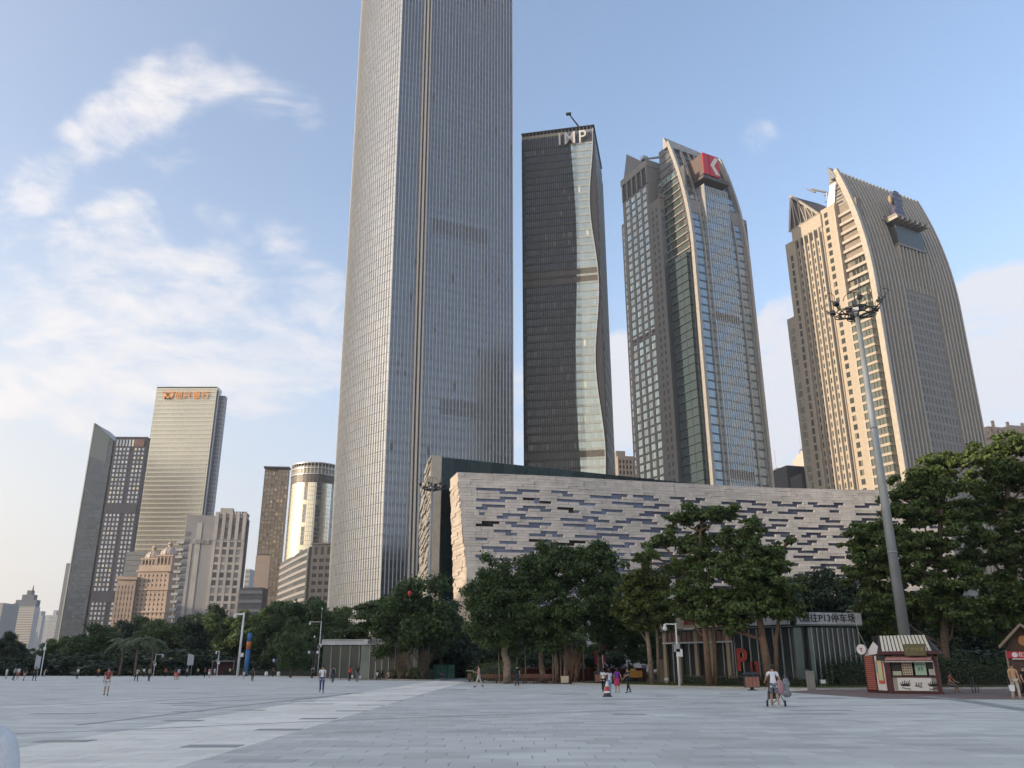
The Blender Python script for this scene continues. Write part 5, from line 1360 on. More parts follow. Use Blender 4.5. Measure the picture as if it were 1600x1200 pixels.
    # small ones
    def plain(name, label, p1, p2, d, th, m, depth=7, lines=0, ml=None, cat='building', win=None, group=None, lt=.35):
        B = tower(name, label, p1, p2, d, th, cat, group); B.box('body', 0, B.W, 0, depth, 0, B.H, m)
        if lines:
            dz = B.H/lines
            for k in range(lines): cbox('floor_band', B.W, .4, dz*lt, ml, B.o, (0, 0, k*dz+dz*.3))
        if win:
            nu, nz, mw, pw, bh = win
            B.grid('F', (B.W, depth, 0, 0), .3, B.W-.3, B.H*.05, B.H-2, nu, nz, mw, pier=m, band=m, pw=pw, bh=bh, proud=.4, ind=min(290, nu*nz))
        return B
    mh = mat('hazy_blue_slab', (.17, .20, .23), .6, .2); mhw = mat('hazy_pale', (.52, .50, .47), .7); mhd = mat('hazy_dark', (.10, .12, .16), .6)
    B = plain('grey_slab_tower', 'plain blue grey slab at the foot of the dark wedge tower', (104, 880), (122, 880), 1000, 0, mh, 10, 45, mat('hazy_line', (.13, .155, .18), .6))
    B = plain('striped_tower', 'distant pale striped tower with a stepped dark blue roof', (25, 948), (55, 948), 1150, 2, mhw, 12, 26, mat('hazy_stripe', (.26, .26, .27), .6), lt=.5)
    H = B.H
    B.box('dark_flank', -5.5, -.02, 3, 12, 0, H+4, mhd); B.box('roof_step', -3, B.W*.95, 3, 12, H, H+8, mhd); B.box('roof_step', B.W*.12, B.W*.75, 4, 12, H+8, H+14, mhd); B.box('roof_step', B.W*.32, B.W*.56, 5, 12, H+14, H+19, mhd)
    q = MB(); q.tube([(B.W*.44, 12, H+19), (B.W*.44, 12, H+26)], [1.2, .2], 6); q.build('roof_spike', mhd, B.o)
    plain('edge_tower', 'sliver of a striped tower cut by the left edge of the photo', (-30, 942), (5.5, 942), 1050, 0, mat('hazy_grey', (.36, .35, .34), .7), 30, 26, mat('hazy_stripe', (0, 0, 0)))
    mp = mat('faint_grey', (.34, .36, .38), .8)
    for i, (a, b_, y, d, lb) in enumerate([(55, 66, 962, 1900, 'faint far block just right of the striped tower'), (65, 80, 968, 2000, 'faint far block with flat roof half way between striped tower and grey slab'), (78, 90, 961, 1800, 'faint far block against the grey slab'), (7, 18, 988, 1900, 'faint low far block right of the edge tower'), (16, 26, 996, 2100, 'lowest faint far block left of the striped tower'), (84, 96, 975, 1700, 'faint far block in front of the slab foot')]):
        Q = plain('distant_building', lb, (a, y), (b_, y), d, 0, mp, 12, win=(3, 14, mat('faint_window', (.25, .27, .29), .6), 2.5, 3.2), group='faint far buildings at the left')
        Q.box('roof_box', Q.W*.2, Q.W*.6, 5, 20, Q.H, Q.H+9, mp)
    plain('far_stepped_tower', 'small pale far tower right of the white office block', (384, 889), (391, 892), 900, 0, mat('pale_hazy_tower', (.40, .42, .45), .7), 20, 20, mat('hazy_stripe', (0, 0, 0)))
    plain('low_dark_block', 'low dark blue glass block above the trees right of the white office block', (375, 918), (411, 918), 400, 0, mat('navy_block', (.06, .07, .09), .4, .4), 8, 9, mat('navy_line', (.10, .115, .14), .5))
    plain('plinth_block', 'grey lower block at the foot of the cream tower', (198, 862), (246, 862), 700, 0, mat('plinth_grey', (.15, .16, .17), .5, .3), 6, 22, mat('hazy_line', (0, 0, 0)))
    # behind the library
    mtn = mat('taupe_render', (.30, .27, .25), .8, var=.15); mww = mat('dark_small_window', (0, 0, 0))
    B = plain('taupe_apartment_block', 'taupe apartment block peeping between the dark slab tower and the red sign tower', (965, 712), (994, 722), 520, 10, mtn, 25, win=(5, 34, mww, .9, 1.5))
    B.box('upper_step', 0, B.W*.5, 3, 20, B.H, B.H+4, mtn)
    mdk = mat('charcoal_render', (.075, .08, .09), .7, var=.1); mwb = mat('white_window_frame', (.50, .52, .54), .4)
    B = plain('charcoal_apartment_block', 'taller charcoal apartment block with white window bands between the two sail towers', (1229, 727), (1256, 726), 460, 15, mdk, 22, win=(3, 40, mwb, 1.4, 2.3))
    B = plain('charcoal_apartment_block', 'lower charcoal apartment block touching the beige tower', (1253, 739), (1290, 737), 450, 15, mdk, 22, win=(4, 40, mwb, 1.9, 2.1))
    B = plain('pale_apartment_block', 'small pale block with a round roof tank left of the charcoal apartments', (1215, 737), (1230, 735), 560, 12, mat('pale_render', (.42, .41, .38), .8), 20, win=(3, 42, mww, 1.2, 1.6))
    q = MB(); q.lathe([(2.6, 0), (2.8, 2.2), (2.0, 3.6), (.4, 4.2)], 14, (B.W*.5, 6, B.H)); q.build('roof_tank', m_steel, B.o); q = MB(); q.tube([(B.W*.4, 6, B.H+3), (B.W*.4, 6, B.H+16)], .15, 4); q.build('antenna', m_steel, B.o)
    B = plain('stepped_crown_tower', 'cream tower with a stepped round crown behind the charcoal apartments', (1256, 727), (1284, 725), 640, 12, mat('cream_render', (.50, .47, .42), .8, var=.1), 24, win=(6, 50, mww, 1.0, 1.6))
    for k, (a, h) in enumerate(((.12, 4), (.22, 9), (.34, 12))): B.box('crown_step', B.W*a, B.W*(1-a), 2+k*2, 22-k*2, B.H, B.H+h, mat('cream_render', (0, 0, 0)))
    q = MB(); q.lathe([(2.4, 0), (2.4, 2), (1.6, 3.4), (.2, 4.2)], 12, (B.W*.5, 12, B.H+12)); q.build('crown_dome', m_steel, B.o)
    for k in (-1, 1): q = MB(); q.tube([(B.W*.5+k*1.2, 12, B.H+14), (B.W*.5+k*1.2, 12, B.H+27)], .12, 4); q.build('antenna', m_steel, B.o)
    mcr = mat('pinkish_cream', (.55, .42, .34), .8, var=.15)
    B = plain('cream_mansion_block', 'cream block with a stepped ornate roof at the right edge above the trees', (1545, 682), (1640, 682), 520, 14, mcr, 30, win=(12, 46, mww, 1.4, 1.9))
    H = B.H
    for k, (a, c, h) in enumerate(((.02, .5, 3.5), (.08, .38, 7), (.46, .8, 6), (.5, .7, 9.5))): B.box('roof_step', B.W*a, B.W*c, 2+k, 20, H, H+h, mcr)
    for k in range(9): B.box('pinnacle', B.W*(.05+k*.08), B.W*(.05+k*.08)+1.2, 1, 2.2, H, H+(10 if k % 3 == 1 else 5.5), mcr)
    B.box('cornice', -1, B.W, -1.4, 2, H-1, H+.6, mcr)
more_left()

# ------------------------------------------------------------------ stone hall added outside the frame, sized to shade the plaza
def add_shade_hall():
    t = thing('plaza_shade_hall', 'long stone hall added unseen on the west side to shade the plaza', 'building', (-235, -60, 0), 0)
    ms = mat('hall_stone', (.33, .32, .31), .8, var=.2, streak=.2)
    b = MB(); b.box(-60, 0, -150, 170, 0, 78); b.build('hall', ms, t)
    for k in range(22): q = MB(); q.box(.01, .6, -140+k*14.2, -132+k*14.2, 6, 72); q.build('tall_window', glass('hall_glass', (.12, .15, .18), .1, .7), t)
add_shade_hall()
def outside_blocks():
    """buildings added outside the frame, placed to show in the glass towers and shade the park"""
    ms = mat('hall_stone', (0, 0, 0)); mg = glass('hall_glass', (0, 0, 0)); md = mat('dark_tower_stone', (.09, .085, .08), .5, .3)
    t = thing('park_shade_range', 'long low stone range added unseen north of the hall to shade the park', 'building', (-340, 95, 0)); b = MB(); b.box(-60, 0, 0, 235, 0, 70); b.build('range', ms, t)  # unseen range, added to keep the left park trees shaded
    for k in range(20): q = MB(); q.box(.01, .5, 4+k*11.5, 12+k*11.5, 5, 54); q.build('tall_window', mg, t)
    n = Vector((math.sin(rad(25)), -math.cos(rad(25))))
    def mirrored(px, py, dist):
        v = Vector((ray(px, py).x, ray(px, py).y)).normalized(); A = Vector((-50.4, 326.1)); F_ = Vector((math.cos(rad(25)), math.sin(rad(25))))
        nn = Vector((v.y, -v.x)); s_ = -A.dot(nn)/F_.dot(nn); P_ = A+F_*s_; r_ = v-n*2*v.dot(n); return P_+r_*dist
    p = mirrored(776, 640, 380); t = thing('south_tower', 'round-topped dark tower south east of the square', 'skyscraper', (p.x, p.y, 0), rad(20)); b = MB(); b.box(-15, 15, -13, 13, 0, 262); b.box(-11, 11, -13, 13, 262, 276); b.box(-6, 6, -13, 13, 276, 284); b.build('shaft', md, t)
    for k in range(60): q = MB(); q.box(-15.2, 15.2, -13.2, 13.2, 6+k*4.2, 7.2+k*4.2); q.build('floor_band', mat('dark_tower_band', (.16, .14, .12), .5), t)
    for i, (px, w_, h_, dd) in enumerate([(590, 34, 92, 400), (625, 30, 104, 420), (665, 36, 88, 380), (705, 28, 70, 400)]):
        p = mirrored(px, 930, dd); t = thing('south_block', ['grey block south of the square', 'taller grey block south of the square', 'broad grey block south of the square', 'low grey block south of the square'][i], 'building', (p.x, p.y, 0), rad(20)); b = MB(); b.box(-w_/2, w_/2, -12, 12, 0, h_); b.build('shaft', md, t)
        for k in range(int(h_/4.2)-1): q = MB(); q.box(-w_/2-.1, w_/2+.1, -12.1, 12.1, 4+k*4.2, 5.4+k*4.2); q.build('floor_band', mat('dark_tower_band', (0, 0, 0)), t)
outside_blocks()
# ------------------------------------------------------------------ trees
def leafmat(name, col, col2, tr=.25):
    m = bpy.data.materials.new(name); m.use_nodes = True; t = NT(m.node_tree); b = t.n['Principled BSDF']
    g = t.new('ShaderNodeNewGeometry'); r_ = g.outputs['Random Per Island']
    c = t.mix(r_, (*col, 1), (*col2, 1)); c = t.mix(t.ramp(t.noise(g.outputs['Position'], .9, 3), .35, .7, 0, .5), c, tuple(x*.55 for x in col))
    t.lk(c, b.inputs['Base Color']); b.inputs['Roughness'].default_value = .5; b.inputs['Specular IOR Level'].default_value = .3
    tl = t.new('ShaderNodeBsdfTranslucent'); t.lk(t.mix(.5, c, (.09, .13, .02, 1)), tl.inputs[0])
    ms = t.new('ShaderNodeMixShader'); ms.inputs[0].default_value = tr; t.lk(b.outputs[0], ms.inputs[1]); t.lk(tl.outputs[0], ms.inputs[2])
    t.lk(ms.outputs[0], t.n['Material Output'].inputs[0]); return m
lf_dark = leafmat('leaf_dark', (.048, .090, .028), (.105, .150, .045))
lf_mid = leafmat('leaf_mid', (.080, .132, .038), (.150, .195, .060))
lf_olive = leafmat('leaf_olive', (.09, .125, .03), (.145, .165, .05))
lf_deep = leafmat('leaf_deep', (.028, .052, .024), (.052, .078, .032), .15)
lf_palm = leafmat('leaf_palm', (.08, .11, .05), (.13, .15, .07))
bark = mat('bark', (.17, .125, .09), .9, var=.5, scale=3, col2=(.09, .07, .055), bump=.6, bscale=8)
bark_warm = mat('bark_sunlit', (.22, .145, .095), .9, var=.5, scale=2.5, col2=(.17, .10, .06), bump=.6, bscale=8)  # orange low sun on the trunks put into the bark colour
bark_pale = mat('bark_pale', (.30, .23, .17), .9, var=.4, scale=3)
def leafcloud(puffs, n, size, seed, aspect=.5, updir=.35, shell=.5):
    """n leaf faces spread through flattened puffs (x, y, z, rx, ry, rz), denser towards their skins"""
    g = np.random.default_rng(seed); P_ = np.array(puffs, float)
    wgt = (P_[:, 3]*P_[:, 4]+P_[:, 3]*P_[:, 5]); wgt = wgt/wgt.sum()
    k = g.choice(len(P_), n, p=wgt)
    d = g.normal(size=(n, 3)); d /= np.linalg.norm(d, axis=1)[:, None]
    r_ = shell+(1-shell)*g.random(n)**.7; r_ *= 1+.22*g.normal(size=n)
    c = P_[k, :3]+d*P_[k, 3:6]*r_[:, None]
    nr = d*.7+g.normal(size=(n, 3))*.55+np.array([0, 0, updir]); nr /= np.linalg.norm(nr, axis=1)[:, None]
    a = np.cross(nr, g.normal(size=(n, 3))); a /= np.linalg.norm(a, axis=1)[:, None]; b = np.cross(nr, a)
    s_ = size*(.6+.8*g.random(n))[:, None]
    v = np.stack([c-a*s_, c-b*s_*aspect+nr*s_*.1, c+a*s_, c+b*s_*aspect+nr*s_*.1], 1).reshape(-1, 3)
    return v
def leafmesh(name, v, m):
    n = len(v)//4; me = bpy.data.meshes.new(name); me.vertices.add(len(v)); me.vertices.foreach_set('co', v.astype('f').ravel())
    me.loops.add(n*4); me.loops.foreach_set('vertex_index', np.arange(n*4, dtype='i')); me.polygons.add(n)
    me.polygons.foreach_set('loop_start', np.arange(0, n*4, 4, dtype='i')); me.polygons.foreach_set('loop_total', np.full(n, 4, 'i'))
    me.materials.append(m); me.update(); me.validate(); return me
def crown_puffs(c, r, n, pr, seed, flat=.7, lo=-.6, lump=.22):
    g = random.Random(seed); out = []
    for i in range(n):
        z = g.uniform(lo, 1); a = g.uniform(0, 2*math.pi); q = math.sqrt(max(0, 1-z*z)); f = g.uniform(.25, 1.0)**.6*(1+g.uniform(-lump, lump))
        s_ = g.uniform(*pr)
        out.append((c[0]+r[0]*q*math.cos(a)*f, c[1]+r[1]*q*math.sin(a)*f, c[2]+r[2]*z*f, s_, s_, s_*flat))
    return out
def trunk_mesh(b, base, top, r0, r1, seed, limbs=(), bend=.3, k=9):
    g = random.Random(seed); base, top = Vector(base), Vector(top); n = 6; pts = []; rs = []
    for i in range(n+1):
        t = i/n; p = base.lerp(top, t)+Vector((g.uniform(-bend, bend), g.uniform(-bend, bend), 0))*math.sin(math.pi*t); pts.append(p); rs.append(r0*(1-t)+r1*t+(r0*.5*(1-t*6) if t < .16 else 0))
    b.tube(pts, rs, k)
    for (t, e, rr_) in limbs:
        i = min(n-1, int(t*n)); s_ = pts[i].lerp(pts[i+1], t*n-i); e = Vector(e); m1 = s_.lerp(e, .35)+Vector((0, 0, -(e-s_).length*.06)); m2 = s_.lerp(e, .7)+Vector((g.uniform(-.2, .2), g.uniform(-.2, .2), (e-s_).length*.04))
        b.tube([s_, m1, m2, e], [rr_, rr_*.75, rr_*.5, rr_*.22], 6)
        for q in range(2):
            f = s_.lerp(e, .55+.15*q); b.tube([f, f+Vector((g.uniform(-1, 1), g.uniform(-1, 1), g.uniform(.2, .9)))*(e-s_).length*.28], [rr_*.4, rr_*.1], 5)
TR = {}
def make_tree(key, puffs, n, size, m, trunkfn, seed=1, aspect=.5, updir=.35, shell=.5, bk=None):
    b = MB(); trunkfn(b)
    TR[key] = (leafmesh('crown', leafcloud(puffs, n, size, seed, aspect, updir, shell), m), b.mesh('trunk', bk or bark, True))
def plant(key, x, y, label, group=None, sc=(1, 1, 1), rz=0, z=0, name='tree', crown_m=None, cat='tree'):
    t = thing(name, label, cat, (x, y, z), rz, group, sc)
    cr_, tr_ = TR[key]
    if crown_m: cr_ = cr_.copy(); cr_.materials.clear(); cr_.materials.append(crown_m)
    link('crown', cr_, t); link('trunk', tr_, t); return t
g = random.Random(5)
# generic broad round trees, 10 m high, 9 m wide
for v in range(4):
    pf = crown_puffs((0, 0, 5.5), (4.2, 4.2, 4.2), 62, (.7, 1.5), 20+v, .75, -.85)
    lim = [(g.uniform(.4, .95), (g.uniform(-3, 3), g.uniform(-3, 3), g.uniform(5, 8)), .13) for _ in range(7)]
    make_tree('round%d' % v, pf, 21000, .21, [lf_dark, lf_mid, lf_deep, lf_dark][v], lambda b, lim=lim, v=v: trunk_mesh(b, (0, 0, 0), (.3, 0, 6.8), .28, .12, v, lim), v)
# airy tall tree with layered plates
for v in range(2):
    pf = []
    for i in range(20):
        a = g.uniform(0, 6.28); z = 4.2+i*.34; r_ = (3.4 if i < 14 else 2.0)*g.uniform(.2, 1)
        s_ = g.uniform(.8, 1.5); pf.append((r_*math.cos(a), r_*math.sin(a), z, s_, s_, s_*.38))
    lim = [(min(.95, max(.2, (p[2]-1.0)/11)), (p[0]*.9, p[1]*.9, p[2]-.1), .09) for p in pf]
    make_tree('airy%d' % v, pf, 9000, .2, lf_dark if v else lf_mid, lambda b, lim=lim, v=v: trunk_mesh(b, (0, 0, 0), (0, .2, 10.6), .2, .05, v+9, lim, .2), v+50)
# low shrubs and hedge pieces
pf = crown_puffs((0, 0, 1.3), (2.4, 2.0, 1.5), 26, (.5, .95), 71, .8, -.8)
make_tree('bush', pf, 6500, .13, lf_deep, lambda b: trunk_mesh(b, (0, 0, 0), (0, 0, 1.2), .12, .05, 3, []), 72)
# palm
def palm_fronds():
    vs = []
    gg = random.Random(8)
    for k in range(18):
        a = 2*math.pi*k/18+gg.uniform(-.1, .1); el = gg.uniform(.1, 1.1)
        for i in range(15):
            t = i/15; L = 3.4*t; p = Vector((math.cos(a)*L*math.cos(el*.6), math.sin(a)*L*math.cos(el*.6), 6.6+L*math.sin(el)-1.5*t*t*2)); tn = Vector((math.cos(a), math.sin(a), .3-t*1.6)).normalized(); sd = Vector((-math.sin(a), math.cos(a), 0))
            for s_ in (1, -1):
                e = p+(sd*s_*.75+tn*.4+Vector((0, 0, -.35)))*(.95*(1-abs(t-.45))); vs += [p-tn*.10, e-tn*.05, e+tn*.05, p+tn*.12]
    return np.array([tuple(v) for v in vs])
b = MB(); b.tube([(0, 0, 0), (.1, 0, 3), (0, 0, 6.5)], [.24, .19, .16], 9)
TR['palm'] = (leafmesh('crown', palm_fronds(), lf_palm), b.mesh('trunk', bark, True))

def at_px(px, d): P_ = D(px, 1043, d); return P_.x, P_.y
def put(key, px, top, d, label, wide=1.0, name='tree', **k):
    """top: pixel row of the crown top; the mesh is 10 m high"""
    x, y = at_px(px, d); h = ZAT(px, top, x, y)
    h0 = {'palm': 8.4, 'bush': 2.9}.get(key, 11.3 if key.startswith('airy') else 10.4)
    s_ = h/h0; k.setdefault('rz', (px*.37) % 6.28)
    return plant(key, x, y, label, sc=(s_*wide, s_*wide, s_), name=name, **k)
row = 'park trees along the left side of the plaza'
for i, (key, px, top, d, wd, lb) in enumerate([
    ('round2', 8, 985, 240, 1.0, 'dark tree at the left edge of the photo below the edge tower'),
    ('round0', 38, 1010, 300, 1.3, 'low dark tree under the striped tower'),
    ('round2', 70, 1003, 290, 1.2, 'low dark tree under the faint far blocks'),
    ('round1', 98, 990, 250, 1.2, 'dark tree in front of the foot of the grey slab'),
    ('round0', 128, 983, 235, 1.1, 'dark tree below the left edge of the wedge tower'),
    ('round3', 158, 975, 235, 1.1, 'dark tree under the grid tower'),
    ('round2', 188, 966, 260, 1.1, 'dark tree in front of the pink stone block'),
    ('round0', 222, 958, 300, 1.1, 'dark tree rising before the domed building'),
    ('round1', 252, 962, 255, 1.1, 'dark tree right of the palms before the domes'),
    ('round2', 285, 956, 270, 1.0, 'dark tree under the balconies of the white block'),
    ('round2', 330, 943, 245, 1.0, 'spreading dark tree below the white office block'),
    ('round1', 362, 948, 222, 1.0, 'brighter green tree behind the white lamp pole'),
    ('round3', 388, 958, 226, 1.0, 'dark tree right of the white lamp pole'),
    ('airy0', 413, 938, 214, 1.1, 'layered tree below the brown tower'),
    ('round0', 440, 940, 205, 1.0, 'round tree below the shining cylinder'),
    ('round3', 468, 938, 200, 1.0, 'dark round tree below the curved grey block'),
    ('airy1', 492, 937, 175, .9, 'tree reaching over the small camera pole'),
    ('round0', 455, 985, 160, .9, 'lower leafy tree over the red-barked trunks'),
    ('round1', 508, 935, 215, .8, 'lighter tree in front of the foot of the tallest tower'),
    ('airy0', 548, 975, 140, 1.2, 'spreading low tree left of the left pavilion'),
    ('airy1', 572, 936, 138, 1.35, 'airy wide tree in front of the left pavilion')]):
    put(key, px, top, d, lb, wd, group=row)
pal = 'palms in the left shrubbery'
put('palm', 212, 985, 200, 'palm with arching fronds in front of the pink blocks', 1.2, name='palm_tree', group=pal)
put('palm', 188, 988, 205, 'left palm beside the arching palm', 1.1, name='palm_tree', group=pal)
put('palm', 236, 990, 210, 'right smaller palm of the three', 1.1, name='palm_tree', group=pal)
put('round3', 640, 902, 122, 'large dense dark round tree with a small red balloon caught in it', 1.02, name='large_round_tree')
put('round2', 690, 935, 140, 'dark tree behind the large round tree', .9)
put('round2', 722, 985, 150, 'low dark tree in the gap before the sunlit end wall', 1.3)
bk_ = 'dark shrubs filling the park edge'
for i, (px, top, d, wd, lb) in enumerate([(20, 1024, 235, 2.2, 'low hedge bush at the left edge'), (60, 1024, 240, 2.4, 'low bush behind the far left walkers'), (100, 1018, 238, 2.6, 'low bush before the grey slab'), (140, 1015, 236, 2.6, 'low bush behind the man in rust red'), (180, 1014, 230, 2.6, 'low bush under the palms'), (220, 1014, 226, 2.6, 'low bush behind the bending person'),
    (262, 1012, 224, 2.6, 'low bush left of the white board'), (305, 1012, 220, 2.6, 'low bush right of the white board'), (345, 1020, 240, 2.4, 'low bush left of the white lamp pole'), (408, 1020, 215, 2.4, 'round bush right of the striped column'), (445, 1018, 210, 2.4, 'round clipped bush among the trunks'), (476, 1018, 205, 2.2, 'bush left of the camera pole'), (520, 1015, 190, 2.2, 'bush between camera pole and pavilion'), (555, 1030, 150, 1.5, 'bush before the left end of the pavilion'), (700, 1010, 150, 2.2, 'wide dark bush left of the footpath'), (735, 1012, 160, 2.2, 'dark bush at the end of the footpath'),
    (775, 1012, 140, 1.6, 'dark bush behind the leftmost banyan trunk'), (830, 1015, 130, 1.5, 'clipped bush behind the banyan'), (1400, 1015, 105, 2, 'dark bush behind the kiosk'), (1440, 1010, 105, 2, 'dark bush behind the right end of the kiosk'), (1500, 1012, 98, 2, 'dark bush right of the kiosk'), (1545, 1012, 95, 2, 'dark bush left of the right hut'), (1590, 1010, 100, 2, 'dark bush behind the right hut')]):
    put('bush', px, top, d, lb, wd, name='bush', group=bk_, cat='shrub')
# the banyan: a mass of rounded crowns with hanging roots
def banyan():
    x0, y0 = at_px(862, 95)
    t = thing('banyan_tree', 'huge dark banyan whose crowns merge above several trunks and hanging roots', 'tree', (x0, y0, 0.05))
    P_ = lambda px, py, dd=95: (lambda q: (q.x-x0, q.y-y0, q.z-.05))(D(px, py, dd))
    ppm = 95/1330
    puffs = []
    for (px, py, r_, dd) in [(785, 918, 50, 94), (758, 930, 30, 92), (770, 970, 40, 93), (825, 905, 42, 95), (838, 950, 55, 92), (872, 888, 40, 96), (895, 925, 55, 93), (935, 890, 34, 96), (950, 930, 50, 94), (985, 960, 40, 95), (905, 975, 50, 92), (860, 990, 38, 93), (960, 975, 42, 96), (935, 862, 14, 96), (858, 868, 18, 96), (880, 872, 16, 95), (913, 873, 16, 96), (832, 884, 14, 96), (815, 990, 32, 93), (1010, 1000, 40, 100), (780, 985, 30, 93)]:
        c = P_(px, py, dd); r_ *= ppm
        puffs += crown_puffs(c, (r_, r_*1.2, r_*.95), int(12+r_*7), (.5, 1.1), px, .8, -.95)
    link('crown', leafmesh('crown', leafcloud(puffs, 105000, .18, 4, shell=.3), lf_dark), t)
    b = MB()
    for (px, dd, top, r_, bend, tilt) in [(794, 93, 975, .42, .15, -8), (848, 95, 985, .34, .12, -2), (872, 94, 980, .16, .1, -4), (882, 93, 980, .22, .15, 3), (935, 98, 985, .25, .2, 5)]:
        a = P_(px, 1062, dd); e = P_(px+tilt, top, dd); trunk_mesh(b, (a[0], a[1], 0), e, r_, r_*.7, px, [(.7, (e[0]-2, e[1], e[2]+1), r_*.5), (.65, (e[0]+1.8, e[1], e[2]+1.2), r_*.5)], bend)
    b.build('trunk', bark_pale, t, smooth=True)
    for i, (px, dd, top) in enumerate([(864, 92, 995), (869, 92, 990), (876, 93, 1000), (887, 92, 990), (891, 93, 995), (898, 92, 1005), (903, 93, 985), (781, 94, 1005), (788, 94, 1000), (822, 94, 1010), (912, 95, 1000), (809, 95, 1000)]):
        a = P_(px, 1062, dd); e = P_(px+(6 if 880 < px < 905 else 0)-2, top, dd); q = MB(); g2 = random.Random(i)
        q.tube([(a[0], a[1], 0), (a[0]*.6+e[0]*.4+g2.uniform(-.1, .1), a[1], e[2]*.4), e], [.11, .07, .04], 6); q.build('aerial_root', bark_warm if px > 880 else bark_pale, t, smooth=True)
    q = MB(); g2 = random.Random(2)
    for k in range(26):
        a = P_(890+g2.uniform(-4, 10), 1062, 92); e = P_(890+g2.uniform(-14, 26), 1005+g2.uniform(-10, 18), 92)
        m_ = [(a[i]+e[i])/2+g2.uniform(-.18, .18) for i in range(3)]; q.tube([(a[0], a[1]+g2.uniform(-.2, .2), 0), m_, e], [.07, .045, .025], 5)
    q.build('root_bundle', bark_warm, t, smooth=True)
banyan()
# three specimen trees in front of the parking pavilion
def special(name, label, px0, d, plates, n, size, m, trunks, bk, seed, flat, group=None, z0=.1):
    x0, y0 = at_px(px0, d); t = thing(name, label, 'tree', (x0, y0, z0), 0, group)
    P_ = lambda px, py, dd: (lambda q: Vector((q.x-x0, q.y-y0, q.z-z0)))(D(px, py, dd))
    puffs = []; g2 = random.Random(seed); ppm = d/1330
    for (px, py, rx, rz_, dd) in plates:
        c = P_(px, py, d+dd); rx *= ppm; rz_ *= ppm
        puffs += crown_puffs(c, (rx, rx, rz_), int(9+rx*9), (min(.4, rx*.2), min(.8, rx*.36)), px+py, flat, -.9, .45)
    for _ in range(len(plates)*10):      # looser foliage bridging neighbouring boughs
        p1, p2 = g2.sample(plates, 2)
        if math.hypot(p1[0]-p2[0], p1[1]-p2[1]) > (p1[2]+p2[2])*1.05: continue
        f = g2.uniform(.25, .75); c = P_(p1[0]*(1-f)+p2[0]*f, p1[1]*(1-f)+p2[1]*f+g2.uniform(-4, 4), d+g2.uniform(-2, 2)); s_ = g2.uniform(.35, .8); puffs.append((c.x, c.y, c.z, s_, s_, s_*.6))
    link('crown', leafmesh('crown', leafcloud(puffs, int(n*1.5), size*1.05, seed, .5, .45, .25), m), t)
    b = MB()
    for (pts, r_) in trunks:
        L = [P_(px, py, d+dd) for px, py, dd in pts]; L[0].z = 0
        nn = len(L); b.tube(L, [r_*(1-.62*i/(nn-1)) for i in range(nn)], 9)
    for (px, py, rx, rz_, dd) in plates:
        e = P_(px, py+rz_*.3, d+dd); best = None
        for (pts, r_) in trunks:
            for (a, c, ddd) in pts[1:]:
                s_ = P_(a, c, d+ddd); q = (s_-e).length+(4 if s_.z > e.z else 0)
                if best is None or q < best[0]: best = (q, s_, r_)
        s_ = best[1]; r_ = best[2]*.38
        mid = s_.lerp(e, .5)+Vector((g2.uniform(-.2, .2), 0, -.2)); b.tube([s_, mid, e], [r_, r_*.7, r_*.3], 6)
        for k in range(4):
            f = e+Vector((g2.uniform(-1, 1), g2.uniform(-1, 1), g2.uniform(-.1, .4)))*rx*ppm*.7; b.tube([mid.lerp(e, .5), f], [r_*.4, r_*.12], 5)
    b.build('trunk', bk, t, smooth=True); return t
spec = 'specimen trees on the lawn before the parking pavilion'
special('kapok_tree', 'umbrella tree with flat leafy plates towering before the stone library', 1106, 76,
    [(1100, 803, 40, 10, 0), (1062, 812, 26, 8, 1), (1128, 800, 26, 9, -1), (1032, 846, 28, 9, 1), (1068, 848, 24, 9, 0), (1003, 873, 18, 8, 1), (1095, 842, 26, 10, 2), (1022, 868, 14, 7, 0), (1070, 895, 34, 16, 1), (1088, 925, 36, 20, 0), (1060, 930, 30, 18, 1), (1110, 870, 26, 14, 1), (1075, 960, 26, 12, 0)],
    21000, .15, lf_mid, [([(1108, 1056, 0), (1103, 1000, 0), (1098, 950, 0), (1094, 900, 0), (1094, 830, 0)], .30), ([(1117, 1056, .4), (1116, 1000, .4), (1112, 930, .4), (1100, 900, .4)], .2)], bark_warm, 31, .42, spec)
special('leafy_tree', 'broad full-crowned green tree over the red P13 lettering', 1185, 74,
    [(1165, 840, 30, 18, 0), (1178, 815, 16, 12, 0), (1145, 850, 26, 16, 1), (1195, 868, 32, 14, 0), (1218, 885, 24, 12, 0), (1140, 890, 34, 22, -1), (1180, 905, 42, 28, -1), (1215, 920, 34, 22, 0), (1135, 935, 38, 24, 0), (1180, 950, 42, 22, -1), (1222, 950, 28, 18, 0), (1235, 845, 14, 6, 0), (1110, 965, 28, 14, 0), (1150, 975, 30, 12, 0)],
    34000, .15, lf_mid, [([(1203, 1058, 0), (1192, 1000, 0), (1184, 950, 0), (1176, 890, 0)], .38), ([(1212, 1056, .5), (1212, 1000, .5), (1218, 960, .5), (1212, 920, .5)], .22)], bark_warm, 32, .6, spec)
special('olive_tree', 'olive green tree with two pale trunks right of the banyan', 1012, 82,
    [(1005, 905, 34, 20, 0), (985, 925, 26, 18, 0), (1030, 915, 28, 20, 1), (1010, 945, 36, 20, 0), (978, 955, 22, 16, 0), (1035, 950, 22, 18, 0), (1045, 895, 20, 16, 1), (995, 975, 22, 10, 0), (1045, 975, 20, 12, 0)],
    19000, .15, lf_olive, [([(1018, 1050, 0), (1014, 1010, 0), (1008, 970, 0), (1005, 930, 0)], .26), ([(1028, 1050, .4), (1027, 1000, .4), (1024, 960, .4), (1026, 920, .4)], .15)], bark_pale, 33, .7, spec)
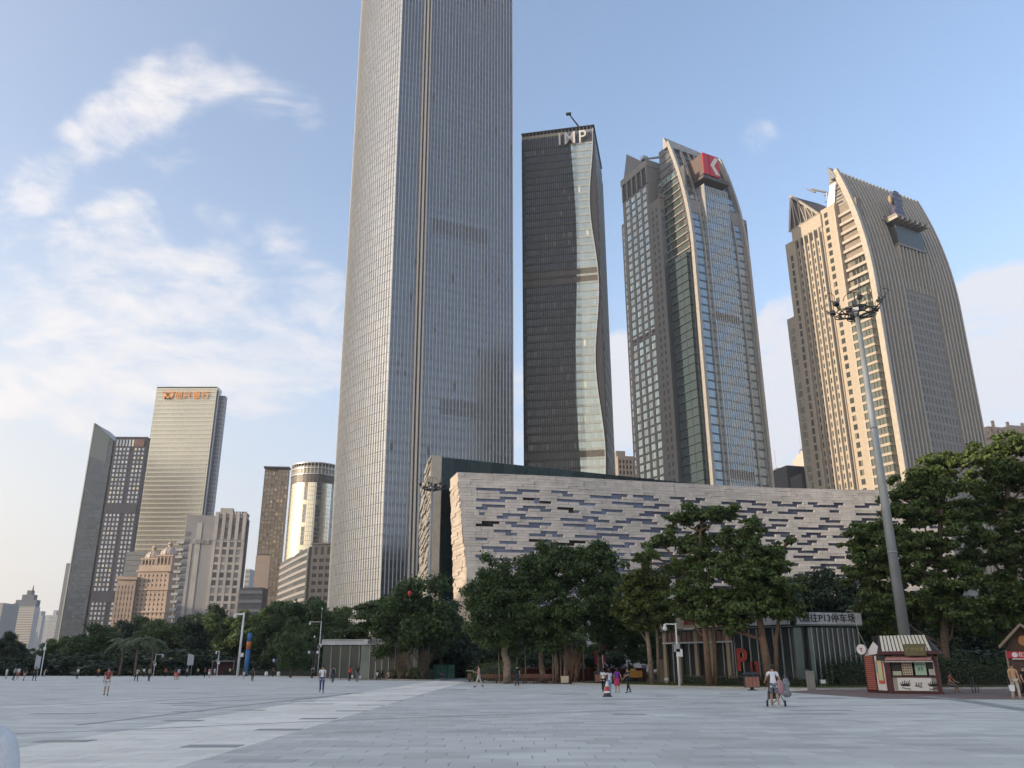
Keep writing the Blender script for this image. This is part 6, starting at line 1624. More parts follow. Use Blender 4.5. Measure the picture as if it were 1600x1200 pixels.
special('spreading_tree', 'large spreading tree with flat boughs at the right edge rising over the kiosk', 1478, 84,
    [(1440, 748, 34, 12, 0), (1478, 722, 34, 12, 1), (1515, 720, 28, 12, 0), (1410, 778, 26, 10, 0), (1470, 765, 44, 16, 0), (1395, 800, 24, 9, 1), (1440, 800, 44, 18, 0), (1365, 835, 36, 16, 0), (1340, 858, 26, 14, 0), (1400, 850, 44, 22, -1), (1345, 895, 26, 14, 0), (1380, 900, 40, 24, 0), (1440, 880, 50, 30, -1), (1400, 950, 46, 26, 0), (1450, 940, 50, 30, -1), (1360, 940, 28, 20, 1), (1480, 830, 50, 24, 0), (1500, 900, 46, 30, 0), (1490, 960, 46, 26, 0), (1370, 985, 30, 14, 2)],
    74000, .165, lf_mid, [([(1480, 1056, 0), (1476, 1010, 0), (1474, 950, 0), (1468, 880, 0), (1470, 800, 0), (1480, 745, 0)], .40)], bark, 34, .5)
special('tall_dark_tree', 'tall dark tree filling the right edge above the small wooden hut', 1575, 90,
    [(1560, 705, 36, 12, 0), (1600, 690, 30, 14, 0), (1555, 745, 50, 18, 0), (1605, 745, 40, 18, 0), (1560, 800, 54, 24, 0), (1610, 810, 44, 26, 0), (1545, 860, 46, 28, 0), (1595, 870, 46, 28, 0), (1560, 920, 50, 28, 0), (1610, 930, 40, 28, 0), (1545, 965, 40, 22, 0), (1600, 975, 40, 22, 0), (1530, 780, 36, 20, 1)],
    58000, .175, lf_mid, [([(1580, 1056, 0), (1576, 1000, 0), (1574, 900, 0), (1572, 800, 0), (1578, 720, 0)], .4)], bark, 35, .55)
put('round2', 1282, 885, 108, 'dark tree behind the right end of the parking pavilion', 1.0)
put('round2', 1325, 893, 112, 'second dark tree behind the pavilion under the tall lamp mast', 1.0)
put('round3', 1235, 905, 116, 'dark tree between the full-crowned tree and the pavilion roof', .9)
put('round2', 1385, 935, 112, 'dark tree filling the gap behind the lamp mast and the kiosk', 1.2)
put('round2', 1440, 945, 116, 'dark tree behind the trunk of the spreading tree', 1.3)
put('round2', 1505, 930, 112, 'dark tree between the spreading tree and the tall dark tree', 1.3)
put('round2', 1570, 950, 115, 'dark low tree behind the small wooden hut', 1.3)
put('round2', 1040, 985, 125, 'dark low tree behind the olive green tree', 1.2)
put('round2', 950, 990, 130, 'dark low tree behind the banyan and the flagpoles', 1.4)
put('round2', 800, 985, 135, 'dark low tree behind the left banyan trunk', 1.4)
put('round2', 885, 985, 130, 'dark low tree behind the hanging roots', 1.4)
# two fine-twigged shrubs at the left pavilion
def twig_shrub(px, top, d, label):
    x, y = at_px(px, d); h = ZAT(px, top, x, y); t = thing('twiggy_shrub', label, 'shrub', (x, y, .1), 0, 'fine-twigged shrubs before the left pavilion'); h *= .85; q = MB(); g2 = random.Random(px); vs = []
    for k in range(46):
        a = g2.uniform(0, 6.28); r_ = g2.uniform(.2, 1)*h*.42; e = Vector((math.cos(a)*r_, math.sin(a)*r_, h*g2.uniform(.75, 1))); q.tube([(0, 0, 0), Vector((e.x*.45, e.y*.45, e.z*.5)), e], [.04, .025, .008], 4)
        for i in range(26):
            p = e*g2.uniform(.35, 1)+Vector((g2.uniform(-.25, .25), g2.uniform(-.25, .25), 0)); n_ = Vector((g2.gauss(0, 1), g2.gauss(0, 1), g2.gauss(0, 1))).normalized(); b_ = n_.orthogonal().normalized(); vs += [p-n_*.09, p-b_*.03, p+n_*.09, p+b_*.03]
    q.build('branches', mat('twig_brown', (.16, .11, .075), .9), t); link('foliage', leafmesh('foliage', np.array([tuple(v) for v in vs]), leafmat('leaf_brownish', (.09, .075, .035), (.13, .11, .05))), t)
twig_shrub(662, 1003, 118, 'tall fine-twigged brownish shrub right of the left pavilion'); twig_shrub(624, 1010, 116, 'fine-twigged brownish shrub in front of the left pavilion glass')
# clipped hedges and the flowering strip
def hedge(name, label, pts, w_, h_, m, n, z0=.1, fl=None, cat='hedge'):
    t = thing(name, label, cat, (pts[0][0], pts[0][1], z0)); P_ = [Vector((p[0]-pts[0][0], p[1]-pts[0][1], 0)) for p in pts]; pf = []
    for i in range(len(P_)-1):
        L = (P_[i+1]-P_[i]).length; k = max(2, int(L/(w_*.6)))
        for j in range(k): p = P_[i].lerp(P_[i+1], j/k); pf.append((p.x, p.y, h_*.5, w_*.6, w_*.6, h_*.52))
    link('foliage', leafmesh('foliage', leafcloud(pf, n, .085, 3, .6, .3, .7), m), t)
    if fl: link('flowers', leafmesh('flowers', leafcloud([(a, b_, c+h_*.45, d, e, .1) for a, b_, c, d, e, f in pf], n//5, .045, 9, .8), fl), t)
    b = MB()
    for i in range(len(P_)-1):
        L = (P_[i+1]-P_[i]); s_ = Vector((-L.y, L.x, 0)).normalized()*w_*.36; b.hexa([P_[i]-s_, P_[i+1]-s_, P_[i+1]+s_, P_[i]+s_], [v+Vector((0, 0, h_*.7)) for v in (P_[i]-s_, P_[i+1]-s_, P_[i+1]+s_, P_[i]+s_)])
    b.build('twigs', mat('hedge_core', (.025, .03, .018), .95), t)
fl_m = mat('pink_grey_flowers', (.30, .22, .24), .8, var=.4, island=.4)
hedge('flower_hedge', 'low flowering hedge along the lawn in front of the parking pavilion', [G(995, 1056.5), (16.5, 78.5), (20.5, 72.5), (24, 69.8)][0:4], 1.0, .75, lf_deep, 15000, fl=fl_m)
hedge('clipped_hedge', 'clipped hedge behind the benches at the left pavilion', [(-19.5, 131), (-13.8, 122), (-11.2, 117.5)], 2.2, 1.5, lf_mid, 12000)
hedge('clipped_hedge', 'long low hedge along the far left edge of the plaza', [(-150, 264), (-95, 228), (-60, 193), (-37, 165)], 1.2, 1.3, lf_deep, 24000)
hedge('clipped_hedge', 'dark hedge behind the empty bench right of the kiosk', [(27, 73), (33, 72), (42, 71)], 1.8, 2.2, lf_deep, 14000)
# clipped mound beside the banyan
def mound():
    P_ = G(775, 1064); t = thing('clipped_mound', 'smooth clipped green mound behind the benches left of the banyan', 'shrub', (P_[0]+.2, P_[1]-4, .1))
    q = MB(); q.ell((0, 0, 0), (2.9, 2.2, 1.7), 20, 12); q.build('twigs', mat('hedge_core', (0, 0, 0)), t); link('foliage', leafmesh('foliage', leafcloud([(0, 0, 0, 3.0, 2.3, 1.8)], 14000, .07, 5, .6, .3, .95), lf_mid), t)
mound()
# grass blades on the right lawn nearest to the camera
gg = np.random.default_rng(4); n = 26000; vs = []
poly = lawnR
def inside(x, y, p):
    c = False
    for i in range(len(p)):
        x1, y1 = p[i]; x2, y2 = p[i-1]
        if (y1 > y) != (y2 > y) and x < (x2-x1)*(y-y1)/(y2-y1)+x1: c = not c
    return c
cnt = 0; L = []
while cnt < n:
    x = gg.uniform(7, 40); y = gg.uniform(65, 90)
    if inside(x, y, poly): L.append((x, y)); cnt += 1
L = np.array(L); a = gg.uniform(0, 6.28, n); hh = gg.uniform(.04, .11, n); wd = .03
z0 = .1
v = np.zeros((n, 4, 3)); v[:, :, 0] = L[:, :1]; v[:, :, 1] = L[:, 1:2]; v[:, :, 2] = z0
v[:, 0, 0] -= np.cos(a)*wd; v[:, 0, 1] -= np.sin(a)*wd; v[:, 1, 0] += np.cos(a)*wd; v[:, 1, 1] += np.sin(a)*wd
v[:, 2, 2] += hh; v[:, 3, 2] += hh; v[:, 2, 0] += np.cos(a)*.006+gg.normal(0, .02, n); v[:, 2, 1] += np.sin(a)*.006; v[:, 3, 0] = v[:, 2, 0]-.012; v[:, 3, 1] = v[:, 2, 1]
o = link('grass', leafmesh('grass', v.reshape(-1, 3), lf_mid)); stuff(o); o['label'] = 'short grass on the lawn behind the kerb'; o['category'] = 'grass'
# ------------------------------------------------------------------ pavilions, kiosk, hut, poles and street furniture
m_red = mat('sign_red_paint', (.42, .045, .035), .4, var=.05); m_txt = mat('dark_lettering', (.04, .04, .045), .5, var=0)
m_rust = mat('maroon_paint', (.075, .014, .018), .5, var=.15); m_wood = mat('brown_wood', (.20, .09, .055), .6, var=.3, scale=4)
m_wht = mat('white_paint', (.72, .72, .70), .5, var=.1); m_blk = mat('black_plastic', (.02, .02, .022), .4)
m_paneg = glass('pavilion_glass', (.05, .06, .055), .1, .35, .4, wave=.01); m_gfr = mat('green_grey_frame', (.20, .23, .20), .5, .2, var=.2)
m_fas = mat('fascia_white', (.56, .57, .57), .6, var=.25, scale=.8, streak=.25); m_cream = mat('cream_fascia', (.52, .44, .33), .6, var=.2, streak=.2)
def pavilion():
    A = D(1247, 1050, 80.5); Bq = D(1351, 1050, 84); C_ = D(1040, 1050, 88)
    zt = ZAT(1247, 957, A.x, A.y); zf = ZAT(1247, 975.5, A.x, A.y); zg = zf-.25
    t = thing('parking_pavilion', 'low glass parking pavilion with white fascia and the red letters P13 in its window', 'pavilion', (A.x, A.y, .1)); zt -= .1; zf -= .1; zg -= .1
    a = Vector((0, 0)); r_ = Vector((Bq.x-A.x, Bq.y-A.y)); l_ = Vector((C_.x-A.x, C_.y-A.y))
    nr = Vector((r_.y, -r_.x)).normalized(); nl = Vector((-l_.y, l_.x)).normalized()
    def slab(nm, p, q_, n_, out, back, z0, z1, m): 
        b = MB(); b.hexa([(*(p+n_*out), z0), (*(q_+n_*out), z0), (*(q_-n_*back), z0), (*(p-n_*back), z0)], [(*(p+n_*out), z1), (*(q_+n_*out), z1), (*(q_-n_*back), z1), (*(p-n_*back), z1)]); return b.build(nm, m, t)
    # roof and fascias
    b = MB(); b.prism([tuple(p) for p in (a+nr*.5, r_+nr*.5, r_-nr*9, l_-nl*6, l_+nl*.5)][::1], zt-.25, zt-.08); b.build('roof', m_conc, t)
    k1 = 5
    for k in range(k1): slab('fascia_panel', r_*(k/k1)+r_.normalized()*.015, r_*((k+1)/k1)-r_.normalized()*.015, nr, .62, -.5, zf, zt, m_fas)
    k2 = 8
    for k in range(k2): slab('fascia_panel', l_*((k+1)/k2)-l_.normalized()*.015, l_*(k/k2)+l_.normalized()*.015, nl, .62, -.5, zf, zt, m_fas if k < 4 else m_cream)
    slab('soffit', a, r_, nr, .5, 8, zf-.12, zf-.02, m_gfr); slab('soffit', l_, a, nl, .5, 6, zf-.2, zf-.1, m_gfr)
    # right glass
    b = MB(); b.prism([(.4, 1.2), tuple(r_-nr*1.0), tuple(r_-nr*8), tuple(l_-nl*5.5), tuple(l_-nl*.6), tuple(l_*.05-nl*.6)], .0, .15); b.build('floor', m_conc, t)
    def wall(p, q_, n_, npan, skip=()):
        d = (q_-p)
        for k in range(npan):
            u, v_ = p+d*(k/npan), p+d*((k+1)/npan)
            if k not in skip: slab('glass_pane', u+d.normalized()*.04, v_-d.normalized()*.04, n_, -.04, .06, .15, zg, m_paneg)
        for k in range(npan+1):
            u = p+d*(k/npan); slab('mullion', u-d.normalized()*.035, u+d.normalized()*.035, n_, .10, .05, .1, zg, m_alu)
    wall(r_*.26, r_*.97, nr, 9)
    slab('corner_column', r_*.0-r_.normalized()*.1, r_*.10, nr, .1, .9, 0, zg, m_gfr); slab('door_pane', r_*.10, r_*.20, nr, -.3, .36, .15, zg, m_paneg); slab('column', r_*.20, r_*.25, nr, .12, .5, 0, zg, m_gfr)
    wall(l_*.43, l_*.03, nl, 7)
    wall(l_*.99, l_*.45, nl, 8)
    for f in (.47, .60, .72, .86, .98): slab('column', l_*f-l_.normalized()*.17, l_*f+l_.normalized()*.17, nl, .35, 0, 0, zg, mat('warm_post', (.34, .28, .20), .6))
    # clerestory band with small panes
    slab('transom', l_*.99, l_*.43, nl, .42, -.3, zg-1.15, zg-1.0, m_alu)
    for k in range(14):
        u = l_*(.43+.56*k/14); v_ = l_*(.43+.56*(k+1)/14); slab('clerestory_pane', v_+l_.normalized()*-.05, u+l_.normalized()*.05, nl, .34, -.28, zg-.98, zg-.05, mat('clerestory_brown', (.17, .10, .07), .3))
    # back walls
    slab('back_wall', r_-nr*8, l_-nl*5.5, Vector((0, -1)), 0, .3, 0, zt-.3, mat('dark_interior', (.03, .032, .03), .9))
    # writing
    ang = math.atan2(r_.y, r_.x); p = r_*.49+nr*.66; put_text('fascia_lettering', 'p13a', m_txt, t, (p.x, p.y, (zf+zt)/2), ang, (1.15, 1.1, 1))
    p = r_*.03+nr*.66; q = MB()
    for dx in (-.25, .25): q.hexa([(p.x+dx-.05, p.y, zf+.2), (p.x+dx+.05, p.y, zf+.2), (p.x+dx+.05, p.y+.05, zf+.2), (p.x+dx-.05, p.y+.05, zf+.2)], [(p.x-.05, p.y, zf+.75), (p.x+.05, p.y, zf+.75), (p.x+.05, p.y+.05, zf+.75), (p.x-.05, p.y+.05, zf+.75)])
    q.build('fascia_mark', m_txt, t)
    al = math.atan2(-l_.y, -l_.x); p = l_*.72+nl*.66; put_text('fascia_lettering', 'p13b', m_red, t, (p.x, p.y, (zf+zt)/2), al, (.8, .75, 1))
    def onl(px): d = ray(px, 1000); n_ = Vector((d.y, -d.x)); return -Vector(A.xy).dot(n_)/l_.dot(n_)
    p = l_*onl(1158)+nl*.16; put_text('window_letter', 'P', m_red, t, (p.x, p.y, 2.05), al, (.70, .80, 1)); p = l_*onl(1176)+nl*.16; put_text('window_number', '13', m_red, t, (p.x, p.y, 1.35), al, (.5, .75, 1))
    # loose white cable hanging from the roof
    b = MB(); e = r_*.86+nr*.75
    b.tube([(e.x-.7, e.y, zt-.1), (e.x-.5, e.y-.05, zt+.25), (e.x, e.y-.1, zt+.1), (e.x+.15, e.y-.2, zf-.5), (e.x+.9, e.y-.6, 2.2), (e.x+2.0, e.y-1.2, .3)], .03, 5); b.build('hanging_cable', m_alu, t, smooth=True)
pavilion()
def small_shed():
    x, y = at_px(1046, 92); t = thing('service_box', 'tan service cabinet beside a dark shed left of the pavilion', 'cabinet', (x, y, .1))
    b = MB(); b.box(-1.0, 1.0, 0, 1.2, 0, 2.3); b.build('cabinet', mat('tan_cabinet', (.24, .20, .15), .7), t)
    b = MB(); b.box(1.05, 1.9, .3, 1.5, 0, 2.6); b.build('side_panel', mat('shed_side', (.14, .12, .10), .7), t); b = MB(); b.box(-.6, 3.6, .8, 3, 2.4, 4.6); b.build('shed_roof', mat('shed_dark', (.06, .055, .05), .8), t)
    for z in (.5, 1.0, 1.5): b = MB(); b.box(.1, .8, -.03, 0, z, z+.25); b.build('vent', m_dark, t)
small_shed()
def pavilion_left():
    A = D(567, 1050, 128); Bq = D(651, 1050, 126); w_ = Bq.x-A.x
    t = thing('parking_pavilion', 'farther glass parking pavilion half hidden by trees left of the large round tree', 'pavilion', (A.x, A.y, .1), math.atan2(Bq.y-A.y, w_))
    zt = ZAT(600, 999, A.x, A.y)-.1; zf = ZAT(600, 1007.5, A.x, A.y)-.1; zl = ZAT(500, 997, A.x, A.y)
    def bx(nm, x0, x1, y0, y1, z0, z1, m): b = MB(); b.box(x0, x1, y0, y1, z0, z1); return b.build(nm, m, t)
    for k in range(4): bx('fascia_panel', w_*k/4+.01, w_*(k+1)/4-.01, -.6, -.4, zf, zt, m_fas)
    for k in range(3): bx('fascia_panel', -6.3+k*2.1+.01, -6.3+(k+1)*2.1-.02, -.3, -.1, zf, zt, m_fas)
    bx('roof', -6.3, w_, -.38, 8, zt-.2, zt-.05, m_conc)
    for k in range(7): x = .9+k*(w_-1.2)/7; bx('glass_pane', x+.05, x+(w_-1.2)/7-.05, 0, .05, .1, zf-.1, m_paneg); bx('mullion', x-.04, x+.04, -.12, 0, 0, zf-.02, m_alu)
    bx('corner_column', -.4, .8, -.1, .6, 0, zf-.02, m_gfr); bx('corner_column', w_-.5, w_+.1, -.2, .4, 0, zf-.02, m_fas)
    for k in range(4): bx('glass_pane', -6.2+k*1.4, -5.0+k*1.4, .2, .25, .1, zf-.1, m_paneg); bx('column', -5.0+k*1.4, -4.8+k*1.4, .1, .4, 0, zf-.02, m_gfr)
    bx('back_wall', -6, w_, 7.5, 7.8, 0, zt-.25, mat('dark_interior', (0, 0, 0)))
    put_text('fascia_lettering', 'p11', m_txt, t, (w_*.42, -.66, (zf+zt)/2), 0, (1.15, 1.05, 1))
pavilion_left()

# snack kiosk
def kiosk():
    A = D(1392, 1082, 60.6); A.z = 0; Br = D(1470, 1082, 60.0); Bl = D(1360, 1080, 62.8)
    th = math.atan2(Br.y-A.y, Br.x-A.x); W_ = math.hypot(Br.x-A.x, Br.y-A.y)
    t = thing('snack_kiosk', 'maroon snack kiosk with striped awning roof, menu posters and a white counter front', 'kiosk', (A.x, A.y, .02), th)
    inv = Matrix.Rotation(-th, 2); lf = inv @ Vector((Bl.x-A.x, Bl.y-A.y)); 
    dl = lf.normalized(); LL = lf.length
    def bx(nm, x0, x1, y0, y1, z0, z1, m): b = MB(); b.box(x0, x1, y0, y1, z0, z1); return b.build(nm, m, t)
    Hh = 2.45
    dpt = 2.2
    kx = dl.x/max(.3, dl.y); b = MB(); b.hexa([(.05+kx*.9, .9, 0), (W_-.05, .9, 0), (W_-.05+kx*(dpt-.9), dpt, 0), (.05+kx*dpt, dpt, 0)], [(.05+kx*.9, .9, Hh), (W_-.05, .9, Hh), (W_-.05+kx*(dpt-.9), dpt, Hh), (.05+kx*dpt, dpt, Hh)]); b.build('back_box', m_rust, t); bx('plinth', -.05, W_+.05, -.05, .9, 0, .12, m_rust)
    bx('counter_front', .22, W_-.12, -.02, .9, .14, .95, mat('counter_grey', (.36, .36, .31), .6)); bx('counter_panel', .5, W_-.4, -.07, -.025, .17, .93, m_wht)
    bx('counter_top', .1, W_-.05, -.12, .9, .96, 1.03, m_rust)
    for x0, x1 in ((-.08, .2), (W_-.12, W_+.1)): bx('post', x0, x1, -.1, .15, 0, Hh-.25, m_rust)
    
    bx('dark_opening', .2, W_-.12, .5, .88, 1.04, Hh-.3, mat('kiosk_inside', (.02, .018, .018), .9))
    mg = [mat('menu_cream', (.55, .48, .36), .6, var=0), mat('menu_green', (.38, .55, .44), .6, var=0)]
    def poster(nm, x0, x1, z0, z1, m, y=.06): return bx(nm, x0, x1, y, y+.03, z0, z1, m)
    poster('menu_poster', .25, .78, 1.06, 1.32, mat('poster_pale_green', (.45, .52, .36), .6, var=0)); poster('menu_poster', .85, 1.45, 1.08, 1.88, mg[0]); poster('menu_poster', 1.6, 2.25, 1.08, 1.86, mg[1]); poster('menu_poster', 2.38, 2.95, 1.08, 1.45, mat('poster_grey', (.45, .45, .42), .6, var=0))
    q = MB()
    for i in range(4):
        for j in range(5): q.box(.90+i*.14, .97+i*.14, .04, .058, 1.14+j*.15, 1.22+j*.15)
    q.build('menu_pictures', mat('picture_brown', (.15, .07, .05), .6), t)
    q = MB(); q.box(1.8, 1.88, .04, .058, 1.35, 1.55); q.box(1.96, 2.04, .04, .058, 1.35, 1.55); q.box(1.7, 2.15, .04, .058, 1.7, 1.74); q.build('menu_pictures', mat('picture_teal', (.10, .25, .20), .6), t)
    bx('blind', .22, .80, .05, .07, 1.36, 1.9, mat('blind_dark', (.06, .06, .06), .8)); bx('blind', 2.32, 2.85, .05, .07, 1.5, 1.95, mat('blind_dark', (0, 0, 0)))
    bx('side_frame', 2.86, 2.94, .0, .06, 1.06, 2.0, m_alu); bx('side_frame', W_-.2, W_-.14, .0, .06, 1.06, 2.0, m_alu)
    # black line drawings on the counter: two potted figures and a flourish
    q = MB()
    for cx, s_ in ((.95, 1), (2.55, -1)):
        q.tube([(cx-.28, -.085, .62), (cx-.24, -.085, .47), (cx+.24, -.085, .47), (cx+.28, -.085, .62)], .035, 4); q.tube([(cx-.2, -.085, .52), (cx+.2, -.085, .54)], .05, 4)
        for k in range(4): q.tube([(cx-.18+k*.12, -.085, .56), (cx-.14+k*.12*1.1, -.085, .72+.05*(k % 2))], .02, 4)
        q.tube([(cx-.22*s_, -.085, .34), (cx, -.085, .30), (cx+.1*s_, -.085, .26), (cx+.22*s_, -.085, .30), (cx+.25*s_, -.085, .2)], .022, 4)
    for k in range(3): q.tube([(1.55+k*.13, -.085, .4), (1.6+k*.13, -.085, .55), (1.56+k*.16, -.085, .66)], .028, 4); q.tube([(1.5+k*.15, -.085, .46-.04*k), (1.66+k*.12, -.085, .50-.05*k)], .024, 4)
    q.build('line_drawing', m_txt, t)
    # awning with scalloped edge
    ma = mat('awning_pink', (.52, .27, .24), .7, var=.2); q = MB(); n = 16
    for k in range(n):
        a, c = .05+(W_-.2)*k/n, .05+(W_-.2)*(k+1)/n; q.hexa([(a, -.55, Hh-.48), (c, -.55, Hh-.48), (c, .05, Hh-.22), (a, .05, Hh-.22)], [(a+.01, -.55, Hh-.44), (c-.01, -.55, Hh-.44), (c-.01, .05, Hh-.16), (a+.01, .05, Hh-.16)])
        q.tube([((a+c)/2, -.56, Hh-.49), ((a+c)/2, -.54, Hh-.44)], [.09, .10], 8)
    q.build('awning', ma, t); bx('awning_bar', .0, W_-.1, -.5, -.44, Hh-.60, Hh-.52, m_alu)
    # gabled roof, corrugated cream sheets on the front slope
    zr = Hh+1.0; yr = dpt*.5
    xl = lf.x
    b = MB(); b.hexa([(-.35, -.35, Hh-.12), (W_+.30, -.35, Hh-.12), (W_+.10, dpt+.2, Hh-.12), (lf.x*.75, dpt+.2, Hh-.12)], [(-.55, yr-.1, zr), (W_-.55, yr-.1, zr), (W_-.65, yr+.25, zr+.04), (lf.x*.62, yr+.25, zr+.04)]); b.build('roof', mat('roof_black', (.03, .022, .022), .7), t)
    b = MB(); b.box(-.4, W_+.4, -.42, -.30, Hh-.14, Hh+.06); b.build('eaves_board', m_rust, t)
    for k in range(13):
        x = -.1+k*(W_+.1)/13; q = MB(); xs_ = x*.93-.35
        q.hexa([(x, -.33, Hh-.02), (x+.17, -.33, Hh-.02), (x+.17, -.30, Hh-.06), (x, -.30, Hh-.06)], [(xs_, yr-.15, zr+.05), (xs_+.15, yr-.15, zr+.05), (xs_+.15, yr-.12, zr), (xs_, yr-.12, zr)]); q.build('roof_sheet', mat('cream_sheet', (.62, .58, .45), .5, var=.1), t)
    bx('sign_board', 1.25, 2.5, -.5, -.44, Hh-.22, Hh+.48, mat('olive_board', (.13, .12, .05), .6)); put_text('board_lettering', 'kio', mat('gold_lettering', (.35, .30, .12), .5), t, (1.88, -.52, Hh+.13), 0, (1, 1, 1))
    # left side wall with slats and poster
    pA = Vector((-.08, .05)); nl = Vector((dl.y, -dl.x)); nl = nl if nl.y < 0 else -nl
    def sw(nm, f0, f1, z0, z1, out, m, bk=.05):
        a = pA+dl*LL*f0; c = pA+dl*LL*f1; b = MB(); b.hexa([(*(c+nl*out), z0), (*(a+nl*out), z0), (*(a-nl*bk), z0), (*(c-nl*bk), z0)], [(*(c+nl*out), z1), (*(a+nl*out), z1), (*(a-nl*bk), z1), (*(c-nl*bk), z1)]); return b.build(nm, m, t)
    sw('side_wall', 0, 1.0, 0, Hh-.05, 0, m_rust, .4); sw('poster_panel', .08, .5, .15, 2.25, .03, m_wht, -.005)
    sw('poster', .12, .42, .55, 2.1, .045, mat('poster_red', (.55, .10, .06), .5, var=0), -.032); sw('poster_centre', .18, .38, .75, 1.95, .058, mat('poster_yellow', (.62, .60, .22), .5, var=.6, scale=3, col2=(.45, .62, .40)), -.047); sw('poster_edge', .43, .48, 1.2, 1.95, .045, mat('poster_blue', (.25, .42, .50), .5, var=0), -.032)
    ms = mat('slat_red', (.42, .13, .08), .5, var=.1)
    for k in range(17): sw('slat', .56, .98, .18+k*.125, .27+k*.125, .07, ms, -.005)
    b = MB(); b.poly([(*(pA+nl*.02), Hh), (*(pA+dl*LL+nl*.02), Hh-.2), (*(pA+dl*LL*.45+nl*.02), Hh+.7)]); b.build('gable', m_wht, t)
    b = MB(); p = pA+dl*LL*.86+nl*.35; 
    me_ = MB(); me_.lathe([(.30, -.06), (.33, -.03), (.33, .03), (.30, .06)], 20); o = me_.build('round_sign', m_wht, t, (p.x, p.y, Hh+.22), (rad(90), 0, rad(-12)))
    me_ = MB(); me_.tube([(-.1, -.08, .1), (.02, 0-.08, 0), (.1, -.08, .12)], .03, 4); me_.tube([(.02, -.08, .08), (.02, -.08, -.14)], .03, 4); me_.build('round_sign_mark', m_red, t, (p.x, p.y, Hh+.22), rad(-12))
    bx('menu_screen', -.55, .05, -.2, -.12, Hh-.5, Hh-.12, m_blk)
kiosk()
def hut():
    A = D(1583, 1080, 58); A.z = 0; t = thing('wooden_hut', 'small brown wooden hut with a shingled gable and red banner cut by the right edge', 'hut', (A.x, A.y, 0), rad(-30))
    mb = mat('hut_wood', (.085, .045, .03), .7, var=.3, scale=3); W_ = 1.95
    zb = 3.15
    def bx(nm, x0, x1, y0, y1, z0, z1, m): b = MB(); b.box(x0, x1, y0, y1, z0, z1); return b.build(nm, m, t)
    bx('body', 0.06, W_, .05, 2.4, 0, 2.5, mb)
    for k in range(5): bx('plank', .06+k*.378, .42+k*.378, 0, .045, 0, 2.45, mb)
    bx('corner_post', -.04, .06, -.06, .06, 0, 2.5, mat('hut_post', (.30, .22, .15), .7))
    b = MB(); b.poly([(0, 0, 2.5), (W_, 0, 2.5), (W_/2, 0, 3.8)]); b.build('gable', mb, t)
    for sgn in (0, 1):
        x0, x1 = (W_/2, -.3) if sgn == 0 else (W_/2, W_+.3)
        z1 = 3.95; z0 = 3.95-.95*(abs(x1-x0)/(W_/2))
        b = MB(); b.hexa([(x0, -.5, z1-.1), (x1, -.5, z0-.1), (x1, 2.7, z0-.1), (x0, 2.7, z1-.1)][::(1 if sgn else -1)], [(x0, -.5, z1), (x1, -.5, z0), (x1, 2.7, z0), (x0, 2.7, z1)][::(1 if sgn else -1)]); b.build('roof_slope', mat('shingle_grey', (.10, .10, .11), .7), t)
        b = MB(); b.tube([(x0, -.52, z1-.06), (x1, -.52, z0-.06)], .07, 4); b.build('barge_board', mat('hut_post', (0, 0, 0)), t)
        for r_ in range(6):
            f0, f1 = r_/6, (r_+1)/6
            for k in range(8):
                y = -.5+k*.4; xa, xb = x0+(x1-x0)*f0, x0+(x1-x0)*f1; za, zb_ = z1+(z0-z1)*f0, z1+(z0-z1)*f1
                b = MB(); b.hexa([(xa, y+.01, za+.01), (xb, y+.01, zb_+.01), (xb, y+.38, zb_+.01), (xa, y+.38, za+.01)][::(1 if sgn else -1)], [(xa, y+.01, za+.03), (xb, y+.01, zb_+.06), (xb, y+.38, zb_+.06), (xa, y+.38, za+.03)][::(1 if sgn else -1)]); b.build('shingle', mat('shingle_grey', (0, 0, 0)), t)
    bx('banner', .02, W_, -.1, -.04, 2.05, 2.42, mat('banner_red', (.45, .02, .05), .5, var=0)); bx('banner_trim', .25, W_, -.12, -.05, 1.98, 2.03, m_wht)
    put_text('banner_lettering', 'hut', mat('banner_white', (.75, .70, .70), .5, var=0), t, (1.12, -.12, 2.23), 0, (.8, .8, 1))
    q = MB(); q.lathe([(.13, -.02), (.15, 0), (.13, .02)], 14); q.build('banner_mark', mat('banner_white', (0, 0, 0)), t, (.42, -.11, 2.23), (rad(90), 0, 0))
    q = MB(); q.ell((W_/2, -.06, 3.0), (.27, .05, .3), 12, 8); q.build('round_ornament', mat('ornament_wood', (.42, .20, .08), .6), t)
hut()

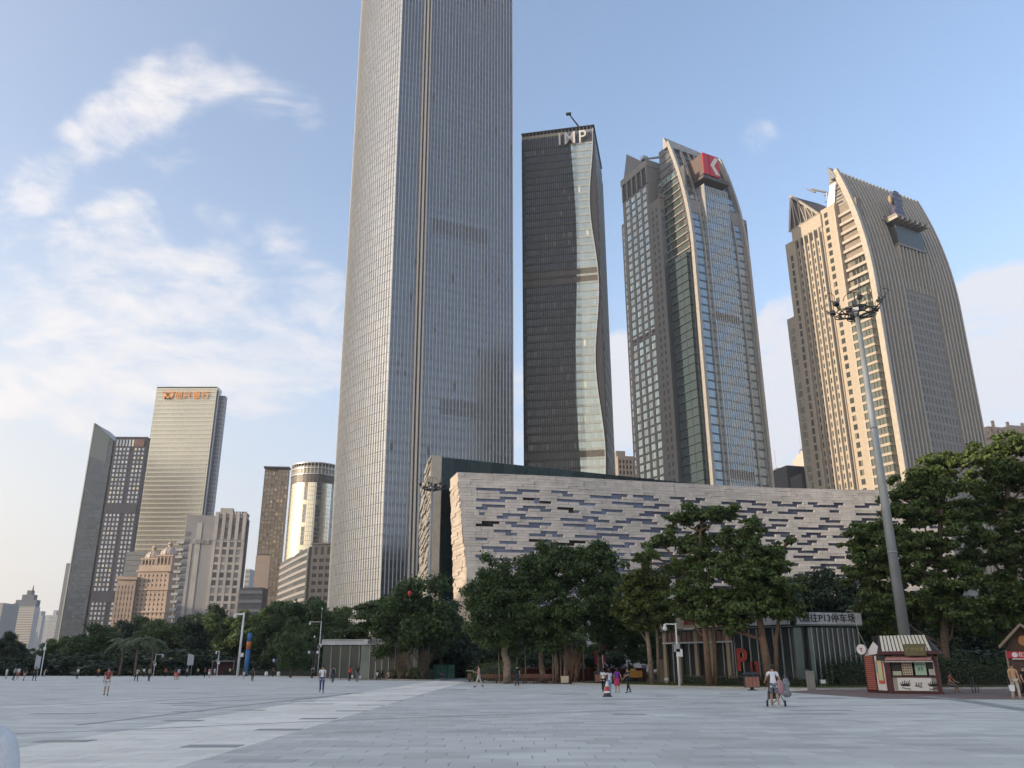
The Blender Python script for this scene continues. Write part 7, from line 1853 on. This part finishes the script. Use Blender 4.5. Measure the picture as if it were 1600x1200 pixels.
# high lamp masts
def mast(px, d, ztop, label, rsc=1.0, arms=6):
    x, y = at_px(px, d); t = thing('lamp_mast', label, 'lamp mast', (x, y, 0), 0, 'high lamp masts')
    mg = mat('galvanised_mast', (.33, .35, .35), .45, .35, var=.2, streak=.25); mk = mat('mast_dark', (.035, .04, .045), .5, .4)
    q = MB(); r0, r1 = .43*rsc, .19*rsc; q.tube([(0, 0, 0), (0, 0, ztop*.5), (0, 0, ztop)], [r0, (r0+r1)/2, r1], 12); q.build('pole', mg, t, smooth=True)
    for f in (.33, .66): q = MB(); q.tube([(0, 0, ztop*f-.06), (0, 0, ztop*f+.06)], r0*(1-f)+r1*f+.03, 12); q.build('joint_collar', mg, t, smooth=True)
    def ring(R_, z, r_, nm, cx=0, cy=0, tl=0):
        q = MB(); pts = [(cx+R_*math.cos(a), cy+R_*math.sin(a), z+tl*R_*math.cos(a)) for a in [2*math.pi*k/28 for k in range(29)]]; q.tube(pts, r_, 6, cap=False); q.build(nm, mk, t, smooth=True)
    ring(1.35, ztop-.1, .055, 'inner_ring'); ring(.95, ztop-.35, .05, 'lower_ring')
    for k in range(arms):
        a = 2*math.pi*k/arms+.3; c, s_ = math.cos(a), math.sin(a)
        q = MB(); q.tube([(c*.2, s_*.2, ztop-.5), (c*1.2, s_*1.2, ztop-.35), (c*2.0, s_*2.0, ztop+.2), (c*2.6, s_*2.6, ztop+.9)], [.06, .05, .045, .03], 6); q.build('arm', mk, t, smooth=True)
        R_ = .55; cx, cy = c*1.25, s_*1.25; ring(R_, ztop-.15, .045, 'curl', cx, cy)
        q = MB(); pts = [(c*(2.4+.38*math.cos(b_)), s_*(2.4+.38*math.cos(b_)), ztop+.95+.38*math.sin(b_)) for b_ in [2*math.pi*j/14 for j in range(12)]]; q.tube(pts, .03, 5); q.build('end_curl', mk, t, smooth=True)
        q = MB(); q.box(-.22, .22, -.16, .16, -.16, .12); q.tube([(0, 0, .1), (0, 0, .3)], .09, 6); q.build('floodlight', mk, t, (c*1.95, s_*1.95, ztop+.42), (rad(25), 0, a))
    for k, (a, zz) in enumerate(((.5, .5), (2.6, .3), (4.2, .5))):
        q = MB(); q.box(-.25, .25, -.18, .18, -.2, .2); q.build('lamp_head', mk, t, (math.cos(a)*.55, math.sin(a)*.55, ztop+zz), (0, 0, a))
    q = MB(); q.box(-.2, .2, -.2, 0, -.15, .25); q.build('bright_lamp_face', mat('reflector', (.85, .84, .80), .2, .2, var=0), t, (-.32, -.55, ztop-.1))
    q = MB(); pts = [(math.cos(b_)*.95, 0, ztop+.9+.85*math.sin(b_)) for b_ in [math.pi*j/12-.3 for j in range(14)]]; q.tube(pts, .03, 5); q.build('top_hoop', mk, t, smooth=True)
    q = MB(); q.tube([(0, 0, ztop-.2), (0, 0, ztop+1.7)], .05, 6); q.build('spike', mk, t)
mast(1421, 69.5, 29.6, 'tall grey lamp mast with a wrought ring of floodlights behind the kiosk')
mast(667, 135, 29.6, 'distant lamp mast with a ring of arms before the stone library wing', .8)

def cam_pole(px, py, d, top, label, arm=-1, box=(.45, .52), dome=True, group='slim poles with cameras and lamps', thin=.075, armz=.93, spike=False, base0=True):
    x, y = at_px(px, d); h = ZAT(px, top, x, y); t = thing('camera_pole', label, 'pole', (x, y, 0), 0, group)
    q = MB(); q.tube([(0, 0, 0), (0, 0, h*armz+.1)], [thin*1.3, thin*.8], 8); q.build('pole', m_wht, t, smooth=True)
    if spike: q = MB(); q.tube([(0, 0, h*armz), (0, 0, h)], .025, 5); q.ell((0, 0, h*.97), (.14, .14, .16), 8, 6); q.build('aerial', m_wht, t)
    L = 1.25*d/100*arm*(1.0 if d > 110 else 1.0)
    q = MB(); q.tube([(0, 0, h*armz), (L, 0, h*armz+.02)], .05, 6); q.build('arm', m_wht, t)
    q = MB(); q.tube([(L, 0, h*armz), (L, 0, h*armz-.2)], [.1, .15], 8); q.ell((L, 0, h*armz-.34), (.2, .2, .2), 10, 7); q.build('dome_camera', m_wht, t, smooth=True)
    for (z, s_) in ((box[0], 1), (box[1], -1)):
        q = MB(); q.box(s_*.1-.22, s_*.1+.28, -.24, -.08, h*z, h*z+.6); q.build('control_box', m_wht if s_ > 0 else m_steel, t)
cam_pole(1060, 1072, 73.5, 968, 'white camera pole on the lawn left of the P13 pavilion')
cam_pole(980, 1060, 110, 999, 'grey camera pole behind the man dressed in black', arm=1)
cam_pole(497, 1057, 168, 948, 'white camera pole with aerial and box behind the man in blue jeans', spike=True, armz=.78, box=(.42, .40))
cam_pole(340, 1050, 196, 1015, 'small camera pole left of the white lamp pole', arm=-.25)
cam_pole(241, 1050, 205, 1020, 'low camera pole among the left bushes', arm=.6)
def lamp_pole():
    x, y = at_px(372, 190); h = ZAT(379, 957, x, y); t = thing('lamp_pole', 'tall white lamp pole with a short arm on the left', 'lamp pole', (x, y, 0)); k = 190/1330
    q = MB(); q.tube([(0, 0, 0), (.15, 0, h)], [.27, .19], 10); q.build('pole', m_wht, t, smooth=True); q = MB(); q.box(-13*k, .3, -.12, .12, h-.5, h-.15); q.build('arm', m_wht, t); q = MB(); q.ell((-13*k+.2, 0, h-.8), (.4, .3, .4), 8, 6); q.build('lamp_head', m_wht, t)
    q = MB(); q.box(.3, .9, -.3, .2, h*.30, h*.36); q.build('control_box', m_wht, t)
lamp_pole()
def column():
    x, y = at_px(384.5, 188); h = ZAT(388, 989, x, y); t = thing('striped_column', 'blue banner column with an orange band beside the white lamp pole', 'column', (x, y, 0))
    mbl = mat('column_blue', (.03, .14, .34), .5, var=.1); q = MB(); q.tube([(0, 0, 0), (.1, 0, h*.62)], .46, 12); q.build('lower_shaft', mbl, t, smooth=True)
    q = MB(); q.tube([(.1, 0, h*.62), (.13, 0, h*.8)], .475, 12); q.build('orange_band', mat('column_orange', (.55, .16, .03), .5), t, smooth=True); q = MB(); q.tube([(.13, 0, h*.8), (.15, 0, h)], .46, 12); q.build('upper_shaft', mbl, t, smooth=True)
column()
def double_lamp():
    x, y = at_px(488, 150); t = thing('double_arm_lamp', 'dark ornamental lamp with curled arms and hanging globes beside the white camera pole', 'lamp', (x, y, 0)); k = 150/1330
    z = ZAT(494, 994, x, y); q = MB(); q.tube([(0, 0, 0), (0, 0, z-3.5)], [.14, .1], 8); q.build('post', m_dark, t)
    for s_ in (1, -1):
        q = MB(); q.tube([(0, 0, z-3.6), (s_*.55, 0, z-2.3), (s_*.35, 0, z-1.2), (0, 0, z-.3)], .05, 6); q.build('curled_arm', m_dark, t); q = MB(); q.ell((s_*.7, 0, z-2.6), (.22, .22, .26), 8, 6); q.build('globe', m_wht, t); q = MB(); q.tube([(s_*.9, 0, z-2.2), (0, 0, z-2.7)], [.03, .12], 5); q.build('hood', m_dark, t)
    q = MB(); q.ell((0, 0, z-.1), (.13, .13, .2), 8, 6); q.build('finial', m_wht, t)
double_lamp()
for px, d, top, lb in ((913, 104, 1005, 'left bare white flagpole under the banyan'), (943, 106, 1005, 'right white flagpole with brackets beside a red banner')):
    x, y = at_px(px, d); h = ZAT(px, top, x, y); t = thing('flagpole', lb, 'flagpole', (x, y, .1), 0, 'white flagpoles under the trees'); q = MB(); q.tube([(0, 0, 0), (-.12, 0, h)], .06, 6); q.build('pole', m_wht, t)
    if px > 930:
        for z in (.7, .5): q = MB(); q.tube([(-.08, 0, h*z), (.5, 0, h*z+(.05 if z > .6 else -.5))], .04, 5); q.build('bracket', m_wht, t)
x, y = at_px(937, 108); t = thing('banner', 'dark red hanging banner behind the right flagpole', 'banner', (x, y, 1.9)); q = MB(); q.box(-.6, .8, 0, .04, 0, 2.2); q.build('cloth', mat('banner_dark_red', (.22, .02, .03), .8), t); q = MB(); q.box(-.65, .85, -.03, .07, 2.2, 2.27); q.build('rail', m_dark, t)
# boards
for px, d, w_, z0, z1, lb in ((296, 200, .62, 2.2, 4.6, 'white board on a stand in front of the left bushes'), (57, 200, .45, 1.6, 4.2, 'grey board on a pole at the far left')):
    x, y = at_px(px, d); t = thing('notice_board', lb, 'board', (x, y, 0)); q = MB(); q.hexa([(-w_, 0, z0), (w_, .3, z0), (w_, .4, z0), (-w_, .1, z0)], [(-w_, 0, z1), (w_, .3, z1-.35), (w_, .4, z1-.35), (-w_, .1, z1)]); q.build('panel', mat('board_grey', (.42, .44, .45), .5), t)
    for s_ in (-.6, .6): q = MB(); q.tube([(s_*w_, .2, 0), (s_*w_, .2, z0+.2)], .06, 6); q.build('leg', m_steel, t)
    if px < 100: q = MB(); q.tube([(w_+.5, .2, 0), (w_+.5, .2, 6.4)], .09, 6); q.ell((w_+.45, .2, 5.4), (.3, .3, .4), 8, 6); q.build('post', m_wht, t)
# dark pavilions deep under the left trees
x, y = at_px(348, 206); t = thing('small_stand', 'small dark red stand with a flat roof under the left trees', 'stand', (x, y, 0)); q = MB(); q.box(-2.6, 2.6, 0, 2, 3.0, 3.2); q.build('roof', mat('stand_grey', (.22, .20, .20), .6), t); q = MB(); q.box(-2.4, 2.4, 1.5, 1.8, 0, 2.9); q.build('back_panel', mat('stand_maroon', (.05, .012, .012), .8), t)
for s_ in (-2.4, 2.4): q = MB(); q.tube([(s_, .1, 0), (s_, .1, 3.0)], .07, 5); q.build('post', m_steel, t)
x, y = at_px(432, 190); t = thing('blue_sign', 'blue sign box with a small white disc between the trunks', 'sign', (x, y, 0)); q = MB(); q.box(-.9, 1.2, 0, .2, 2.6, 3.5); q.build('panel', mat('sign_navy', (.03, .05, .20), .5), t); q = MB(); q.ell((-.7, -.1, 3.1), (.22, .08, .3), 8, 6); q.build('disc', m_wht, t); q = MB(); q.tube([(0, .1, 0), (0, .1, 2.6)], .06, 5); q.build('post', m_dark, t)
x, y = at_px(693, 128); t = thing('green_screen', 'green construction screen at the left of the footpath', 'fence', (x, y, .1))
for k in range(3): q = MB(); q.box(-1.5+k*1.05, -.5+k*1.05, 0, .05, 0, 1.9); q.build('panel', mat('screen_green', (.03, .13, .09), .6, var=.2), t)
for k in range(4): q = MB(); q.tube([(-1.52+k*1.05, -.03, 0), (-1.52+k*1.05, -.03, 2)], .035, 5); q.build('post', m_dark, t)

# litter bins
def bin_pair(px, d, label, slim=False):
    x, y = at_px(px, d); t = thing('litter_bin', label, 'litter bin', (x, y, 0), 0, 'brown litter bins')
    mp = mat('bin_copper', (.32, .14, .09), .5, .1, var=.25)
    if slim:
        q = MB(); q.box(-.28, .28, -.18, .18, .28, 1.02); q.build('body', m_dark, t); q = MB(); q.box(-.22, .22, -.2, -.18, .34, .96); q.build('front_panel', mat('bin_brown', (.17, .08, .055), .6), t)
        q = MB(); q.box(-.4, .4, -.24, .24, 1.22, 1.30); q.build('hood', m_steel, t); q = MB(); q.box(-.08, .08, -.08, .08, 0, .28); q.build('foot', m_dark, t)
        for s_ in (-.2, .2): q = MB(); q.box(s_-.03, s_+.03, -.03, .03, 1.02, 1.22); q.build('hood_post', m_dark, t)
        return
    q = MB(); q.box(-.52, .52, -.24, .24, .2, 1.0); q.build('body', m_dark, t)
    for a, c in ((-.5, -.27), (-.24, .0), (.03, .25), (.28, .50)): q = MB(); q.box(a, c, -.27, -.24, .24, .92); q.build('side_panel', mp, t)
    q = MB(); q.hexa([(-.6, -.32, 1.08), (.6, -.32, 1.08), (.6, .32, 1.08), (-.6, .32, 1.08)], [(-.42, -.2, 1.25), (.42, -.2, 1.25), (.42, .2, 1.25), (-.42, .2, 1.25)]); q.build('lid', m_dark, t)
    q = MB(); q.box(-.12, .12, -.1, .1, 0, .2); q.box(-.3, .3, -.16, .16, 0, .05); q.build('foot', m_blk, t)
    for s_ in (-.46, .46): q = MB(); q.box(s_-.03, s_+.03, -.2, .2, 1.0, 1.08); q.build('lid_post', m_dark, t)
bin_pair(1172, 66.2, 'copper brown double litter bin at the kerb before the P13 pavilion')
bin_pair(937, 88, 'copper brown double litter bin behind the three women')
bin_pair(734, 103, 'slim brown litter bin with a flat hood at the footpath', True)
bin_pair(527, 148, 'small orange brown litter bin near the man with the backpack', True)
x, y = at_px(1266, 65.0); t = thing('utility_cabinet', 'slim grey metal cabinet standing in the kerb right of the man with the stroller', 'cabinet', (x, y, 0)); q = MB(); q.box(-.24, .24, 0, .4, 0, 1.28); q.build('body', mat('cabinet_grey', (.26, .25, .22), .5, .2, var=.2), t); q = MB(); q.box(-.18, .18, -.02, 0, .15, 1.1); q.build('door', mat('cabinet_door', (.30, .29, .26), .5, .2), t); q = MB(); q.tube([(-.2, .1, 1.28), (-.28, .1, 1.42), (-.1, .1, 1.36)], .03, 5); q.build('handle', m_steel, t); q = MB(); q.box(-.27, .27, -.04, .44, 1.28, 1.33); q.build('top', m_steel, t)
for px, d, lb, z in ((1040, 86, 'small grey floodlight box on the lawn edge', .15), (1283, 73, 'pale floodlight on the lawn before the right pavilion windows', .15)):
    x, y = at_px(px, d); t = thing('ground_light', lb, 'light', (x, y, .1), 0, 'floodlights standing on the lawn'); q = MB(); q.box(-.22, .22, -.1, .1, z+.1, z+.42); q.build('housing', m_steel, t); q = MB(); q.box(-.18, .18, -.12, -.1, z+.14, z+.38); q.build('lens', mat('reflector', (0, 0, 0)), t)
    for s_ in (-.15, .15): q = MB(); q.tube([(s_, 0, 0), (s_, 0, z+.1)], .025, 5); q.build('leg', m_steel, t)
# traffic cone
x, y = G(949, 1088.5); t = thing('traffic_cone', 'red and white traffic cone on a black base in front of the three women', 'traffic cone', (x, y, 0))
q = MB(); q.hexa([(-.27, -.27, 0), (.27, -.27, 0), (.27, .27, 0), (-.27, .27, 0)], [(-.24, -.24, .06), (.24, -.24, .06), (.24, .24, .06), (-.24, .24, .06)]); q.lathe([(.22, .06), (.18, .2)], 16); q.build('base', m_blk, t)
for nm, z0, z1, r0_, r1_, m in (('white_collar', .2, .31, .18, .155, m_wht), ('red_band', .31, .56, .155, .095, mat('cone_red', (.55, .03, .03), .5)), ('white_tip', .56, .84, .095, .035, m_wht)):
    q = MB(); q.lathe([(r0_, z0), (r1_, z1)], 16); q.build(nm, m, t, smooth=False)
# benches
def bench(px, d, label, rz=0, back=True, z=0, group='brown park benches', m=None, w_=1.7):
    x, y = at_px(px, d); t = thing('park_bench', label, 'bench', (x, y, z), rz, group); m = m or m_wood
    for k in range(3): q = MB(); q.box(-w_/2, w_/2, -.22+k*.15, -.10+k*.15, .42, .46); q.build('seat_slat', m, t)
    if back:
        for k in range(3): q = MB(); q.hexa([(-w_/2, .25+k*.03, .56+k*.13), (w_/2, .25+k*.03, .56+k*.13), (w_/2, .28+k*.03, .56+k*.13), (-w_/2, .28+k*.03, .56+k*.13)], [(-w_/2, .28+k*.03, .67+k*.13), (w_/2, .28+k*.03, .67+k*.13), (w_/2, .31+k*.03, .67+k*.13), (-w_/2, .31+k*.03, .67+k*.13)]); q.build('back_slat', m, t)
    for s_ in (-w_/2+.12, w_/2-.12):
        q = MB(); q.tube([(s_, -.2, 0), (s_, -.2, .42)], .03, 5); q.tube([(s_, .22, 0), (s_, .24, .42), (s_, .36, .95)], .03, 5); q.tube([(s_, -.2, .40), (s_, .25, .40)], .025, 5); q.build('leg_frame', m_dark, t)
benches = [(765, 95, 'leftmost banyan bench'), (787, 94.2, 'second banyan bench from the left'), (807, 93.4, 'banyan bench behind the man in black T-shirt'), (829, 92.8, 'fourth banyan bench, left of the pair under the roots'), (845, 92.4, 'left one of the two benches next to the cream planter box'), (860, 92.0, 'bench directly left of the cream planter box')]
for px, d, lb in benches: bench(px, d, 'empty brown slatted bench, '+lb, rad(6))
for px, d, lb in ((588, 127.8, 'dark bench with the person in white at the left pavilion'), (608, 125.8, 'dark bench under the woman in a light top'), (634, 122.8, 'dark bench under the man leaning forward'), (655, 119.5, 'rightmost dark bench at the left pavilion'), (574, 129.2, 'leftmost empty dark bench at the left pavilion')):
    bench(px, d, lb, rad(-20), m=mat('dark_wood', (.09, .06, .045), .6))
bench(1492, 65.5, 'dark bench right of the kiosk with a seated person', rad(-3), back=False, m=mat('dark_wood', (0, 0, 0)), w_=2.6); bench(1545, 64.5, 'empty dark bench between the kiosk and the right hut', rad(-3), back=False, m=mat('dark_wood', (0, 0, 0)), w_=2.6)
bench(694, 122, 'bench seen end on beside the green screen', rad(70), m=mat('dark_wood', (0, 0, 0)))
# planter wall and cream box under the banyan
x, y = at_px(888, 90.3); t = thing('planter_box', 'cream cube planter at the foot of the hanging roots', 'planter', (x-.4, y, .0)); q = MB(); q.hexa([(-.36, -.36, .12), (.36, -.36, .12), (.36, .36, .12), (-.36, .36, .12)], [(-.4, -.4, .78), (.4, -.4, .78), (.4, .4, .78), (-.4, .4, .78)]); q.build('box', mat('cream_box', (.62, .54, .38), .6), t); q = MB(); q.box(-.3, .3, -.3, .3, .0, .12); q.build('foot', m_dark, t); q = MB(); q.box(-.34, .34, -.34, .34, .78, .80); q.build('soil', m_soil, t)
t = thing('planter_wall', 'low dark red brick wall running behind the banyan benches', 'wall', (0, 0, 0)); mbr = mat('dark_red_brick', (.13, .045, .035), .8, var=.3, scale=2)
A_ = D(815, 1043, 103); B_ = D(1010, 1043, 101); n = 22
for k in range(n):
    a = A_.lerp(B_, k/n); c = A_.lerp(B_, (k+1)/n); q = MB(); q.box(a.x+.015, c.x-.015, a.y, a.y+.4, 0, 1.45); q.build('wall_panel', mbr, t)
q = MB(); q.box(A_.x, B_.x, min(A_.y, B_.y)-.06, max(A_.y, B_.y)+.5, 1.455, 1.55); q.build('coping', mat('coping_red', (.20, .07, .055), .7), t)
# colourful things behind the hedge near the trunks
x, y = at_px(993, 96); t = thing('food_cart', 'small orange yellow cart behind the flowering hedge', 'cart', (x, y, .1)); q = MB(); q.box(-.8, .7, 0, .8, .45, 1.15); q.build('body', mat('cart_orange', (.62, .30, .06), .5), t); q = MB(); q.box(-.5, .0, .1, .5, 1.15, 1.35); q.build('tray', mat('cart_yellow', (.6, .5, .15), .5), t)
for s_ in (-.55, .45): q = MB(); q.tube([(s_, -.05, .25), (s_, .02, .25)], .25, 12); q.build('wheel', m_blk, t)
# red kite in the large tree
P_ = D(640, 927, 115); t = thing('balloon', 'small red balloon caught in the foliage of the large round tree', 'balloon', (P_.x, P_.y, P_.z)); q = MB(); q.ell((0, 0, 0), (.26, .26, .34), 12, 9); q.tube([(0, 0, -.32), (0, 0, -.42)], [.03, .06], 6); q.build('envelope', mat('balloon_red', (.55, .05, .04), .4), t, smooth=True); q = MB(); q.tube([(0, 0, -.4), (.1, 0, -1.2)], .01, 4); q.build('string', m_wht, t)
# white loudspeaker cone fixtures seen among trunks
for px, d, lb in ((417, 178, 'white stone bollard lamp left of the trunks'), (436, 176, 'small pale stone right of the bollard lamp')):
    x, y = at_px(px, d); t = thing('garden_lamp', lb, 'lamp', (x, y, .1)); q = MB(); q.lathe([(.3, 0), (.36, .5), (.25, .85)], 12); q.build('globe', m_wht, t); q = MB(); q.lathe([(.36, 0), (.36, .1)], 12); q.build('base', m_steel, t)

# stroller with the pink bag and the grey plastic bag
x, y = G(1216, 1104.5); t = thing('baby_stroller', 'light black three-wheeled stroller pushed by the man in the white T-shirt', 'stroller', (x, y+.35, 0), rad(-8))
m_bl = m_blk
q = MB(); q.tube([(-.2, -.1, 1.02), (.22, -.1, 1.02)], .02, 6); q.build('handle', m_bl, t)
for s_ in (-.22, .24): q = MB(); q.tube([(s_, -.1, 1.0), (s_*.95, .25, .35), (s_*.6-.1, .75, .12)], .018, 6); q.tube([(s_, .3, .62), (s_*1.5, -.12, .14)], .018, 6); q.build('side_frame', m_bl, t)
q = MB(); q.hexa([(-.2, .12, .38), (.22, .12, .38), (.2, .5, .40), (-.18, .5, .40)], [(-.2, .0, .85), (.22, .0, .85), (.2, .16, .86), (-.18, .16, .86)]); q.build('seat', m_bl, t); q = MB(); q.box(-.18, .2, .1, .55, .3, .42); q.build('seat_base', m_bl, t)
q = MB(); pts = []; q.ell((.01, .3, .85), (.24, .26, .2), 10, 6); q.build('canopy', m_bl, t, smooth=True)
for cx, cy in ((-.36, -.12), (.38, -.12), (-.02, .78)):
    q = MB(); q.tube([(cx-.03, cy, .13), (cx+.03, cy, .13)], .13, 16); w__ = q.build('wheel', m_bl, t); q = MB(); q.tube([(cx-.035, cy, .13), (cx+.035, cy, .13)], .05, 8); q.build('hub', m_steel, w__)
b0 = (x, y)
t = thing('pink_bag', 'pink bag hanging from the stroller handle', 'bag', (x+.17, y+.02, .52)); q = MB(); q.ell((0, 0, .28), (.17, .1, .3), 10, 8); q.build('sack', mat('bag_pink', (.55, .28, .32), .7), t, smooth=True); q = MB(); q.tube([(-.06, 0, .5), (0, 0, .72), (.06, 0, .5)], .012, 5); q.build('strap', mat('bag_maroon', (.25, .05, .08), .7), t)
t = thing('plastic_bag', 'grey translucent plastic bag hanging at the right of the stroller', 'bag', (x+.42, y-.02, .38)); q = MB(); g2 = random.Random(4)
n0 = []; 
for i in range(9):
    z = .78*i/8; r_ = (.16+.05*math.sin(i*1.3))*(1-.55*max(0, (i-4)/5)); n0.append((r_ if i else .1, z))
q.lathe(n0, 12); o = q.build('sack', mat('bag_grey', (.25, .26, .28), .25, var=.5, scale=9, col2=(.12, .125, .135)), t, smooth=True); o.scale = (1, .6, 1)
q = MB(); q.tube([(0, 0, .76), (-.06, 0, .9)], .02, 5); q.build('knot', mat('bag_grey', (0, 0, 0)), t)
# ------------------------------------------------------------------ people
SK = mat('skin', (.42, .25, .17), .6, var=.05); EYE_M = mat('eye_dark', (.02, .015, .01), .3, var=0); LIP = mat('lips', (.30, .11, .09), .5, var=0)
HAIR = mat('black_hair', (.012, .010, .010), .45, var=.1)
TC = dict(white=(.72, .73, .76), whitenear=(.72, .71, .70), whiteb=(.66, .67, .68), rust=(.30, .06, .05), pink=(.62, .32, .32), black=(.014, .014, .017), lilac=(.55, .55, .62), purple=(.17, .04, .28), tan=(.50, .30, .16),
    greytee=(.30, .31, .33), red=(.50, .04, .05), darkgreen=(.03, .04, .03), maroon=(.10, .02, .025), navytop=(.03, .04, .09), taupe=(.28, .23, .20), lime=(.50, .60, .14), yellow=(.65, .58, .25), orangetop=(.65, .18, .08))
LC = dict(patterned=(.22, .23, .26), jeans=(.06, .08, .16), whitecloth=(.70, .68, .64), cream=(.52, .47, .40), navy=(.035, .04, .065), black=(.015, .015, .018), paleblue=(.25, .33, .45), magenta=(.48, .03, .12), greycloth=(.16, .17, .19), maroonc=(.28, .07, .08), orange=(.65, .22, .10), tan2=(.38, .30, .22))
SC_ = dict(lightshoe=(.60, .60, .56), dark=(.03, .028, .028), tanshoe=(.30, .20, .12))
def cloth(n, c, **k): return mat('cloth_'+n, c, .85, var=.12, scale=6, bump=.3, bscale=25, **k)
for p in PEOPLE:
    J = p['J']
    if p.get('d'): x, y = at_px(p['px'], p['d'])
    elif p['h'] < 20: x, y = at_px(p['px'], 1.66*1335/p['h'])
    else: x, y = G(p['px'], p['py'])
    d = math.hypot(x, y)
    hgt = 1.7
    if not p.get('seat') and not p.get('close') and p['h'] >= 20:
        # the photographed pixel height sets the person's height, kept between 1.5 and 1.82 m
        hgt = max(1.5, min(1.82, ZAT(p['px'], p['py']-p['h'], x, y)))
    s_ = hgt/1.7 if not p.get('close') else 0.98
    z = .0
    if x > 19.3 and p['px'] > 1400: z = .005
    if p.get('seat'): z = -0.0
    t = thing('person', p['label'], 'person', (x, y, z), rad(p['face']), None, (s_, s_, s_))
    body = add_detail(_baked[p['i_body']], J, p.get('near'))
    for m in (SK, EYE_M, LIP): body.materials.append(m)
    link('body', body, t)
    def part(nm, i, m):
        me = _baked[i]; me.materials.clear(); me.materials.append(m); me.polygons.foreach_set('use_smooth', [True]*len(me.polygons)); return link(nm, me, t)
    tc = TC[p['top']]
    part('shirt', p['i_shirt'], cloth(p['top'], tc))
    if 'i_legs' in p:
        lc = LC[p['lcol']]
        part(dict(trousers='trousers', shorts='shorts', skirt='skirt')[p['legs']], p['i_legs'], mat('cloth_patterned', lc, .85, var=1, scale=14, col2=(.07, .075, .10)) if p['lcol'] == 'patterned' else cloth(p['lcol'], lc))
        if p['legs'] == 'skirt':
            c = J['pel']; q = MB(); q.lathe([(.225, -.46), (.215, -.3), (.185, -.12), (.145, .02)], 16, (c.x, c.y, c.z)); o = q.build('skirt_panel', cloth(p['lcol'], lc), t, smooth=True)
    for i in p['i_shoe']: part('shoe', i, mat('shoe_'+p['shoe'], SC_[p['shoe']], .6, var=.1))
    h = J['hm']; q = MB()
    q.ell(h+Vector((0, .018, .035)), (.092, .105, .10), 14, 9)
    if p['hair'] == 'l':
        q.ell(h+Vector((0, .055, -.06)), (.085, .05, .15), 10, 7); q.ell(h+Vector((0, .06, -.17)), (.06, .035, .10), 8, 6)
    else: q.ell(h+Vector((0, .04, -.01)), (.086, .075, .085), 10, 7)
    q.build('hair', HAIR, t, smooth=True)
    bg_ = p.get('bag')
    if bg_ == 'pack':
        c = J['ch']; q = MB(); q.hexa([(-.13, c.y+.10, c.z-.30), (.13, c.y+.10, c.z-.30), (.12, c.y+.24, c.z-.27), (-.12, c.y+.24, c.z-.27)], [(-.12, c.y+.10, c.z+.10), (.12, c.y+.10, c.z+.10), (.09, c.y+.18, c.z+.08), (-.09, c.y+.18, c.z+.08)]); q.build('backpack', mat('cloth_black', (0, 0, 0)), t)
        for k in (-1, 1): q = MB(); q.tube([(k*.09, c.y+.12, c.z+.08), (k*.11, c.y-.02, c.z+.13), (k*.12, c.y-.12, c.z-.05), (k*.13, c.y+.08, c.z-.2)], .018, 5); q.build('strap', mat('cloth_black', (0, 0, 0)), t)
    if bg_ == 'strap':
        c = J['ch']; q = MB(); q.ell((.22, c.y+.06, c.z-.22), (.07, .13, .17), 10, 7); q.build('shoulder_bag', mat('cloth_black', (0, 0, 0)), t, smooth=True); q = MB(); q.tube([(.2, c.y+.02, c.z-.1), (.14, c.y-.1, c.z+.02), (.13, c.y-.03, c.z+.13), (.15, c.y+.1, c.z)], .02, 5); q.build('strap', mat('cloth_black', (0, 0, 0)), t)
    if bg_ in ('white', 'white2'):
        hn = J['hnR']; wv = t.location+Euler((0, 0, rad(p['face']))).to_matrix() @ (hn*s_)
        t2 = thing('carrier_bag', 'white carrier bag held by the %s' % p['label'].split(' carrying')[0].split(' with')[0], 'bag', (wv.x, wv.y, wv.z-.42*s_), rad(p['face']))
        q = MB(); q.hexa([(-.10, -.05, 0), (.10, -.05, 0), (.10, .05, 0), (-.10, .05, 0)], [(-.14, -.03, .28), (.14, -.03, .28), (.14, .03, .28), (-.14, .03, .28)]); q.build('sack', m_wht, t2); q = MB(); q.tube([(-.07, 0, .27), (0, 0, .41), (.07, 0, .27)], .01, 5); q.build('handle', m_wht, t2)
# clean up meshes nobody uses
for me in list(bpy.data.meshes):
    if me.users == 0: bpy.data.meshes.remove(me)
# ------------------------------------------------------------------ evening haze over the whole city
hm = bpy.data.materials.new('haze_air'); hm.use_nodes = True; _h = NT(hm.node_tree); _h.n.remove(_h.n['Principled BSDF'])
pv = _h.new('ShaderNodeVolumePrincipled'); pv.inputs['Color'].default_value = (.86, .90, .97, 1); pv.inputs['Density'].default_value = 0.00014; pv.inputs['Anisotropy'].default_value = 0.25
_h.lk(pv.outputs[0], _h.n['Material Output'].inputs['Volume'])
b = MB(); b.box(-2650, 2650, -2650, 4150, -1.1, 480); hz_o = b.build('haze', hm); stuff(hz_o); hz_o['label'] = 'pale evening haze between the towers'
